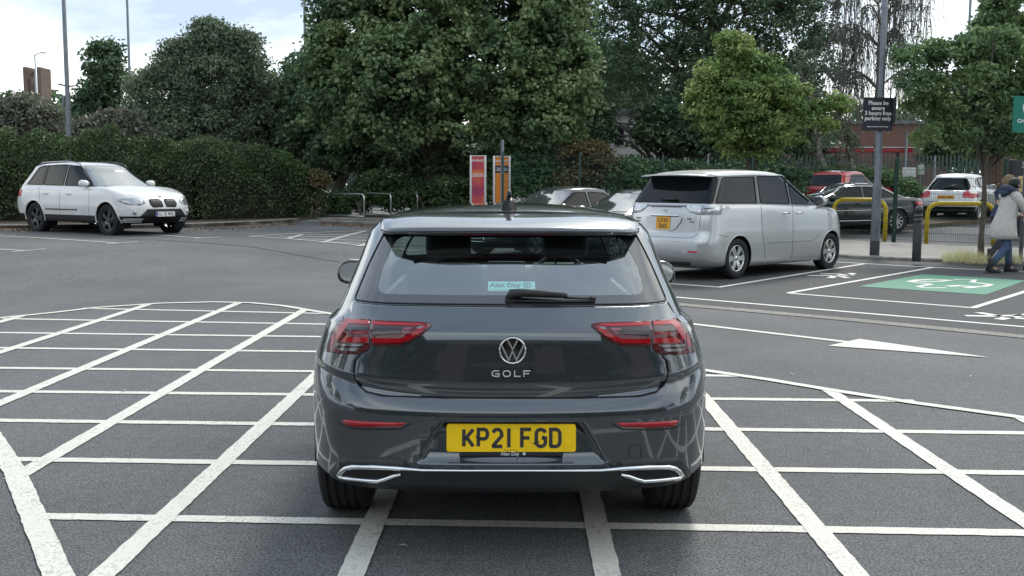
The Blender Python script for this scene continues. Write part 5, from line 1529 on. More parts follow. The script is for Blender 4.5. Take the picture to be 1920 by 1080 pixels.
def build_plants():
    plane = leaf_mat('leaf_plane', [(.030, .050, .026), (.046, .076, .034), (.078, .115, .050), (.145, .18, .085)], .25)
    dark = leaf_mat('leaf_dark', [(.026, .048, .028), (.042, .07, .038), (.07, .105, .05)], .18)
    greyg = leaf_mat('leaf_greygreen', [(.040, .058, .038), (.062, .085, .052), (.10, .125, .078)], .15)
    mid = leaf_mat('leaf_mid', [(.03, .055, .026), (.05, .085, .036), (.085, .125, .05)], .22)
    purp = leaf_mat('leaf_purplish', [(.05, .05, .045), (.07, .072, .055), (.095, .10, .075)], .15)
    lime = leaf_mat('leaf_lime', [(.032, .062, .020), (.062, .105, .032), (.11, .155, .050), (.18, .215, .075)], .25, patch=.9)
    maple = leaf_mat('leaf_maple', [(.032, .058, .028), (.052, .088, .040), (.082, .125, .055), (.13, .175, .070)], .3)
    yew = leaf_mat('leaf_yew', [(.015, .027, .012), (.026, .044, .017), (.048, .074, .026)], .1, patch=1.2)
    yew_g = leaf_mat('leaf_privet', [(.022, .045, .014), (.04, .078, .02), (.06, .11, .03)], .1, patch=1.2)
    ivy = leaf_mat('leaf_ivy', [(.018, .038, .016), (.032, .062, .024), (.055, .10, .035)], .1, patch=1.5)
    brown = leaf_mat('leaf_brown', [(.035, .04, .02), (.07, .06, .03), (.10, .075, .038)], .2, patch=1.4)
    B = pxblob
    # ---- left hand side
    G0 = 'trees beyond the hedge'
    tree('tree', 'slim dark green tree with a pointed top, left of the big rounded tree', base_at(195, 46), [B(198, 120, 26, 38, 46), B(200, 165, 40, 40, 46), B(185, 215, 44, 45, 46), B(215, 250, 40, 40, 46), B(165, 235, 26, 35, 46)], 300, 42, .55, .19, dark, .16, 1)
    tree('tree', 'large rounded grey-green tree with a tall crest, behind the hedge and white SUV', base_at(385, 41), [B(400, 85, 48, 45, 41), B(455, 110, 36, 50, 41), B(350, 130, 60, 50, 41), B(420, 165, 95, 70, 41), B(310, 195, 70, 70, 41), B(470, 200, 60, 70, 41), B(385, 255, 130, 60, 41), B(285, 265, 60, 50, 41)], 1500, 60, .5, .115, greyg, .25, 2, up=.2)
    tree('tree', 'purplish grey-green shrubby tree filling the far left edge', base_at(20, 40), [B(-10, 230, 80, 45, 40), B(55, 235, 60, 50, 40), B(25, 285, 110, 45, 40), B(100, 285, 50, 40, 40), B(-60, 260, 70, 70, 40), B(-120, 240, 90, 90, 40)], 760, 42, .45, .16, purp, .14, 3, up=.15)
    tree('tree', 'sparse upright shoots standing above the far left shrubs', base_at(40, 42), [B(30, 200, 10, 32, 42), B(8, 205, 10, 22, 42), B(108, 222, 10, 26, 42), B(95, 215, 12, 20, 42)], 42, 30, .30, .15, mid, .07, 31, nb=8)
    tree('tree', 'low purplish shrub tree between the lamp column and the rounded tree', base_at(225, 38), [B(180, 270, 50, 45, 38), B(250, 280, 60, 40, 38), B(225, 240, 40, 30, 38)], 330, 40, .42, .16, purp, .1, 4, up=.15)
    tree('tree', 'brownish tree in the dip between the rounded tree and the plane tree', base_at(560, 42), [B(540, 220, 50, 65, 42), B(585, 250, 50, 70, 42), B(500, 270, 60, 50, 42), B(560, 300, 60, 40, 42)], 560, 42, .48, .17, purp, .15, 5)
    # ---- plane tree and the wall of green to the right
    tree('plane_tree', 'huge plane tree with broad lobed leaves, right behind the nearest hatchback', base_at(800, 38), [B(620, 120, 62, 60, 36), B(690, 60, 95, 80, 36), B(800, 40, 120, 95, 35), B(930, 30, 130, 95, 35.5), B(1030, 70, 90, 90, 36), B(640, 200, 80, 65, 35.5), B(760, 150, 120, 90, 34.2), B(900, 140, 130, 95, 35), B(1040, 160, 90, 95, 35.5), B(720, 245, 100, 52, 35), B(850, 235, 120, 62, 35.4), B(990, 235, 110, 62, 35.5), B(800, -90, 190, 90, 36), B(980, -60, 130, 90, 36.5), B(640, 20, 60, 60, 36.5)], 2300, 66, .44, .135, plane, .34, 6, top=(-1.6, 36, 8.5), nb=34, up=.45, asp=.95, rnd_=.62)
    tree('tree', 'dark leafy tree to the left of the plane tree, reaching down to the shrubs', base_at(610, 40), [B(585, 170, 55, 70, 40), B(600, 250, 70, 60, 40), B(665, 290, 80, 50, 39), B(760, 310, 90, 45, 39), B(870, 320, 90, 45, 38.5), B(980, 310, 80, 50, 39)], 900, 40, .5, .19, dark, .2, 7)
    tree('tree', 'tall airy dark tree filling the sky between the plane tree and the birch', base_at(1300, 44), [B(1130, 60, 90, 100, 44), B(1250, 40, 110, 110, 44), B(1390, 20, 110, 100, 44), B(1490, 60, 95, 90, 45), B(1180, 180, 100, 80, 43.5), B(1310, 150, 110, 90, 44), B(1450, 160, 90, 80, 44.5), B(1540, 120, 50, 80, 45), B(1250, -90, 200, 90, 44), B(1450, -80, 120, 80, 45)], 1450, 46, .5, .14, dark, .28, 8, nb=30, shell_=.25)
    tree('tree', 'dark lower tree in front of the white building glimpsed through leaves', base_at(1240, 42), [B(1100, 240, 50, 60, 41), B(1235, 245, 42, 55, 41.5), B(1310, 260, 80, 60, 41.5), B(1400, 250, 80, 60, 42), B(1490, 225, 50, 50, 43)], 700, 38, .5, .19, dark, .2, 9)
    tree('maple_tree', 'small yellow-green tree rising behind the silver people carrier', base_at(1392, 30), [B(1378, 100, 34, 38, 30), B(1350, 150, 52, 36, 30), B(1425, 140, 50, 36, 30), B(1330, 195, 46, 42, 30), B(1400, 195, 72, 52, 29.7), B(1470, 190, 46, 46, 30), B(1370, 245, 62, 36, 29.7), B(1450, 250, 55, 36, 29.8), B(1530, 225, 34, 30, 30.3), B(1568, 200, 26, 20, 30.4), B(1400, 285, 50, 26, 30)], 560, 52, .29, .125, lime, .11, 10, nb=22, up=.5, asp=.5)
    tree('maple_tree', 'green tree whose trunk stands on the pavement beside the walking shopper', base_at(1843, 21.5, .07), [B(1725, 110, 42, 30, 21.5), B(1715, 160, 44, 26, 21.3), B(1790, 110, 56, 36, 21.6), B(1850, 95, 60, 40, 22), B(1910, 130, 60, 50, 22), B(1745, 205, 52, 32, 21.4), B(1810, 180, 80, 56, 21.6), B(1900, 200, 70, 60, 22), B(1765, 250, 52, 30, 21.4), B(1850, 250, 80, 44, 21.7), B(1940, 260, 70, 60, 22.2), B(1990, 170, 70, 80, 22.4), B(1880, 290, 60, 24, 22)], 620, 48, .25, .10, maple, .05, 12, top=(10.0, 21.6, 4.6), nb=28, up=.5, asp=.5, i0=3)
    tree('tree', 'tall open-branched tree whose top shows above the green tree at the right edge', base_at(1890, 33), [B(1880, 20, 36, 26, 33), B(1860, 45, 44, 16, 33), B(1900, 60, 40, 26, 33), B(1870, 95, 50, 30, 33), B(1900, -30, 30, 40, 33)], 230, 36, .34, .15, maple, .12, 13, nb=14)
    tree('conifer', 'small dark pointed conifer beside the tall right-hand lamp column', base_at(1832, 44), [B(1833, 80, 9, 26, 44), B(1832, 115, 13, 30, 44)], 60, 50, .25, .11, dark, .08, 14, nb=2)
    # silver birches: bare hanging twigs
    rs = np.random.RandomState(4)
    def birch(label, bpx, Y, toppx, toppy, spread, seed, nt=150):
        rs = np.random.RandomState(seed); b = base_at(bpx, Y, .1); t = AT(toppx, toppy, Y)
        root = thing('birch_tree', label, 'tree', b, 0, 'silver birches behind the mesh fence'); mb = MB(); pts = []; R = []
        for i in range(14): u = i/13; pts.append(b.lerp(t, u)+V((rs.normal()*.04, rs.normal()*.04, 0))-V((0, 0, .1))); R.append(.12*(1-.85*u))
        mb.v = []; mb.tube(pts, R, 10)
        tw = MB()
        for k in range(26):
            i = rs.randint(6, 13); s = pts[i]; a = rs.rand()*2*pi; l = spread*(.5+.6*rs.rand()); e = s+V((cos(a)*l, sin(a)*l*.6, l*.55)); P = []
            for j in range(8): u = j/7; q = s.lerp(e, u); q.z += .25*sin(pi*u)-.5*u*u*l*.5; P.append(q)
            tw.tube(P, [.035*(1-u/8)+.006 for u in range(8)], 5)
            for _ in range(nt//26):
                q = P[rs.randint(3, 8)]; L = 1.0+1.6*rs.rand(); dx_, dy_ = rs.normal()*.22, rs.normal()*.2
                tw.tube([q, q+V((dx_, dy_, -.25*L)), q+V((dx_*1.5, dy_*1.4, -.65*L)), q+V((dx_*1.6, dy_*1.5, -L))], [.011, .010, .008, .006], 3, caps=False)
        def rel(m): m.v = [(x-b.x, y-b.y, z-b.z) for x, y, z in m.v]
        rel(mb); mb.build('trunk', mat('birch_bark', (.42, .40, .36), .8, noise=(9, .3), col2=(.07, .06, .05), bump=(20, .4)), root)
        C = np.array([tw.v[i] for i in rs.randint(0, len(tw.v), 1500)]); rel(tw); tw.build('branches', mat('twig_grey', (.13, .125, .115), .9), root)
        leaf_mesh('crown', C+rs.normal(size=C.shape)*.07, unit(rs.normal(size=C.shape)), .10, greyg, root, rs=rs, loc=tuple(b))
    birch('tall birch with bare hanging twigs behind the grey lamp column', 1640, 38, 1652, -120, 2.1, 3, 1200)
    birch('pale birch trunk rising left of the black parking sign', 1565, 37, 1500, 90, .9, 8, 26)
    birch('thin leaning birch stem behind the yellow-green tree', 1625, 36.5, 1560, 180, .6, 9, 26)
    # ---- hedges and shrubs
    h0 = [(-34, 29.6), (-17, 30.2), (-10.3, 32.3), (-7.7, 33.4)]
    hp = [(-30, 28.6), (-18, 29.3)]+[(G(240, 424, .1).x, 31.4), (G(470, 419, .1).x-.4, 33.8), (-9.0, 35.0)]
    hedge_strip('hedge', 'long clipped dark green hedge behind the white SUV', hp, (lambda u: 1.75+.90*sin(pi*min(1, max(0, (u-.35)/.65)))**1.0-(.45*max(0, u-.85)/.15)), 3.0, .070, 150000, yew, 21, rough=.30)
    hedge_strip('hedge', 'lower bright green end of the hedge beside the brown bush', [(G(455, 419, .1).x-.3, 33.0), (-8.3, 34.4)], 2.2, 2.3, .07, 40000, yew_g, 22, rough=.3)
    def shrub(name, label, px, Y, blobs, ncl, per, rc, size, m, seed, cat='shrub', group=None):
        return tree(name, label, base_at(px, Y, .08), blobs, ncl, per, rc, size, m, .04, seed, nb=10, cat=cat, group=group, shell_=.2)
    shrub('shrub', 'brown half-dead bush at the end of the hedge by the path', 590, 33.6, [B(590, 345, 28, 24, 33.6), B(575, 370, 22, 24, 33.6), B(602, 335, 14, 14, 33.6)], 110, 40, .22, .085, brown, 23)
    gi = 'ivy shrubs under the plane tree'
    shrub('shrub', 'low ivy-like shrub just behind the middle metal hoop', 680, 35.2, [B(650, 382, 40, 20, 36.6, .7), B(700, 370, 50, 28, 36.8, .8), B(630, 396, 22, 10, 36.4, .5)], 240, 44, .28, .11, ivy, 24, group=gi)
    shrub('shrub', 'dark shrub mass between the hoops and the red totem', 800, 35, [B(770, 375, 60, 32, 36.6, .8), B(850, 370, 60, 35, 36, .9), B(720, 350, 50, 30, 37)], 330, 44, .3, .11, ivy, 25, group=gi)
    gf = 'shrubs along the mesh fence'
    shrub('shrub', 'tall dark green shrub right of the orange totem', 1000, 35, [B(970, 340, 50, 60, 35), B(1030, 345, 60, 50, 35), B(920, 345, 40, 60, 35.4)], 360, 44, .32, .12, ivy, 26, group=gf)
    shrub('shrub', 'rusty orange-brown leaves above the fence right of the plane tree', 1095, 34.6, [B(1095, 295, 48, 32, 34.6), B(1130, 330, 50, 36, 34.6), B(1075, 345, 40, 30, 34.4)], 230, 40, .28, .11, brown, 27, group=gf)
    shrub('shrub', 'dark green shrub behind the roof of the silver people carrier', 1250, 34.5, [B(1200, 340, 70, 42, 34.4), B(1290, 345, 70, 38, 34.4), B(1380, 345, 70, 38, 34), B(1460, 345, 60, 36, 34)], 460, 44, .32, .12, ivy, 28, group=gf)
    shrub('shrub', 'bushy green shrub around the foot of the birch trunk', 1620, 36.4, [B(1560, 340, 60, 26, 37), B(1640, 350, 50, 34, 36.6), B(1690, 370, 36, 34, 36.2)], 300, 42, .3, .12, mid, 29, group=gf)
    shrub('shrub', 'dark evergreen bush at the right edge behind the shopper', 1912, 34, [B(1915, 375, 30, 30, 34), B(1950, 365, 40, 50, 34)], 130, 44, .3, .11, ivy, 30, group=gf)
    # dark trees farther off that close the gaps low down
    gb = 'far trees closing the view'
    for i, (px, py, rx, ry, Y, m_) in enumerate(((660, 230, 150, 130, 56, dark), (900, 250, 190, 120, 58, dark), (1120, 190, 110, 110, 57, dark), (1380, 220, 150, 110, 60, dark), (330, 280, 150, 70, 56, greyg), (60, 320, 190, 45, 54, purp), (1850, 240, 90, 80, 58, dark))):
        lab = ['dark far tree seen low through the left of the plane tree', 'dark far tree directly behind the plane tree trunk', 'dark far tree between the plane tree and the airy tree', 'dark far tree behind the yellow-green tree', 'grey far tree behind the large rounded tree', 'low far shrub line behind the left shrubs', 'dark far tree behind the green tree at the right'][i]
        tree('tree', lab, base_at(px, Y), [B(px, py, rx, ry, Y, 3.5), B(px-rx*.4, py+ry*.5, rx*.8, ry*.6, Y, 3), B(px+rx*.4, py+ry*.5, rx*.8, ry*.6, Y, 3)], 520, 30, .9, .34, m_, .2, 50+i, group=gb, nb=6)
    rsw = np.random.RandomState(91); C = np.stack([rsw.uniform(-110, 110, 26000), rsw.uniform(104, 112, 26000), .3+8.0*rsw.rand(26000)**.8], 1)
    C[:, 2] *= 1+.25*np.sin(C[:, 0]*.35)+.15*np.sin(C[:, 0]*.9)
    tag(leaf_mesh('distant_wood', C, unit(rsw.normal(size=C.shape)), .85, dark, rs=rsw), 'far dark wooded strip closing the view low behind the trees', 'woodland', kind='stuff')
    # dry grass on the pavement edge and leaf litter along the kerb
    rs = np.random.RandomState(77); mb = MB()
    for k in range(1500):
        u = rs.rand(); px = 1768+rs.normal()*0+88*u; g = G(px, 487+rs.normal()*2.2+4*u, .07)
        if rs.rand() < .3: g = G(1885+rs.normal()*18, 492+rs.normal()*1.5, .07)
        h = (.10+.22*rs.rand())*(1-abs(u-.4)*.7); a = rs.rand()*2*pi; d = V((cos(a), sin(a), 0)); e = g+V((rs.normal()*.09, rs.normal()*.09, h))
        mb.add([g-d*.006, g+d*.006, e], [(0, 1, 2)])
    tag(mb.build('grass', leaf_mat('grass_dry', [(.22, .17, .08), (.38, .30, .15), (.5, .42, .24)], .3)), 'dry yellow grass tufts growing along the pavement edge by the tree trunk', 'grass', kind='stuff')
    C = []; D = []
    for k in range(2300):
        px = rs.choice([rs.uniform(355, 560), rs.uniform(600, 730), rs.uniform(-60, 60)]); y = {0: 0}.get(0) or (np.interp(px, [0, 355, 480, 560, 600, 717], [430, 430, 424, 419, 419, 425])+abs(rs.normal())*2.0-1.2)
        g = G(px, y, .012); g.z += .12 if y < np.interp(px, [0, 355, 480, 560, 600, 717], [428, 427, 421.5, 416.5, 418, 424.5]) else 0
        C.append(tuple(g)); D.append((0, 0, 1))
    tag(leaf_mesh('leaf_litter', np.array(C), np.array(D, float), .055, leaf_mat('litter', [(.07, .045, .03), (.12, .075, .045), (.17, .12, .08)], .05), rs=rs, up=1.2), 'brown fallen leaves scattered along the kerb in front of the hedge', 'leaves', kind='stuff')
    # small scraps on the tarmac
    C = []; 
    for px, py in ((1483, 701), (1820, 705), (1750, 766), (1723, 779), (232, 732), (300, 481), (700, 1000), (758, 1024), (1430, 503), (1500, 535), (1519, 533)): C.append(tuple(G(px, py, .012)))
    tag(leaf_mesh('litter', np.array(C), np.tile([0, 0, 1.], (len(C), 1)), .032, mat('scrap', (.55, .53, .5), .8), rs=rs, up=2), 'tiny pale scraps and petals lying on the tarmac', 'litter', kind='stuff')
# ================================================================ fences, signs, lamp columns, buildings
def galv(): return mat('galvanised_grey', (.15, .165, .185), .45, metal=.4, noise=(6, .15))
def fence_green(): return mat('fence_green', (.012, .045, .032), .5)
def mesh_fence():
    root = None; P = fence_pts(); m = fence_green()
    a = V((*P[0], 0)); root = thing('mesh_fence', 'dark green welded mesh fence running behind the parked cars to the pavement', 'fence', (a.x, a.y, gz(a.x, a.y)+.1))
    r0 = root.location; n = 0
    path = [V((*p, 0)) for p in P]; L = [(b-a).length for a, b in zip(path, path[1:])]; tot = sum(L)
    def at(s):
        for k, l in enumerate(L):
            if s <= l or k == len(L)-1: return path[k].lerp(path[k+1], s/l)
            s -= l
    pitch = 2.55; s = 0; posts = []
    joint = L[0]
    while s < tot-.1: posts.append(s); s += pitch if abs((s+pitch)-joint) > pitch*.5 else (joint-s)
    posts.append(tot)
    H = 2.12
    for i, s_ in enumerate(posts):
        p = at(s_); z = gz(p.x, p.y)+.07; k = MB(); w = .09 if abs(s_-joint) < .05 else .06
        k.box((0, 0, H/2), (w, w, H+.05), 0, bev=.006)
        for h in (.3, .9, 1.5): k.box((0, -w/2-.004, h), (.03, .01, .03), 1)
        k.build('post', [m, galv()], root, (p.x-r0.x, p.y-r0.y, z-r0.z))
    for a_, b_ in zip(posts, posts[1:]):
        p, q = at(a_), at(b_); z0, z1 = gz(p.x, p.y)+.10, gz(q.x, q.y)+.10; k = MB(); l = (q-p).length; t = (q-p)/l
        nv = int(l/.05)
        for i in range(1, nv):
            u = i/nv; c = p.lerp(q, u)-r0; zz = z0+(z1-z0)*u-r0.z
            k.tube([(c.x, c.y, zz), (c.x, c.y, zz+H-.08)], .0032, 3, caps=False, smooth=False)
        for h in [x*.2+.02 for x in range(11)]:
            A = V((p.x-r0.x, p.y-r0.y, z0-r0.z+h)); B_ = V((q.x-r0.x, q.y-r0.y, z1-r0.z+h)); k.tube([A, B_], .005, 4, caps=False, smooth=False)
        k.build('mesh_panel', m, root)
def palisade(name, label, p0, p1, h, m, z=None, group=None, sp=.155):
    a = V((p0[0], p0[1], 0)); b = V((p1[0], p1[1], 0)); z = gz(*p0) if z is None else z
    root = thing(name, label, 'fence', (a.x, a.y, z), atan2(b.y-a.y, b.x-a.x), group); l = (b-a).length
    rail = MB()
    for hh in (.35, h-.45): rail.box((l/2, .03, hh), (l, .04, .05), 0)
    rail.build('rail', m, root)
    post = MB(); k = MB(); n = int(l/sp)
    for i in range(n+1):
        x = i*sp; w = .034
        k.prism([(-w, 0), (w, 0), (w, h-.10), (w*.4, h), (0, h-.05), (-w*.4, h), (-w, h-.10)], .012, 0, Matrix.Translation((x, -.005, .05)) @ Matrix.Rotation(pi/2, 4, 'X'))
    k.build('pales', m, root)
    for i in range(int(l/2.75)+1):
        q = MB(); q.box((0, .08, h/2), (.10, .05, h), 0); q.build('post', m, root, (i*2.75, 0, 0))
def hoop(name, label, cat, a, b, h, r, m, group, rail=None, cr=.12, seg=10):
    a = V(a); b = V(b); root = thing(name, label, cat, a, 0, group); t = (b-a); t.z = 0; l = t.length; t.normalize(); k = MB()
    P = [V((0, 0, -.05)), V((0, 0, h-cr))]
    for i in range(1, 8): q = pi/2*i/8; P.append(t*(cr-cr*cos(q))+V((0, 0, h-cr+cr*sin(q))))
    P.append(t*cr+V((0, 0, h))); P.append(t*(l-cr)+V((0, 0, h)))
    for i in range(1, 8): q = pi/2*i/8; P.append(t*(l-cr+cr*sin(q))+V((0, 0, h-cr+cr*cos(q))))
    dz = b.z-a.z; P.append(t*l+V((0, 0, h-cr))); P.append(t*l+V((0, 0, -.05+min(0, dz))))
    k.tube(P, r, seg); k.build('hoop_tube', m, root)
    if rail is not None:
        k = MB(); k.tube([t*0+V((0, 0, rail)), t*l+V((0, 0, rail))], r*.8, seg); k.build('lower_rail', m, root)
    return root
def column(label, px, Y, w, top, base_z=None, steps_=None, group='lamp columns', head=None, extras=None, m=None):
    p = AT(px, 380, Y); z = gz(p.x, Y) if base_z is None else base_z; root = thing('lamp_column', label, 'lamp post', (p.x, Y, z), 0, group); k = MB()
    m = m or galv(); H = top-z
    if steps_: P = []; R = []; 
    pr = steps_ or [(0, w/2), (H, w*.32)]
    k.lathe([(r, h) for h, r in pr]+[(0, pr[-1][0])], 14, 0, 'Z'); k.build('column', m, root)
    if head:
        k = MB(); dx_ = head; k.tube([(0, 0, H-.02), (dx_*.5, 0, H+.12), (dx_, 0, H+.14)], .035, 6); k.box((dx_*1.3, 0, H+.15), (abs(dx_)*.9, .22, .08), 0, bev=.03); k.build('lamp_head', m, root)
    return root
def sign_panel(mb, M, w, h, t, mi): mb.prism(rnd([(-w/2, -h/2), (w/2, -h/2), (w/2, h/2), (-w/2, h/2)], .02), t, mi, M)
def build_props():
    mesh_fence()
    grey_g = mat('palisade_green', (.075, .115, .105), .5, metal=.2); grey_p = mat('palisade_grey', (.16, .18, .19), .5, metal=.3)
    pg = 'palisade fences'
    palisade('palisade_fence', 'pale grey palisade fence glimpsed under the plane tree branches', (AT(640, 320, 52).x, 52), (AT(728, 320, 50).x, 50), 2.65, grey_p, .42)
    palisade('palisade_fence', 'long green-grey palisade fence behind the birches and the white crossover', (AT(1060, 320, 42).x, 42), (AT(1905, 320, 41).x, 41), 2.36, grey_g, .40)
    steel = mat('brushed_steel', (.50, .51, .50), .3, metal=.85)
    hg = 'three steel hoop barriers beside the path'
    for (a, b, lab) in (((594, 409), (683, 414.5), 'leftmost and nearest of the three steel hoop barriers by the path'), ((645, 403), (733, 411), 'middle one of the three steel hoop barriers by the path'), ((697, 400), (783, 408), 'rearmost steel hoop barrier, partly behind the roof of the nearest hatchback')):
        hoop('hoop_barrier', lab, 'barrier', G(*a, .035), G(*b, .035), .84, .030, steel, hg, rail=.14, cr=.14)
    yel = mat('hoop_yellow', (.62, .44, .02), .4, noise=(6, .12)); yg = 'yellow hoop barriers behind the mesh fence'
    def gp(px, Y): p = AT(px, 440, Y); return V((p.x, Y, gz(p.x, Y)+.06))
    hoop('hoop_barrier', 'yellow hoop barrier behind the grey lamp column, in front of the black saloon', 'barrier', gp(1562, 27.9), gp(1659, 27.0), 1.0, .055, yel, yg, cr=.28)
    hoop('hoop_barrier', 'yellow hoop barrier in front of the white crossover', 'barrier', gp(1737, 26.2), gp(1863, 25.9), 1.0, .055, yel, yg, cr=.28)
    # bollard
    g = G(1718, 490, .07); k = MB(); pr = [(.085, 0), (.085, .74), (.068, .755), (.068, .79), (.085, .80), (.085, .835), (.068, .845), (.068, .88), (.085, .89), (.085, .925), (.068, .935), (.068, .96), (.085, .97), (.083, 1.02), (.06, 1.06), (.03, 1.07), (0, 1.07)]
    k.lathe(pr, 24, 0, 'Z'); root = thing('bollard', 'black bollard with ringed top at the edge of the pavement', 'bollard', g)
    k.build('bollard_body', mat('bollard_black', (.018, .019, .022), .45, noise=(8, .2)), root)
    k = MB()
    for z in (.82, .905): k.lathe([(.086, z-.014), (.0865, z), (.086, z+.014)], 24, 0, 'Z')
    k.build('bollard_band', mat('band_grey', (.12, .125, .13), .5), root)
    # ---- big lamp column with the parking sign
    g = G(1639.5, 478.5, .07)
    col = thing('lamp_column', 'thick grey lamp column with black base carrying the free parking sign', 'lamp post', g); k = MB()
    k.lathe([(.098, .30), (.096, 1.42), (.090, 1.50), (.068, 1.56), (.066, 4.0), (.055, 7.5), (0, 7.5)], 24, 0, 'Z'); k.box((-.0, -.097, .75), (.10, .01, .5), 0, bev=.004); k.build('column', galv(), col)
    k = MB(); k.lathe([(.101, -.1), (.101, .31), (.097, .312)], 24, 0, 'Z'); k.build('column_base', mat('base_black', (.02, .02, .022), .6, noise=(10, .3)), col)
    Ys = g.y-.12; p = AT(1645.5, 214, Ys); mpp = Ys/FPX*1.012
    w, h = 57*mpp, 60*mpp
    M = frame((p.x, Ys, p.z), (1, .12, 0), (0, 0, 1)); k = MB(); sign_panel(k, M, w, h, .02, 0)
    k.box((0, 0, 0), (.06, .06, h*.9), 2, Matrix.Translation((p.x+.0, Ys+.09, p.z)))
    for i, t in enumerate(('Please be', 'aware', '3 hours free', 'parking only')):
        v, f = text_mesh(t, .118, .0015, .0022); k.add(v, f, 1, False, M @ Matrix.Translation((0, h*.33-i*h*.155, .0215)))
    v, f = text_mesh('Please see tariff boards for details', .034, .001, .0006); k.add(v, f, 1, False, M @ Matrix.Translation((0, -h*.38, .0215)))
    sg = thing('parking_sign', 'black sign reading Please be aware 3 hours free parking only, fixed on the grey column', 'sign', (0, 0, 0))
    k.build('sign_panel', [mat('sign_black', (.022, .020, .032), .5), mat('sign_white', (.75, .75, .74), .5), galv()], sg)
    k = MB(); p2 = AT(1677, 208, Ys+.12); M2 = frame((p2.x, Ys+.16, p2.z+.02), (.28, 1, 0), (0, 0, 1)); sign_panel(k, M2, .55, h*.78, .02, 0)
    k.build('side_panel', mat('sign_black', (.022, .020, .032), .5), sg)
    # ---- green charging sign at the right edge
    Yg = 20.5; p = AT(1931, 214.5, Yg); mg = Yg/FPX; gs = thing('charging_sign', 'green sign with white lettering cut off by the right edge of the picture', 'sign', (p.x, Yg, gz(p.x, Yg)+.07))
    k = MB(); M = frame((0, 0, p.z-gs.location.z), (1, .05, 0), (0, 0, 1)); sign_panel(k, M, 66*mg, 67*mg, .02, 0)
    v, f = text_mesh('CHARGING', .105, .0015, .002); k.add(v, f, 1, False, M @ Matrix.Translation((.01, -.135, .0215)))
    k.lathe([(.125, .0205), (.125, .022), (.165, .022), (.165, .0205)], 30, 1, 'Z', M @ Matrix.Translation((0, .13, 0)))
    k.ribbon([(-.03, .19), (.02, .13), (-.02, .13), (.03, .06)], .025, .022, 1, M)
    k.build('sign_panel', [mat('sign_green', (.012, .18, .12), .45), mat('sign_white', (.75, .75, .74), .5)], gs)
    k = MB(); k.tube([(0, .05, 0), (0, .05, p.z-gs.location.z+.4)], .04, 10); k.build('sign_post', galv(), gs)
    # ---- tall advertising totems
    def totem(px, wpx, topy, label, pm, items, Y=32.2):
        p = AT(px, topy, Y); w = wpx*Y/FPX; z0 = gz(p.x, Y)+.1; H = p.z-z0; root = thing('totem_sign', label, 'sign', (p.x, Y, z0), 0, 'totem signs beside the fence end')
        k = MB(); k.box((-w/2+.035, 0, H/2), (.07, .12, H), 0, bev=.02); k.box((w/2-.035, 0, H/2), (.07, .12, H), 0, bev=.02); k.box((0, 0, H-.02), (w-.15, .11, .03), 0); k.build('frame', mat('totem_frame', (.62, .60, .60), .35, .3), root)
        k = MB(); k.box((0, 0, H/2+.02), (w-.15, .09, H-.1), 0); k.build('panel', pm, root)
        k = MB()
        for (t, size, z, kind) in items:
            M = frame((0, -.048, H-z), (1, 0, 0), (0, 0, 1))
            if kind == 'box': k.prism([(-w*.36, -.11), (w*.36, -.11), (w*.36, .11), (-w*.36, .11)], .004, 1, M); M = M @ Matrix.Translation((0, 0, .003))
            v, f = text_mesh(t, size, .0015, .002); k.add(v, f, 0, False, M @ Matrix.Translation((0, 0, .002)))
        k.build('lettering', [mat('sign_white', (.75, .75, .74), .5), mat('sign_black', (.022, .020, .032), .5)], root)
    redm = bpy.data.materials.new('totem_red'); redm.use_nodes = True; t = redm.node_tree; b = t.nodes['Principled BSDF']
    c = N('ShaderNodeTexCoord', t); n = N('ShaderNodeTexNoise', t); n.inputs['Scale'].default_value = 1.6; n.inputs['Detail'].default_value = 1; t.links.new(c.outputs['Object'], n.inputs['Vector'])
    r = N('ShaderNodeValToRGB', t); e = r.color_ramp.elements; e.new(.5); e[0].position = .35; e[0].color = (.30, .03, .09, 1); e[1].position = .52; e[1].color = (.50, .06, .06, 1); e[2].position = .68; e[2].color = (.72, .28, .05, 1)
    t.links.new(n.outputs[0], r.inputs[0]); t.links.new(r.outputs[0], b.inputs['Base Color']); b.inputs['Roughness'].default_value = .5
    totem(896.5, 31, 291, 'red and orange patterned totem sign in a white frame, left one of the pair', redm, [("Sainsbury's", .105, .16, ''), ('Thank you for\nshopping with us', .058, .62, '')])
    totem(941, 33, 292, 'plain orange totem sign with a small black box, right one of the pair', mat('totem_orange', (.62, .20, .025), .5), [("Sainsbury's", .105, .16, ''), ('Thank you for\nshopping with us', .055, .42, 'box')])
    p = AT(942, 262, 31.6); k = MB(); z0 = gz(p.x, 31.6)+.1; k.lathe([(.055, 0), (.055, p.z-z0), (0, p.z-z0)], 12, 0, 'Z')
    o = k.build('grey_pole', galv(), None, (p.x, 31.6, z0)); tag(o, 'short plain grey pole standing above the orange totem and fence end', 'pole')
    # ---- lamp columns against the sky
    c1 = column('tall grey lamp column nearest the left edge, with small camera brackets', 134.5, 37, .17, 13.5, steps_=[(0, .11), (3.2, .105), (3.3, .085), (13, .05)])
    k = MB(); zc = AT(128, 161, 37).z-c1.location.z; k.tube([(-.28, 0, zc+.06), (0, 0, zc-.02), (.26, 0, zc)], .03, 6); k.box((-.26, 0, zc+.06), (.16, .08, .05), 0, bev=.02); k.box((.22, 0, zc), (.14, .08, .04), 0, bev=.02); k.box((-.14, 0, zc-.55), (.10, .12, .40), 0, bev=.02); k.build('camera_bracket', mat('bracket_grey', (.16, .17, .19), .5), c1)
    column('tall thin lamp column behind the large rounded tree', 251, 58, .17, 19)
    column('lamp column beside the top left of the plane tree', 577, 50, .17, 18)
    column('thin lamp column above the dark conifer at the right', 1801, 58, .17, 20)
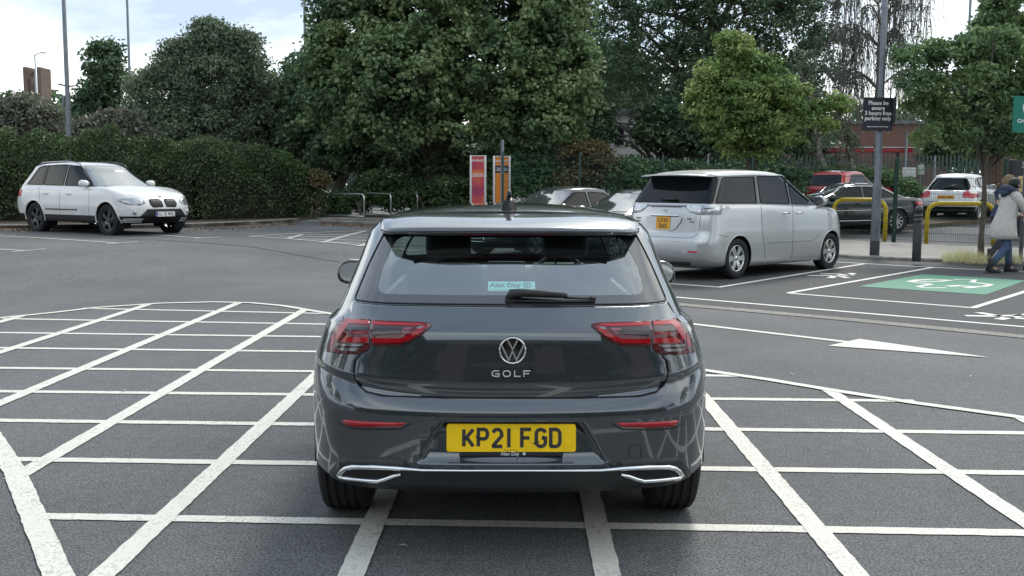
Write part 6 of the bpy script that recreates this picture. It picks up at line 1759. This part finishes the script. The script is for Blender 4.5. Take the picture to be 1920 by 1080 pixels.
    column('small pale street lamp in front of the brick tower', 77.5, 72, .20, AT(72, 103, 72).z, head=.45, m=mat('pale_metal', (.42, .44, .45), .4, .4))
    # ---- posts and notice boards behind the fence
    def board(label, px, Y, topy, panels, r=.045, m=None, nm='sign_post'):
        p = AT(px, topy, Y); z0 = gz(p.x, Y)+.1; root = thing(nm, label, 'sign post', (p.x, Y, z0)); k = MB(); k.lathe([(r*1.5, 0), (r*1.5, .9), (r, 1.0), (r, p.z-z0), (0, p.z-z0)], 12, 0, 'Z'); k.build('post', m or galv(), root)
        for (x0, y0, x1, y1, mm) in panels:
            a = AT(x0, y0, Y-.08); b = AT(x1, y1, Y-.08); k = MB(); k.box(((a.x+b.x)/2-p.x, -.08, (a.z+b.z)/2-z0), (b.x-a.x, .02, a.z-b.z), 0, bev=.006); k.build('notice_board', mm, root)
    wm = mat('notice_white', (.55, .56, .56), .5, noise=(14, .15))
    board('grey post with a blank-looking white notice board behind the mesh fence', 1700, 38, 246, [(1692, 314, 1717, 333, wm)])
    board('slim grey post standing left of the white crossover', 1753, 39, 292, [])
    board('small post with a green and white notice on the palisade fence', 1727, 40.4, 305, [(1721.5, 309, 1732.5, 327.5, mat('notice_green', (.16, .34, .26), .5, noise=(5, .5), col2=(.5, .56, .52)))], r=.02)
    p = AT(1720, 388, 38.6); k = MB(); k.box((-.28, 0, .42), (.46, .4, .86), 0, bev=.02); k.box((.22, 0, .44), (.44, .4, .90), 1, bev=.02); k.box((-.28, -.205, .45), (.38, .012, .7), 1, bev=.004); k.box((.22, -.205, .45), (.36, .012, .7), 0, bev=.004)
    o = k.build('utility_cabinet', [mat('cabinet_dark', (.035, .042, .055), .6), mat('cabinet_grey', (.07, .08, .095), .6)], None, (p.x, 38.6, gz(p.x, 38.6)+.1)); tag(o, 'pair of dark grey utility cabinets standing left of the white crossover', 'cabinet')
    # ---- charging unit and slatted screen at the right edge
    p = AT(1916, 380, 27.5); z0 = gz(p.x, 27.5)+.08; cu = thing('charging_point', 'dark charging unit with a rounded pale yellow panel at the right edge', 'charger', (p.x, 27.5, z0)); k = MB(); k.box((.1, .15, 1.05), (.72, .35, 2.1), 0, bev=.04); k.build('casing', mat('charger_dark', (.022, .022, .034), .4), cu)
    k = MB(); k.prism(rnd([(-.14, -.22), (.14, -.22), (.14, .22), (-.14, .22)], .13, 5), .02, 0, frame((-.06, -.03, AT(1912, 345, 27.5).z-z0), (1, 0, 0), (0, 0, 1))); k.build('display_panel', mat('panel_yellow', (.72, .55, .25), .4), cu)
    v, f = text_mesh('Smart\ncharge', .10, .001, .001); k = MB(); k.add(v, f, 0, False, frame((.05, -.034, 1.95), (1, 0, 0), (0, 0, 1))); k.build('lettering', mat('sign_white', (.75, .75, .74), .5), cu)
    a = AT(1845, 340, 38); b = AT(1960, 340, 38); root = thing('slatted_screen', 'brown vertical slatted timber screen behind the shoppers at the right', 'fence', (a.x, 38, gz(a.x, 38))); k = MB()
    for i in range(int((b.x-a.x)/.12)): k.box((i*.12, 0, 1.3), (.085, .03, 2.6), 0)
    k.build('slats', mat('timber_brown', (.10, .055, .035), .8, noise=(4, .3)), root); k = MB(); k.box(((b.x-a.x)/2, .04, .5), (b.x-a.x, .04, .08), 0); k.box(((b.x-a.x)/2, .04, 2.2), (b.x-a.x, .04, .08), 0); k.build('rail', mat('timber_brown', (.10, .055, .035), .8, noise=(4, .3)), root)
    # ---- buildings
    def brick(nm, c1_, c2_, sc):
        m = bpy.data.materials.new(nm); m.use_nodes = True; t = m.node_tree; b = t.nodes['Principled BSDF']; br = N('ShaderNodeTexBrick', t); br.inputs['Scale'].default_value = sc; br.inputs['Color1'].default_value = (*c1_, 1); br.inputs['Color2'].default_value = (*c2_, 1); br.inputs['Mortar'].default_value = (.22, .20, .18, 1); br.inputs['Mortar Size'].default_value = .012
        c = N('ShaderNodeTexCoord', t); mp = N('ShaderNodeMapping', t); mp.inputs['Rotation'].default_value = (pi/2, 0, 0); t.links.new(c.outputs['Object'], mp.inputs[0]); t.links.new(mp.outputs[0], br.inputs['Vector']); t.links.new(br.outputs[0], b.inputs['Base Color']); b.inputs['Roughness'].default_value = .9; return m
    redb = brick('brick_red', (.16, .065, .045), (.12, .05, .036), 4.0); brn = brick('brick_brown', (.15, .10, .075), (.11, .075, .06), 4.0)
    win = mat('window_dark', (.02, .025, .03), .08, spec=.8)
    def box_building(name, label, px0, px1, topy, Y, depth, wm_, roofm, wins=(0, 0), z0=.3):
        a = AT(px0, topy, Y); b = AT(px1, topy, Y); w = b.x-a.x; H = a.z-z0; root = thing(name, label, 'building', ((a.x+b.x)/2, Y, z0)); k = MB(); k.box((0, depth/2, H/2), (w, depth, H), 0); k.build('wall', wm_, root)
        k = MB(); k.box((0, depth/2, H+.12), (w+.5, depth+.5, .24), 0, bev=.03); k.build('roof', roofm, root)
        nx_, nz = wins
        for i in range(nx_):
            for j in range(nz):
                x = -w/2+w*(i+.5)/nx_; z = H*(j+.55)/nz; q = MB(); q.box((x, -.03, z), (w/nx_*.5, .10, H/nz*.45), 0); f = q.build('window', mat('window_frame', (.5, .5, .5), .5), root); q = MB(); q.box((x, -.085, z), (w/nx_*.44, .02, H/nz*.39), 0); q.build('pane', win, f)
        return root
    rc = mat('roof_grey', (.15, .15, .16), .8)
    box_building('brick_building', 'long red-brown brick building behind the birches', 1500, 1780, 232, 78, 14, redb, rc, (0, 0))
    box_building('pale_building', 'pale rendered building glimpsed through the dark tree', 1142, 1335, 214, 51, 8, mat('render_white', (.62, .63, .63), .8, noise=(.6, .12)), rc, (5, 2))
    box_building('low_building', 'small grey building between the lamp column and dark tree at the left', 100, 158, 226, 72, 8, mat('render_grey', (.42, .45, .48), .8), mat('roof_dark', (.08, .085, .10), .7), (3, 1))
    # long red canopy
    a = AT(1553, 277, 58); b = AT(1712, 277, 58); hh = 8*58/FPX; root = thing('canopy', 'long low red canopy fascia seen above the palisade fence', 'canopy', ((a.x+b.x)/2, 58, gz(20, 58))); k = MB(); zt = a.z-root.location.z; k.box((0, 1.5, zt-hh/2), (b.x-a.x, 3, hh), 0, bev=.03); k.build('fascia', mat('canopy_red', (.30, .025, .035), .35, noise=(1, .2)), root)
    k = MB(); k.box((0, 1.5, zt+.04), (b.x-a.x+.2, 3.1, .05), 0); k.build('roof', mat('canopy_white', (.6, .6, .6), .5), root)
    for i in range(4): q = MB(); q.box((-(b.x-a.x)/2+.3+i*(b.x-a.x-.6)/3, 1.5, (zt-hh)/2), (.12, .12, zt-hh), 0); q.build('post', galv(), root)
    # brick tower with two prongs
    Y = 92; xa, xb, xc_, xd = [AT(x, 150, Y).x for x in (53.5, 62, 76.5, 86.5)]; zt = AT(70, 128, Y).z; zm = AT(70, 152, Y).z; cx = (xa+xd)/2; root = thing('tower', 'brown brick tower with two prongs rising behind the left shrubs', 'tower', (cx, Y, .3)); k = MB()
    k.box(((xa+xb)/2-cx, 0, (zt-.3)/2), (xb-xa, 2.0, zt-.3), 0); k.box(((xc_+xd)/2-cx, 0, (zt-.3)/2), (xd-xc_, 2.0, zt-.3), 0); k.build('prong', brn, root)
    k = MB(); k.prism([(xb-cx, 0), (xc_-cx, 0), (xc_-cx, zm+.4), ((xb+xc_)/2-cx, zm-1.0), (xb-cx, zm)], 1.6, 0, frame((0, .8, 0), (1, 0, 0), (0, 0, 1))); k.build('wall', brn, root)
    k = MB(); k.box(((xb+xc_)/2-cx, 0, AT(70, 136, Y).z-.3), (xc_-xb, .12, .12), 0); k.build('rail', galv(), root)
    # ---- unseen shop and trees behind the camera, added to darken reflections
    root = thing('supermarket', 'unseen long low supermarket building, added behind the camera to darken reflections', 'building', (0, -26, 0)); k = MB(); k.box((0, -6, 4.2), (70, 12, 8.4), 0); k.build('wall', brn, root)
    k = MB(); k.box((0, -5.6, 8.6), (72, 13.5, .5), 0, bev=.05); k.build('roof', rc, root)
    for i in range(9): q = MB(); q.box((-30+i*7.5, .05, 1.9), (5.2, .12, 2.8), 0); q.build('window', win, root)
    dk = MATS['leaf_dark']
    for i, (x, y, s) in enumerate(((-26, -14, 5.0), (-15, -17, 3.0), (16, -16, 3.2), (27, -13, 5.2), (32, 2, 6.0), (37, 16, 6.2), (-36, 0, 5.6), (-34, 12, 5.4), (4, -19, 2.4), (-6, -19, 2.6))):  # out-of-view trees put in so paint and glass reflect dark shapes
        lab = ['beside the shop, far left', 'in front of the shop, left', 'in front of the shop, right', 'beside the shop, far right', 'on the right boundary, nearer the shop', 'on the right boundary, middle', 'on the left boundary, nearer the shop', 'on the left boundary, middle', 'small one right of the shop door', 'small one left of the shop door'][i]
        tree('tree', 'unseen broad dark tree, added for reflections, '+lab, (x, y, gz(x, y)), [(x, y, s*1.25, s, s, s*.9), (x+s*.3, y, s*1.8, s*.7, s*.7, s*.7)], 200, 30, .9, .42, dk, .2, 200+i, group='unseen trees added for reflections', nb=8)
# ================================================================ people and the shopping trolley
def skin_mesh(joints, edges, rad, sub=2, root=0):
    me = bpy.data.meshes.new('t'); me.from_pydata([tuple(j) for j in joints], edges, []); o = bpy.data.objects.new('t', me); link(o)
    md = o.modifiers.new('s', 'SKIN'); md.use_smooth_shade = True; md.branch_smoothing = .6
    for i, r in enumerate(rad): sv = me.skin_vertices[0].data[i]; sv.radius = (r, r) if not isinstance(r, tuple) else r; sv.use_root = (i == root)
    sb = o.modifiers.new('u', 'SUBSURF'); sb.levels = sub; sb.render_levels = sub
    dg = bpy.context.evaluated_depsgraph_get(); dg.update(); m2 = bpy.data.meshes.new_from_object(o.evaluated_get(dg))
    vs = [v.co.copy() for v in m2.vertices]; fs = [tuple(p.vertices) for p in m2.polygons]
    bpy.data.objects.remove(o); bpy.data.meshes.remove(m2); return vs, fs
def ring_loft(mb, rings, mi=0, seg=20, caps=True):
    """rings: (centre, rx, ry, tilt axis dir) stacked"""
    vs = []; n = len(rings)
    for c, rx, ry in rings:
        for k in range(seg): a = 2*pi*k/seg; vs.append((c[0]+rx*cos(a), c[1]+ry*sin(a), c[2]))
    fs = [(i*seg+k, i*seg+(k+1) % seg, (i+1)*seg+(k+1) % seg, (i+1)*seg+k) for i in range(n-1) for k in range(seg)]
    if caps: fs += [tuple(range(seg))[::-1], tuple((n-1)*seg+k for k in range(seg))]
    mb.add(vs, fs, mi, True)
def hand(mb, p, fwd, mi=0, s=1.0):
    p = V(p); f = V(fwd).normalized(); up = V((0, 0, 1)); r = f.cross(up).normalized()
    mb.tube([p-f*.03, p+f*.03, p+f*.07], [.026, .036, .03], 8, mi)
    for i, (o, l) in enumerate(((-.028, .9), (-.010, 1), (.008, .95), (.026, .75))):
        q = p+f*.065+r*o; mb.tube([q, q+f*.028*l+up*-.006, q+f*.036*l-up*.030, q+f*.018*l-up*.048], [.009, .0085, .008, .006], 6, mi)
    q = p+f*.02-r*.032*s; mb.tube([q, q+f*.03-r*.012*s-up*.016, q+f*.045-up*.034], [.011, .010, .007], 6, mi)
def person(label, pos, heading, H, coat, legs, shoes, hairc, bare_arm, hood, lean, long_coat, curly, group=None, skin_c=(.42, .25, .18)):
    root = thing('person', label, 'person', pos, heading, group); k = H/1.70; sk = mat('skin'+str(skin_c[0]), skin_c, .5, noise=(9, .1))
    L = lean
    # joints in a frame facing +Y
    J = dict(pel=(0, 0, .93), sp=(0, .05+L*.3, 1.12), ch=(0, .07+L*.75, 1.30), nk=(0, .09+L, 1.44), nk2=(0, .12+L*1.15, 1.51), hd=(0, .155+L*1.25, 1.585), ht=(0, .15+L*1.25, 1.665),
             sl=(-.17, .07+L*.9, 1.39), sr=(.17, .07+L*.9, 1.39), el=(-.23, .20+L, 1.13), er=(.23, .22+L, 1.13), wl=(-.20, .43+L, 1.04), wr=(.20, .44+L, 1.04),
             hl=(-.09, .0, .90), hr=(.09, .0, .90), kl=(-.10, .22, .50), kr=(.10, .02, .48), al=(-.10, .26, .09), ar=(.10, -.26, .13), fl=(-.10, .40, .04), fr=(.11, -.13, .035))
    nm = list(J); P = [V(J[a])*k for a in nm]; ix = {a: i for i, a in enumerate(nm)}
    E = [('pel', 'sp'), ('sp', 'ch'), ('ch', 'nk'), ('nk', 'nk2'), ('nk2', 'hd'), ('hd', 'ht'), ('ch', 'sl'), ('ch', 'sr'), ('sl', 'el'), ('sr', 'er'), ('el', 'wl'), ('er', 'wr'), ('pel', 'hl'), ('pel', 'hr'), ('hl', 'kl'), ('hr', 'kr'), ('kl', 'al'), ('kr', 'ar'), ('al', 'fl'), ('ar', 'fr')]
    R = dict(pel=.13, sp=.115, ch=.125, nk=.065, nk2=.055, hd=.092, ht=.07, sl=.062, sr=.062, el=.043, er=.043, wl=.030, wr=.030, hl=.088, hr=.088, kl=.058, kr=.058, al=.040, ar=.040, fl=.032, fr=.032)
    vs, fs = skin_mesh(P, [(ix[a], ix[b]) for a, b in E], [R[a]*k for a in nm]); body = MB(); body.add(vs, fs, 0, True)
    hd = P[ix['hd']]; body.tube([hd+V((0, .085, .0)), hd+V((0, .112, -.02)), hd+V((0, .088, -.03))], [.012, .014, .008], 6)
    for s in (-1, 1): body.tube([hd+V((s*.085, -.01, .02)), hd+V((s*.096, -.015, 0)), hd+V((s*.088, -.01, -.03))], [.010, .014, .009], 6)
    for s in (-1, 1): hand(body, P[ix['wr' if s > 0 else 'wl']], (0, 1, -.1), 0, s)
    b = body.build('body', sk, root)
    fc = MB()
    for s in (-1, 1): fc.lathe([(0, 0), (.010, 0), (.008, .004), (0, .005)], 8, 0, 'Z', frame(hd+V((s*.034, .084, .015)), (-1, 0, 0), (0, 0, 1)))
    fc.tube([hd+V((-.025, .086, -.05)), hd+V((0, .094, -.052)), hd+V((.025, .086, -.05))], .006, 5, 0); fc.build('face_features', mat('face_dark', (.10, .04, .035), .5), b)
    # clothes
    t = MB(); hem = .62 if long_coat else .88; w0 = .240 if long_coat else .165
    rg = []
    for i in range(11):
        u = i/10; z = hem+(1.44-hem)*u; y = (.03 if long_coat else 0)*(1-u)**1.5+(.07+L*.9)*sst((z-.75)/.6)
        rx = w0*(1-u)+.175*u+.012*sin(u*9); ry = (w0*(1.0 if long_coat else .9))*(1-u)+.125*u+.01*sin(u*7+1)
        if u > .85: rx *= 1-(u-.85)*3.6; ry *= 1-(u-.85)*3.0
        rg.append(((0, y*k, z*k), rx*k, ry*k))
    ring_loft(t, rg, 0, 22)
    for s in (-1, 1):
        a = 'r' if s > 0 else 'l'; sh, el, wr = P[ix['s'+a]], P[ix['e'+a]], P[ix['w'+a]]
        if bare_arm: t.tube([sh-V((s*.06, 0, -.03)), sh, sh.lerp(el, .5), sh.lerp(el, .62)], [.075*k, .082*k, .068*k, .066*k], 12)
        else: t.tube([sh-V((s*.06, 0, -.03)), sh, sh.lerp(el, .5), el, el.lerp(wr, .5), wr-(wr-el)*.05], [.08*k, .088*k, .072*k, .066*k, .056*k, .046*k], 12)
    t.build('coat' if long_coat else 'top', coat, root)
    t = MB()
    for a in 'lr':
        h, kn, an = P[ix['h'+a]], P[ix['k'+a]], P[ix['a'+a]]
        t.tube([h+V((0, 0, .06)), h.lerp(kn, .3), kn, kn.lerp(an, .5), an+V((0, 0, .02))], [.095*k, .092*k, .073*k, .066*k, .056*k], 14)
    t.build('trousers', legs, root)
    for a in 'lr':
        an, ft = P[ix['a'+a]], P[ix['f'+a]]; t = MB(); d = (ft-an); d.z = 0; d.normalize(); heel = an-d*.05; heel.z = min(an.z, .09)-.035 if a == 'r' else .045
        t.tube([an+V((0, 0, .14)), an+V((0, 0, .03)), heel+V((0, 0, .01)), ft.lerp(heel, .4), ft, ft+d*.05], [.060*k, .060*k, .052*k, .048*k, .045*k, .028*k], 12)
        t.box(((heel+ft)/2)-V((0, 0, .036)), (.085, .30, .02), 0, bev=.008); t.build('boot', shoes, root)
    # hair
    rs = np.random.RandomState(int(H*100)); t = MB(); bm = bmesh.new(); bmesh.ops.create_icosphere(bm, subdivisions=3, radius=1)
    for v in bm.verts:
        n = v.co.copy(); j = (1+.10*sin(n.x*9+n.z*7)*sin(n.y*11)) if curly else 1.0
        v.co = V((n.x*.098*j, n.y*.112*j-.018, n.z*.112*j+.030))*k
        if n.y > .45 and n.z < .35: v.co = V((n.x*.07, n.y*.05, n.z*.06))*k
    t.addbm(bm, 0, True, Matrix.Translation(hd)); bm.free(); ho = t.build('hair', hairc, root)
    if curly:
        q = MB()
        for i in range(300):
            n = V(unit(rs.normal(size=(1, 3)))[0])
            if n.y > .4 and n.z < .3: continue
            c = hd+V((n.x*.105, n.y*.118-.018, n.z*.118+.03))*k; a = V(unit(rs.normal(size=(1, 3)))[0])*.022
            q.tube([c-a, c+n*.014, c+a], [.006, .011, .005], 4)
        q.build('curls', hairc, ho)
    if hood:
        t = MB(); c = P[ix['nk']]; R_ = []
        for i in range(25): a = 2*pi*i/24; R_.append(c+V((.115*cos(a), -.02+.105*sin(a)-.01, .045+(.05 if sin(a) < 0 else -.02)*abs(sin(a)))))
        t.tube(R_, [.045+.022*max(0, -sin(2*pi*i/24)) for i in range(25)], 10)
        t.tube([c+V((-.08, -.11, .05)), c+V((0, -.16, .0)), c+V((.08, -.11, .05))], [.05, .07, .05], 10); t.build('hood', hood, root)
    return root
def trolley(pos, heading):
    root = thing('shopping_trolley', 'wire shopping trolley with a dark bag, pushed by the shopper in the pale coat', 'trolley', pos, heading); st = mat('trolley_wire', (.35, .36, .37), .3, .8); k = MB()
    def q(x, y, z): return V((x, y, z))
    B0 = [(-.24, .12, .55), (.24, .12, .55), (.19, .80, .62), (-.19, .80, .62)]; B1 = [(-.28, .02, .98), (.28, .02, .98), (.24, .92, .92), (-.24, .92, .92)]
    for a, b in zip(B0, B0[1:]+B0[:1]): k.tube([a, b], .006, 5)
    for a, b in zip(B1, B1[1:]+B1[:1]): k.tube([a, b], .009, 6)
    for i in range(4):
        a0, a1, b0, b1 = V(B0[i]), V(B0[(i+1) % 4]), V(B1[i]), V(B1[(i+1) % 4])
        for j in range(12): u = j/11; k.tube([a0.lerp(a1, u), b0.lerp(b1, u)], .003, 4, caps=False)
        for j in range(1, 5): u = j/5; k.tube([a0.lerp(b0, u), a1.lerp(b1, u)], .003, 4, caps=False)
    for j in range(9): u = j/8; k.tube([V(B0[0]).lerp(V(B0[1]), u), V(B0[3]).lerp(V(B0[2]), u)], .003, 4, caps=False)
    k.build('basket', st, root); k = MB()
    for s in (-1, 1): k.tube([(s*.27, -.06, 1.0), (s*.26, .06, .62), (s*.25, .0, .16), (s*.22, .85, .14)], .013, 8); k.tube([(s*.25, .05, .30), (s*.2, .7, .55)], .010, 6)
    k.build('frame', st, root); k = MB(); k.tube([(-.29, -.07, 1.01), (.29, -.07, 1.01)], .017, 10); k.build('handle', mat('handle_dark', (.03, .03, .035), .4), root)
    for s in (-1, 1):
        for y in (.02, .84): k = MB(); k.lathe([(0, -.012), (.055, -.012), (.06, -.008), (.06, .008), (.055, .012), (0, .012)], 16, 0, 'X', Matrix.Translation((s*.22, y, .06))); k.tube([(s*.22, y, .06), (s*.22, y, .16)], .012, 6); k.build('castor', mat('tyre_rubber', (.022, .022, .024), .78), root)
    return root
def build_people():
    g = G(1874, 511.5); hd = radians(-78)
    coat = mat('coat_stone', (.48, .455, .43), .8, noise=(14, .10), bump=(16, .5)); jeans = mat('jeans_blue', (.060, .095, .165), .85, noise=(18, .2), bump=(26, .4)); navy = mat('navy_cloth', (.035, .05, .09), .85, noise=(12, .2), bump=(20, .4))
    boot = mat('boot_black', (.018, .018, .022), .6); black = mat('hair_black', (.012, .012, .016), .6, bump=(60, .5)); blond = mat('hair_blond', (.34, .26, .17), .7, bump=(50, .6))
    person('person in a long stone-coloured coat with navy hood and jeans, pushing a trolley', g, hd, 1.68, coat, jeans, boot, black, False, navy, .07, True, False)
    g2 = G(1868, 504); g2.y += .9; g2.x = AT(1872, 400, g2.y).x; g2.z = gz(g2.x, g2.y)+.07
    person('person with curly blond hair and navy top, mostly hidden behind the coated shopper', g2, hd+.15, 1.66, navy, mat('trousers_dark', (.03, .035, .05), .85), boot, blond, True, None, .08, False, True)
    hv = V((cos(hd+pi/2), sin(hd+pi/2), 0)); tp = g+hv*.70
    trolley(tp, hd)
    # dark bag in the trolley
    k = MB(); k.box((0, 0, .18), (.36, .5, .36), 0, bev=.09); k.tube([(-.08, 0, .34), (-.05, 0, .46), (.05, 0, .46), (.08, 0, .34)], .012, 6)
    c = tp+hv*.42; o = k.build('shopping_bag', mat('bag_dark', (.02, .022, .03), .7, bump=(14, .6)), None, (c.x, c.y, c.z+.60)); o.rotation_euler = (0, 0, hd); tag(o, 'dark soft bag standing inside the wire shopping trolley', 'bag')
build_ground(); build_markings(); build_verges(); build_golf(); build_cars(); build_plants(); build_props(); build_people()
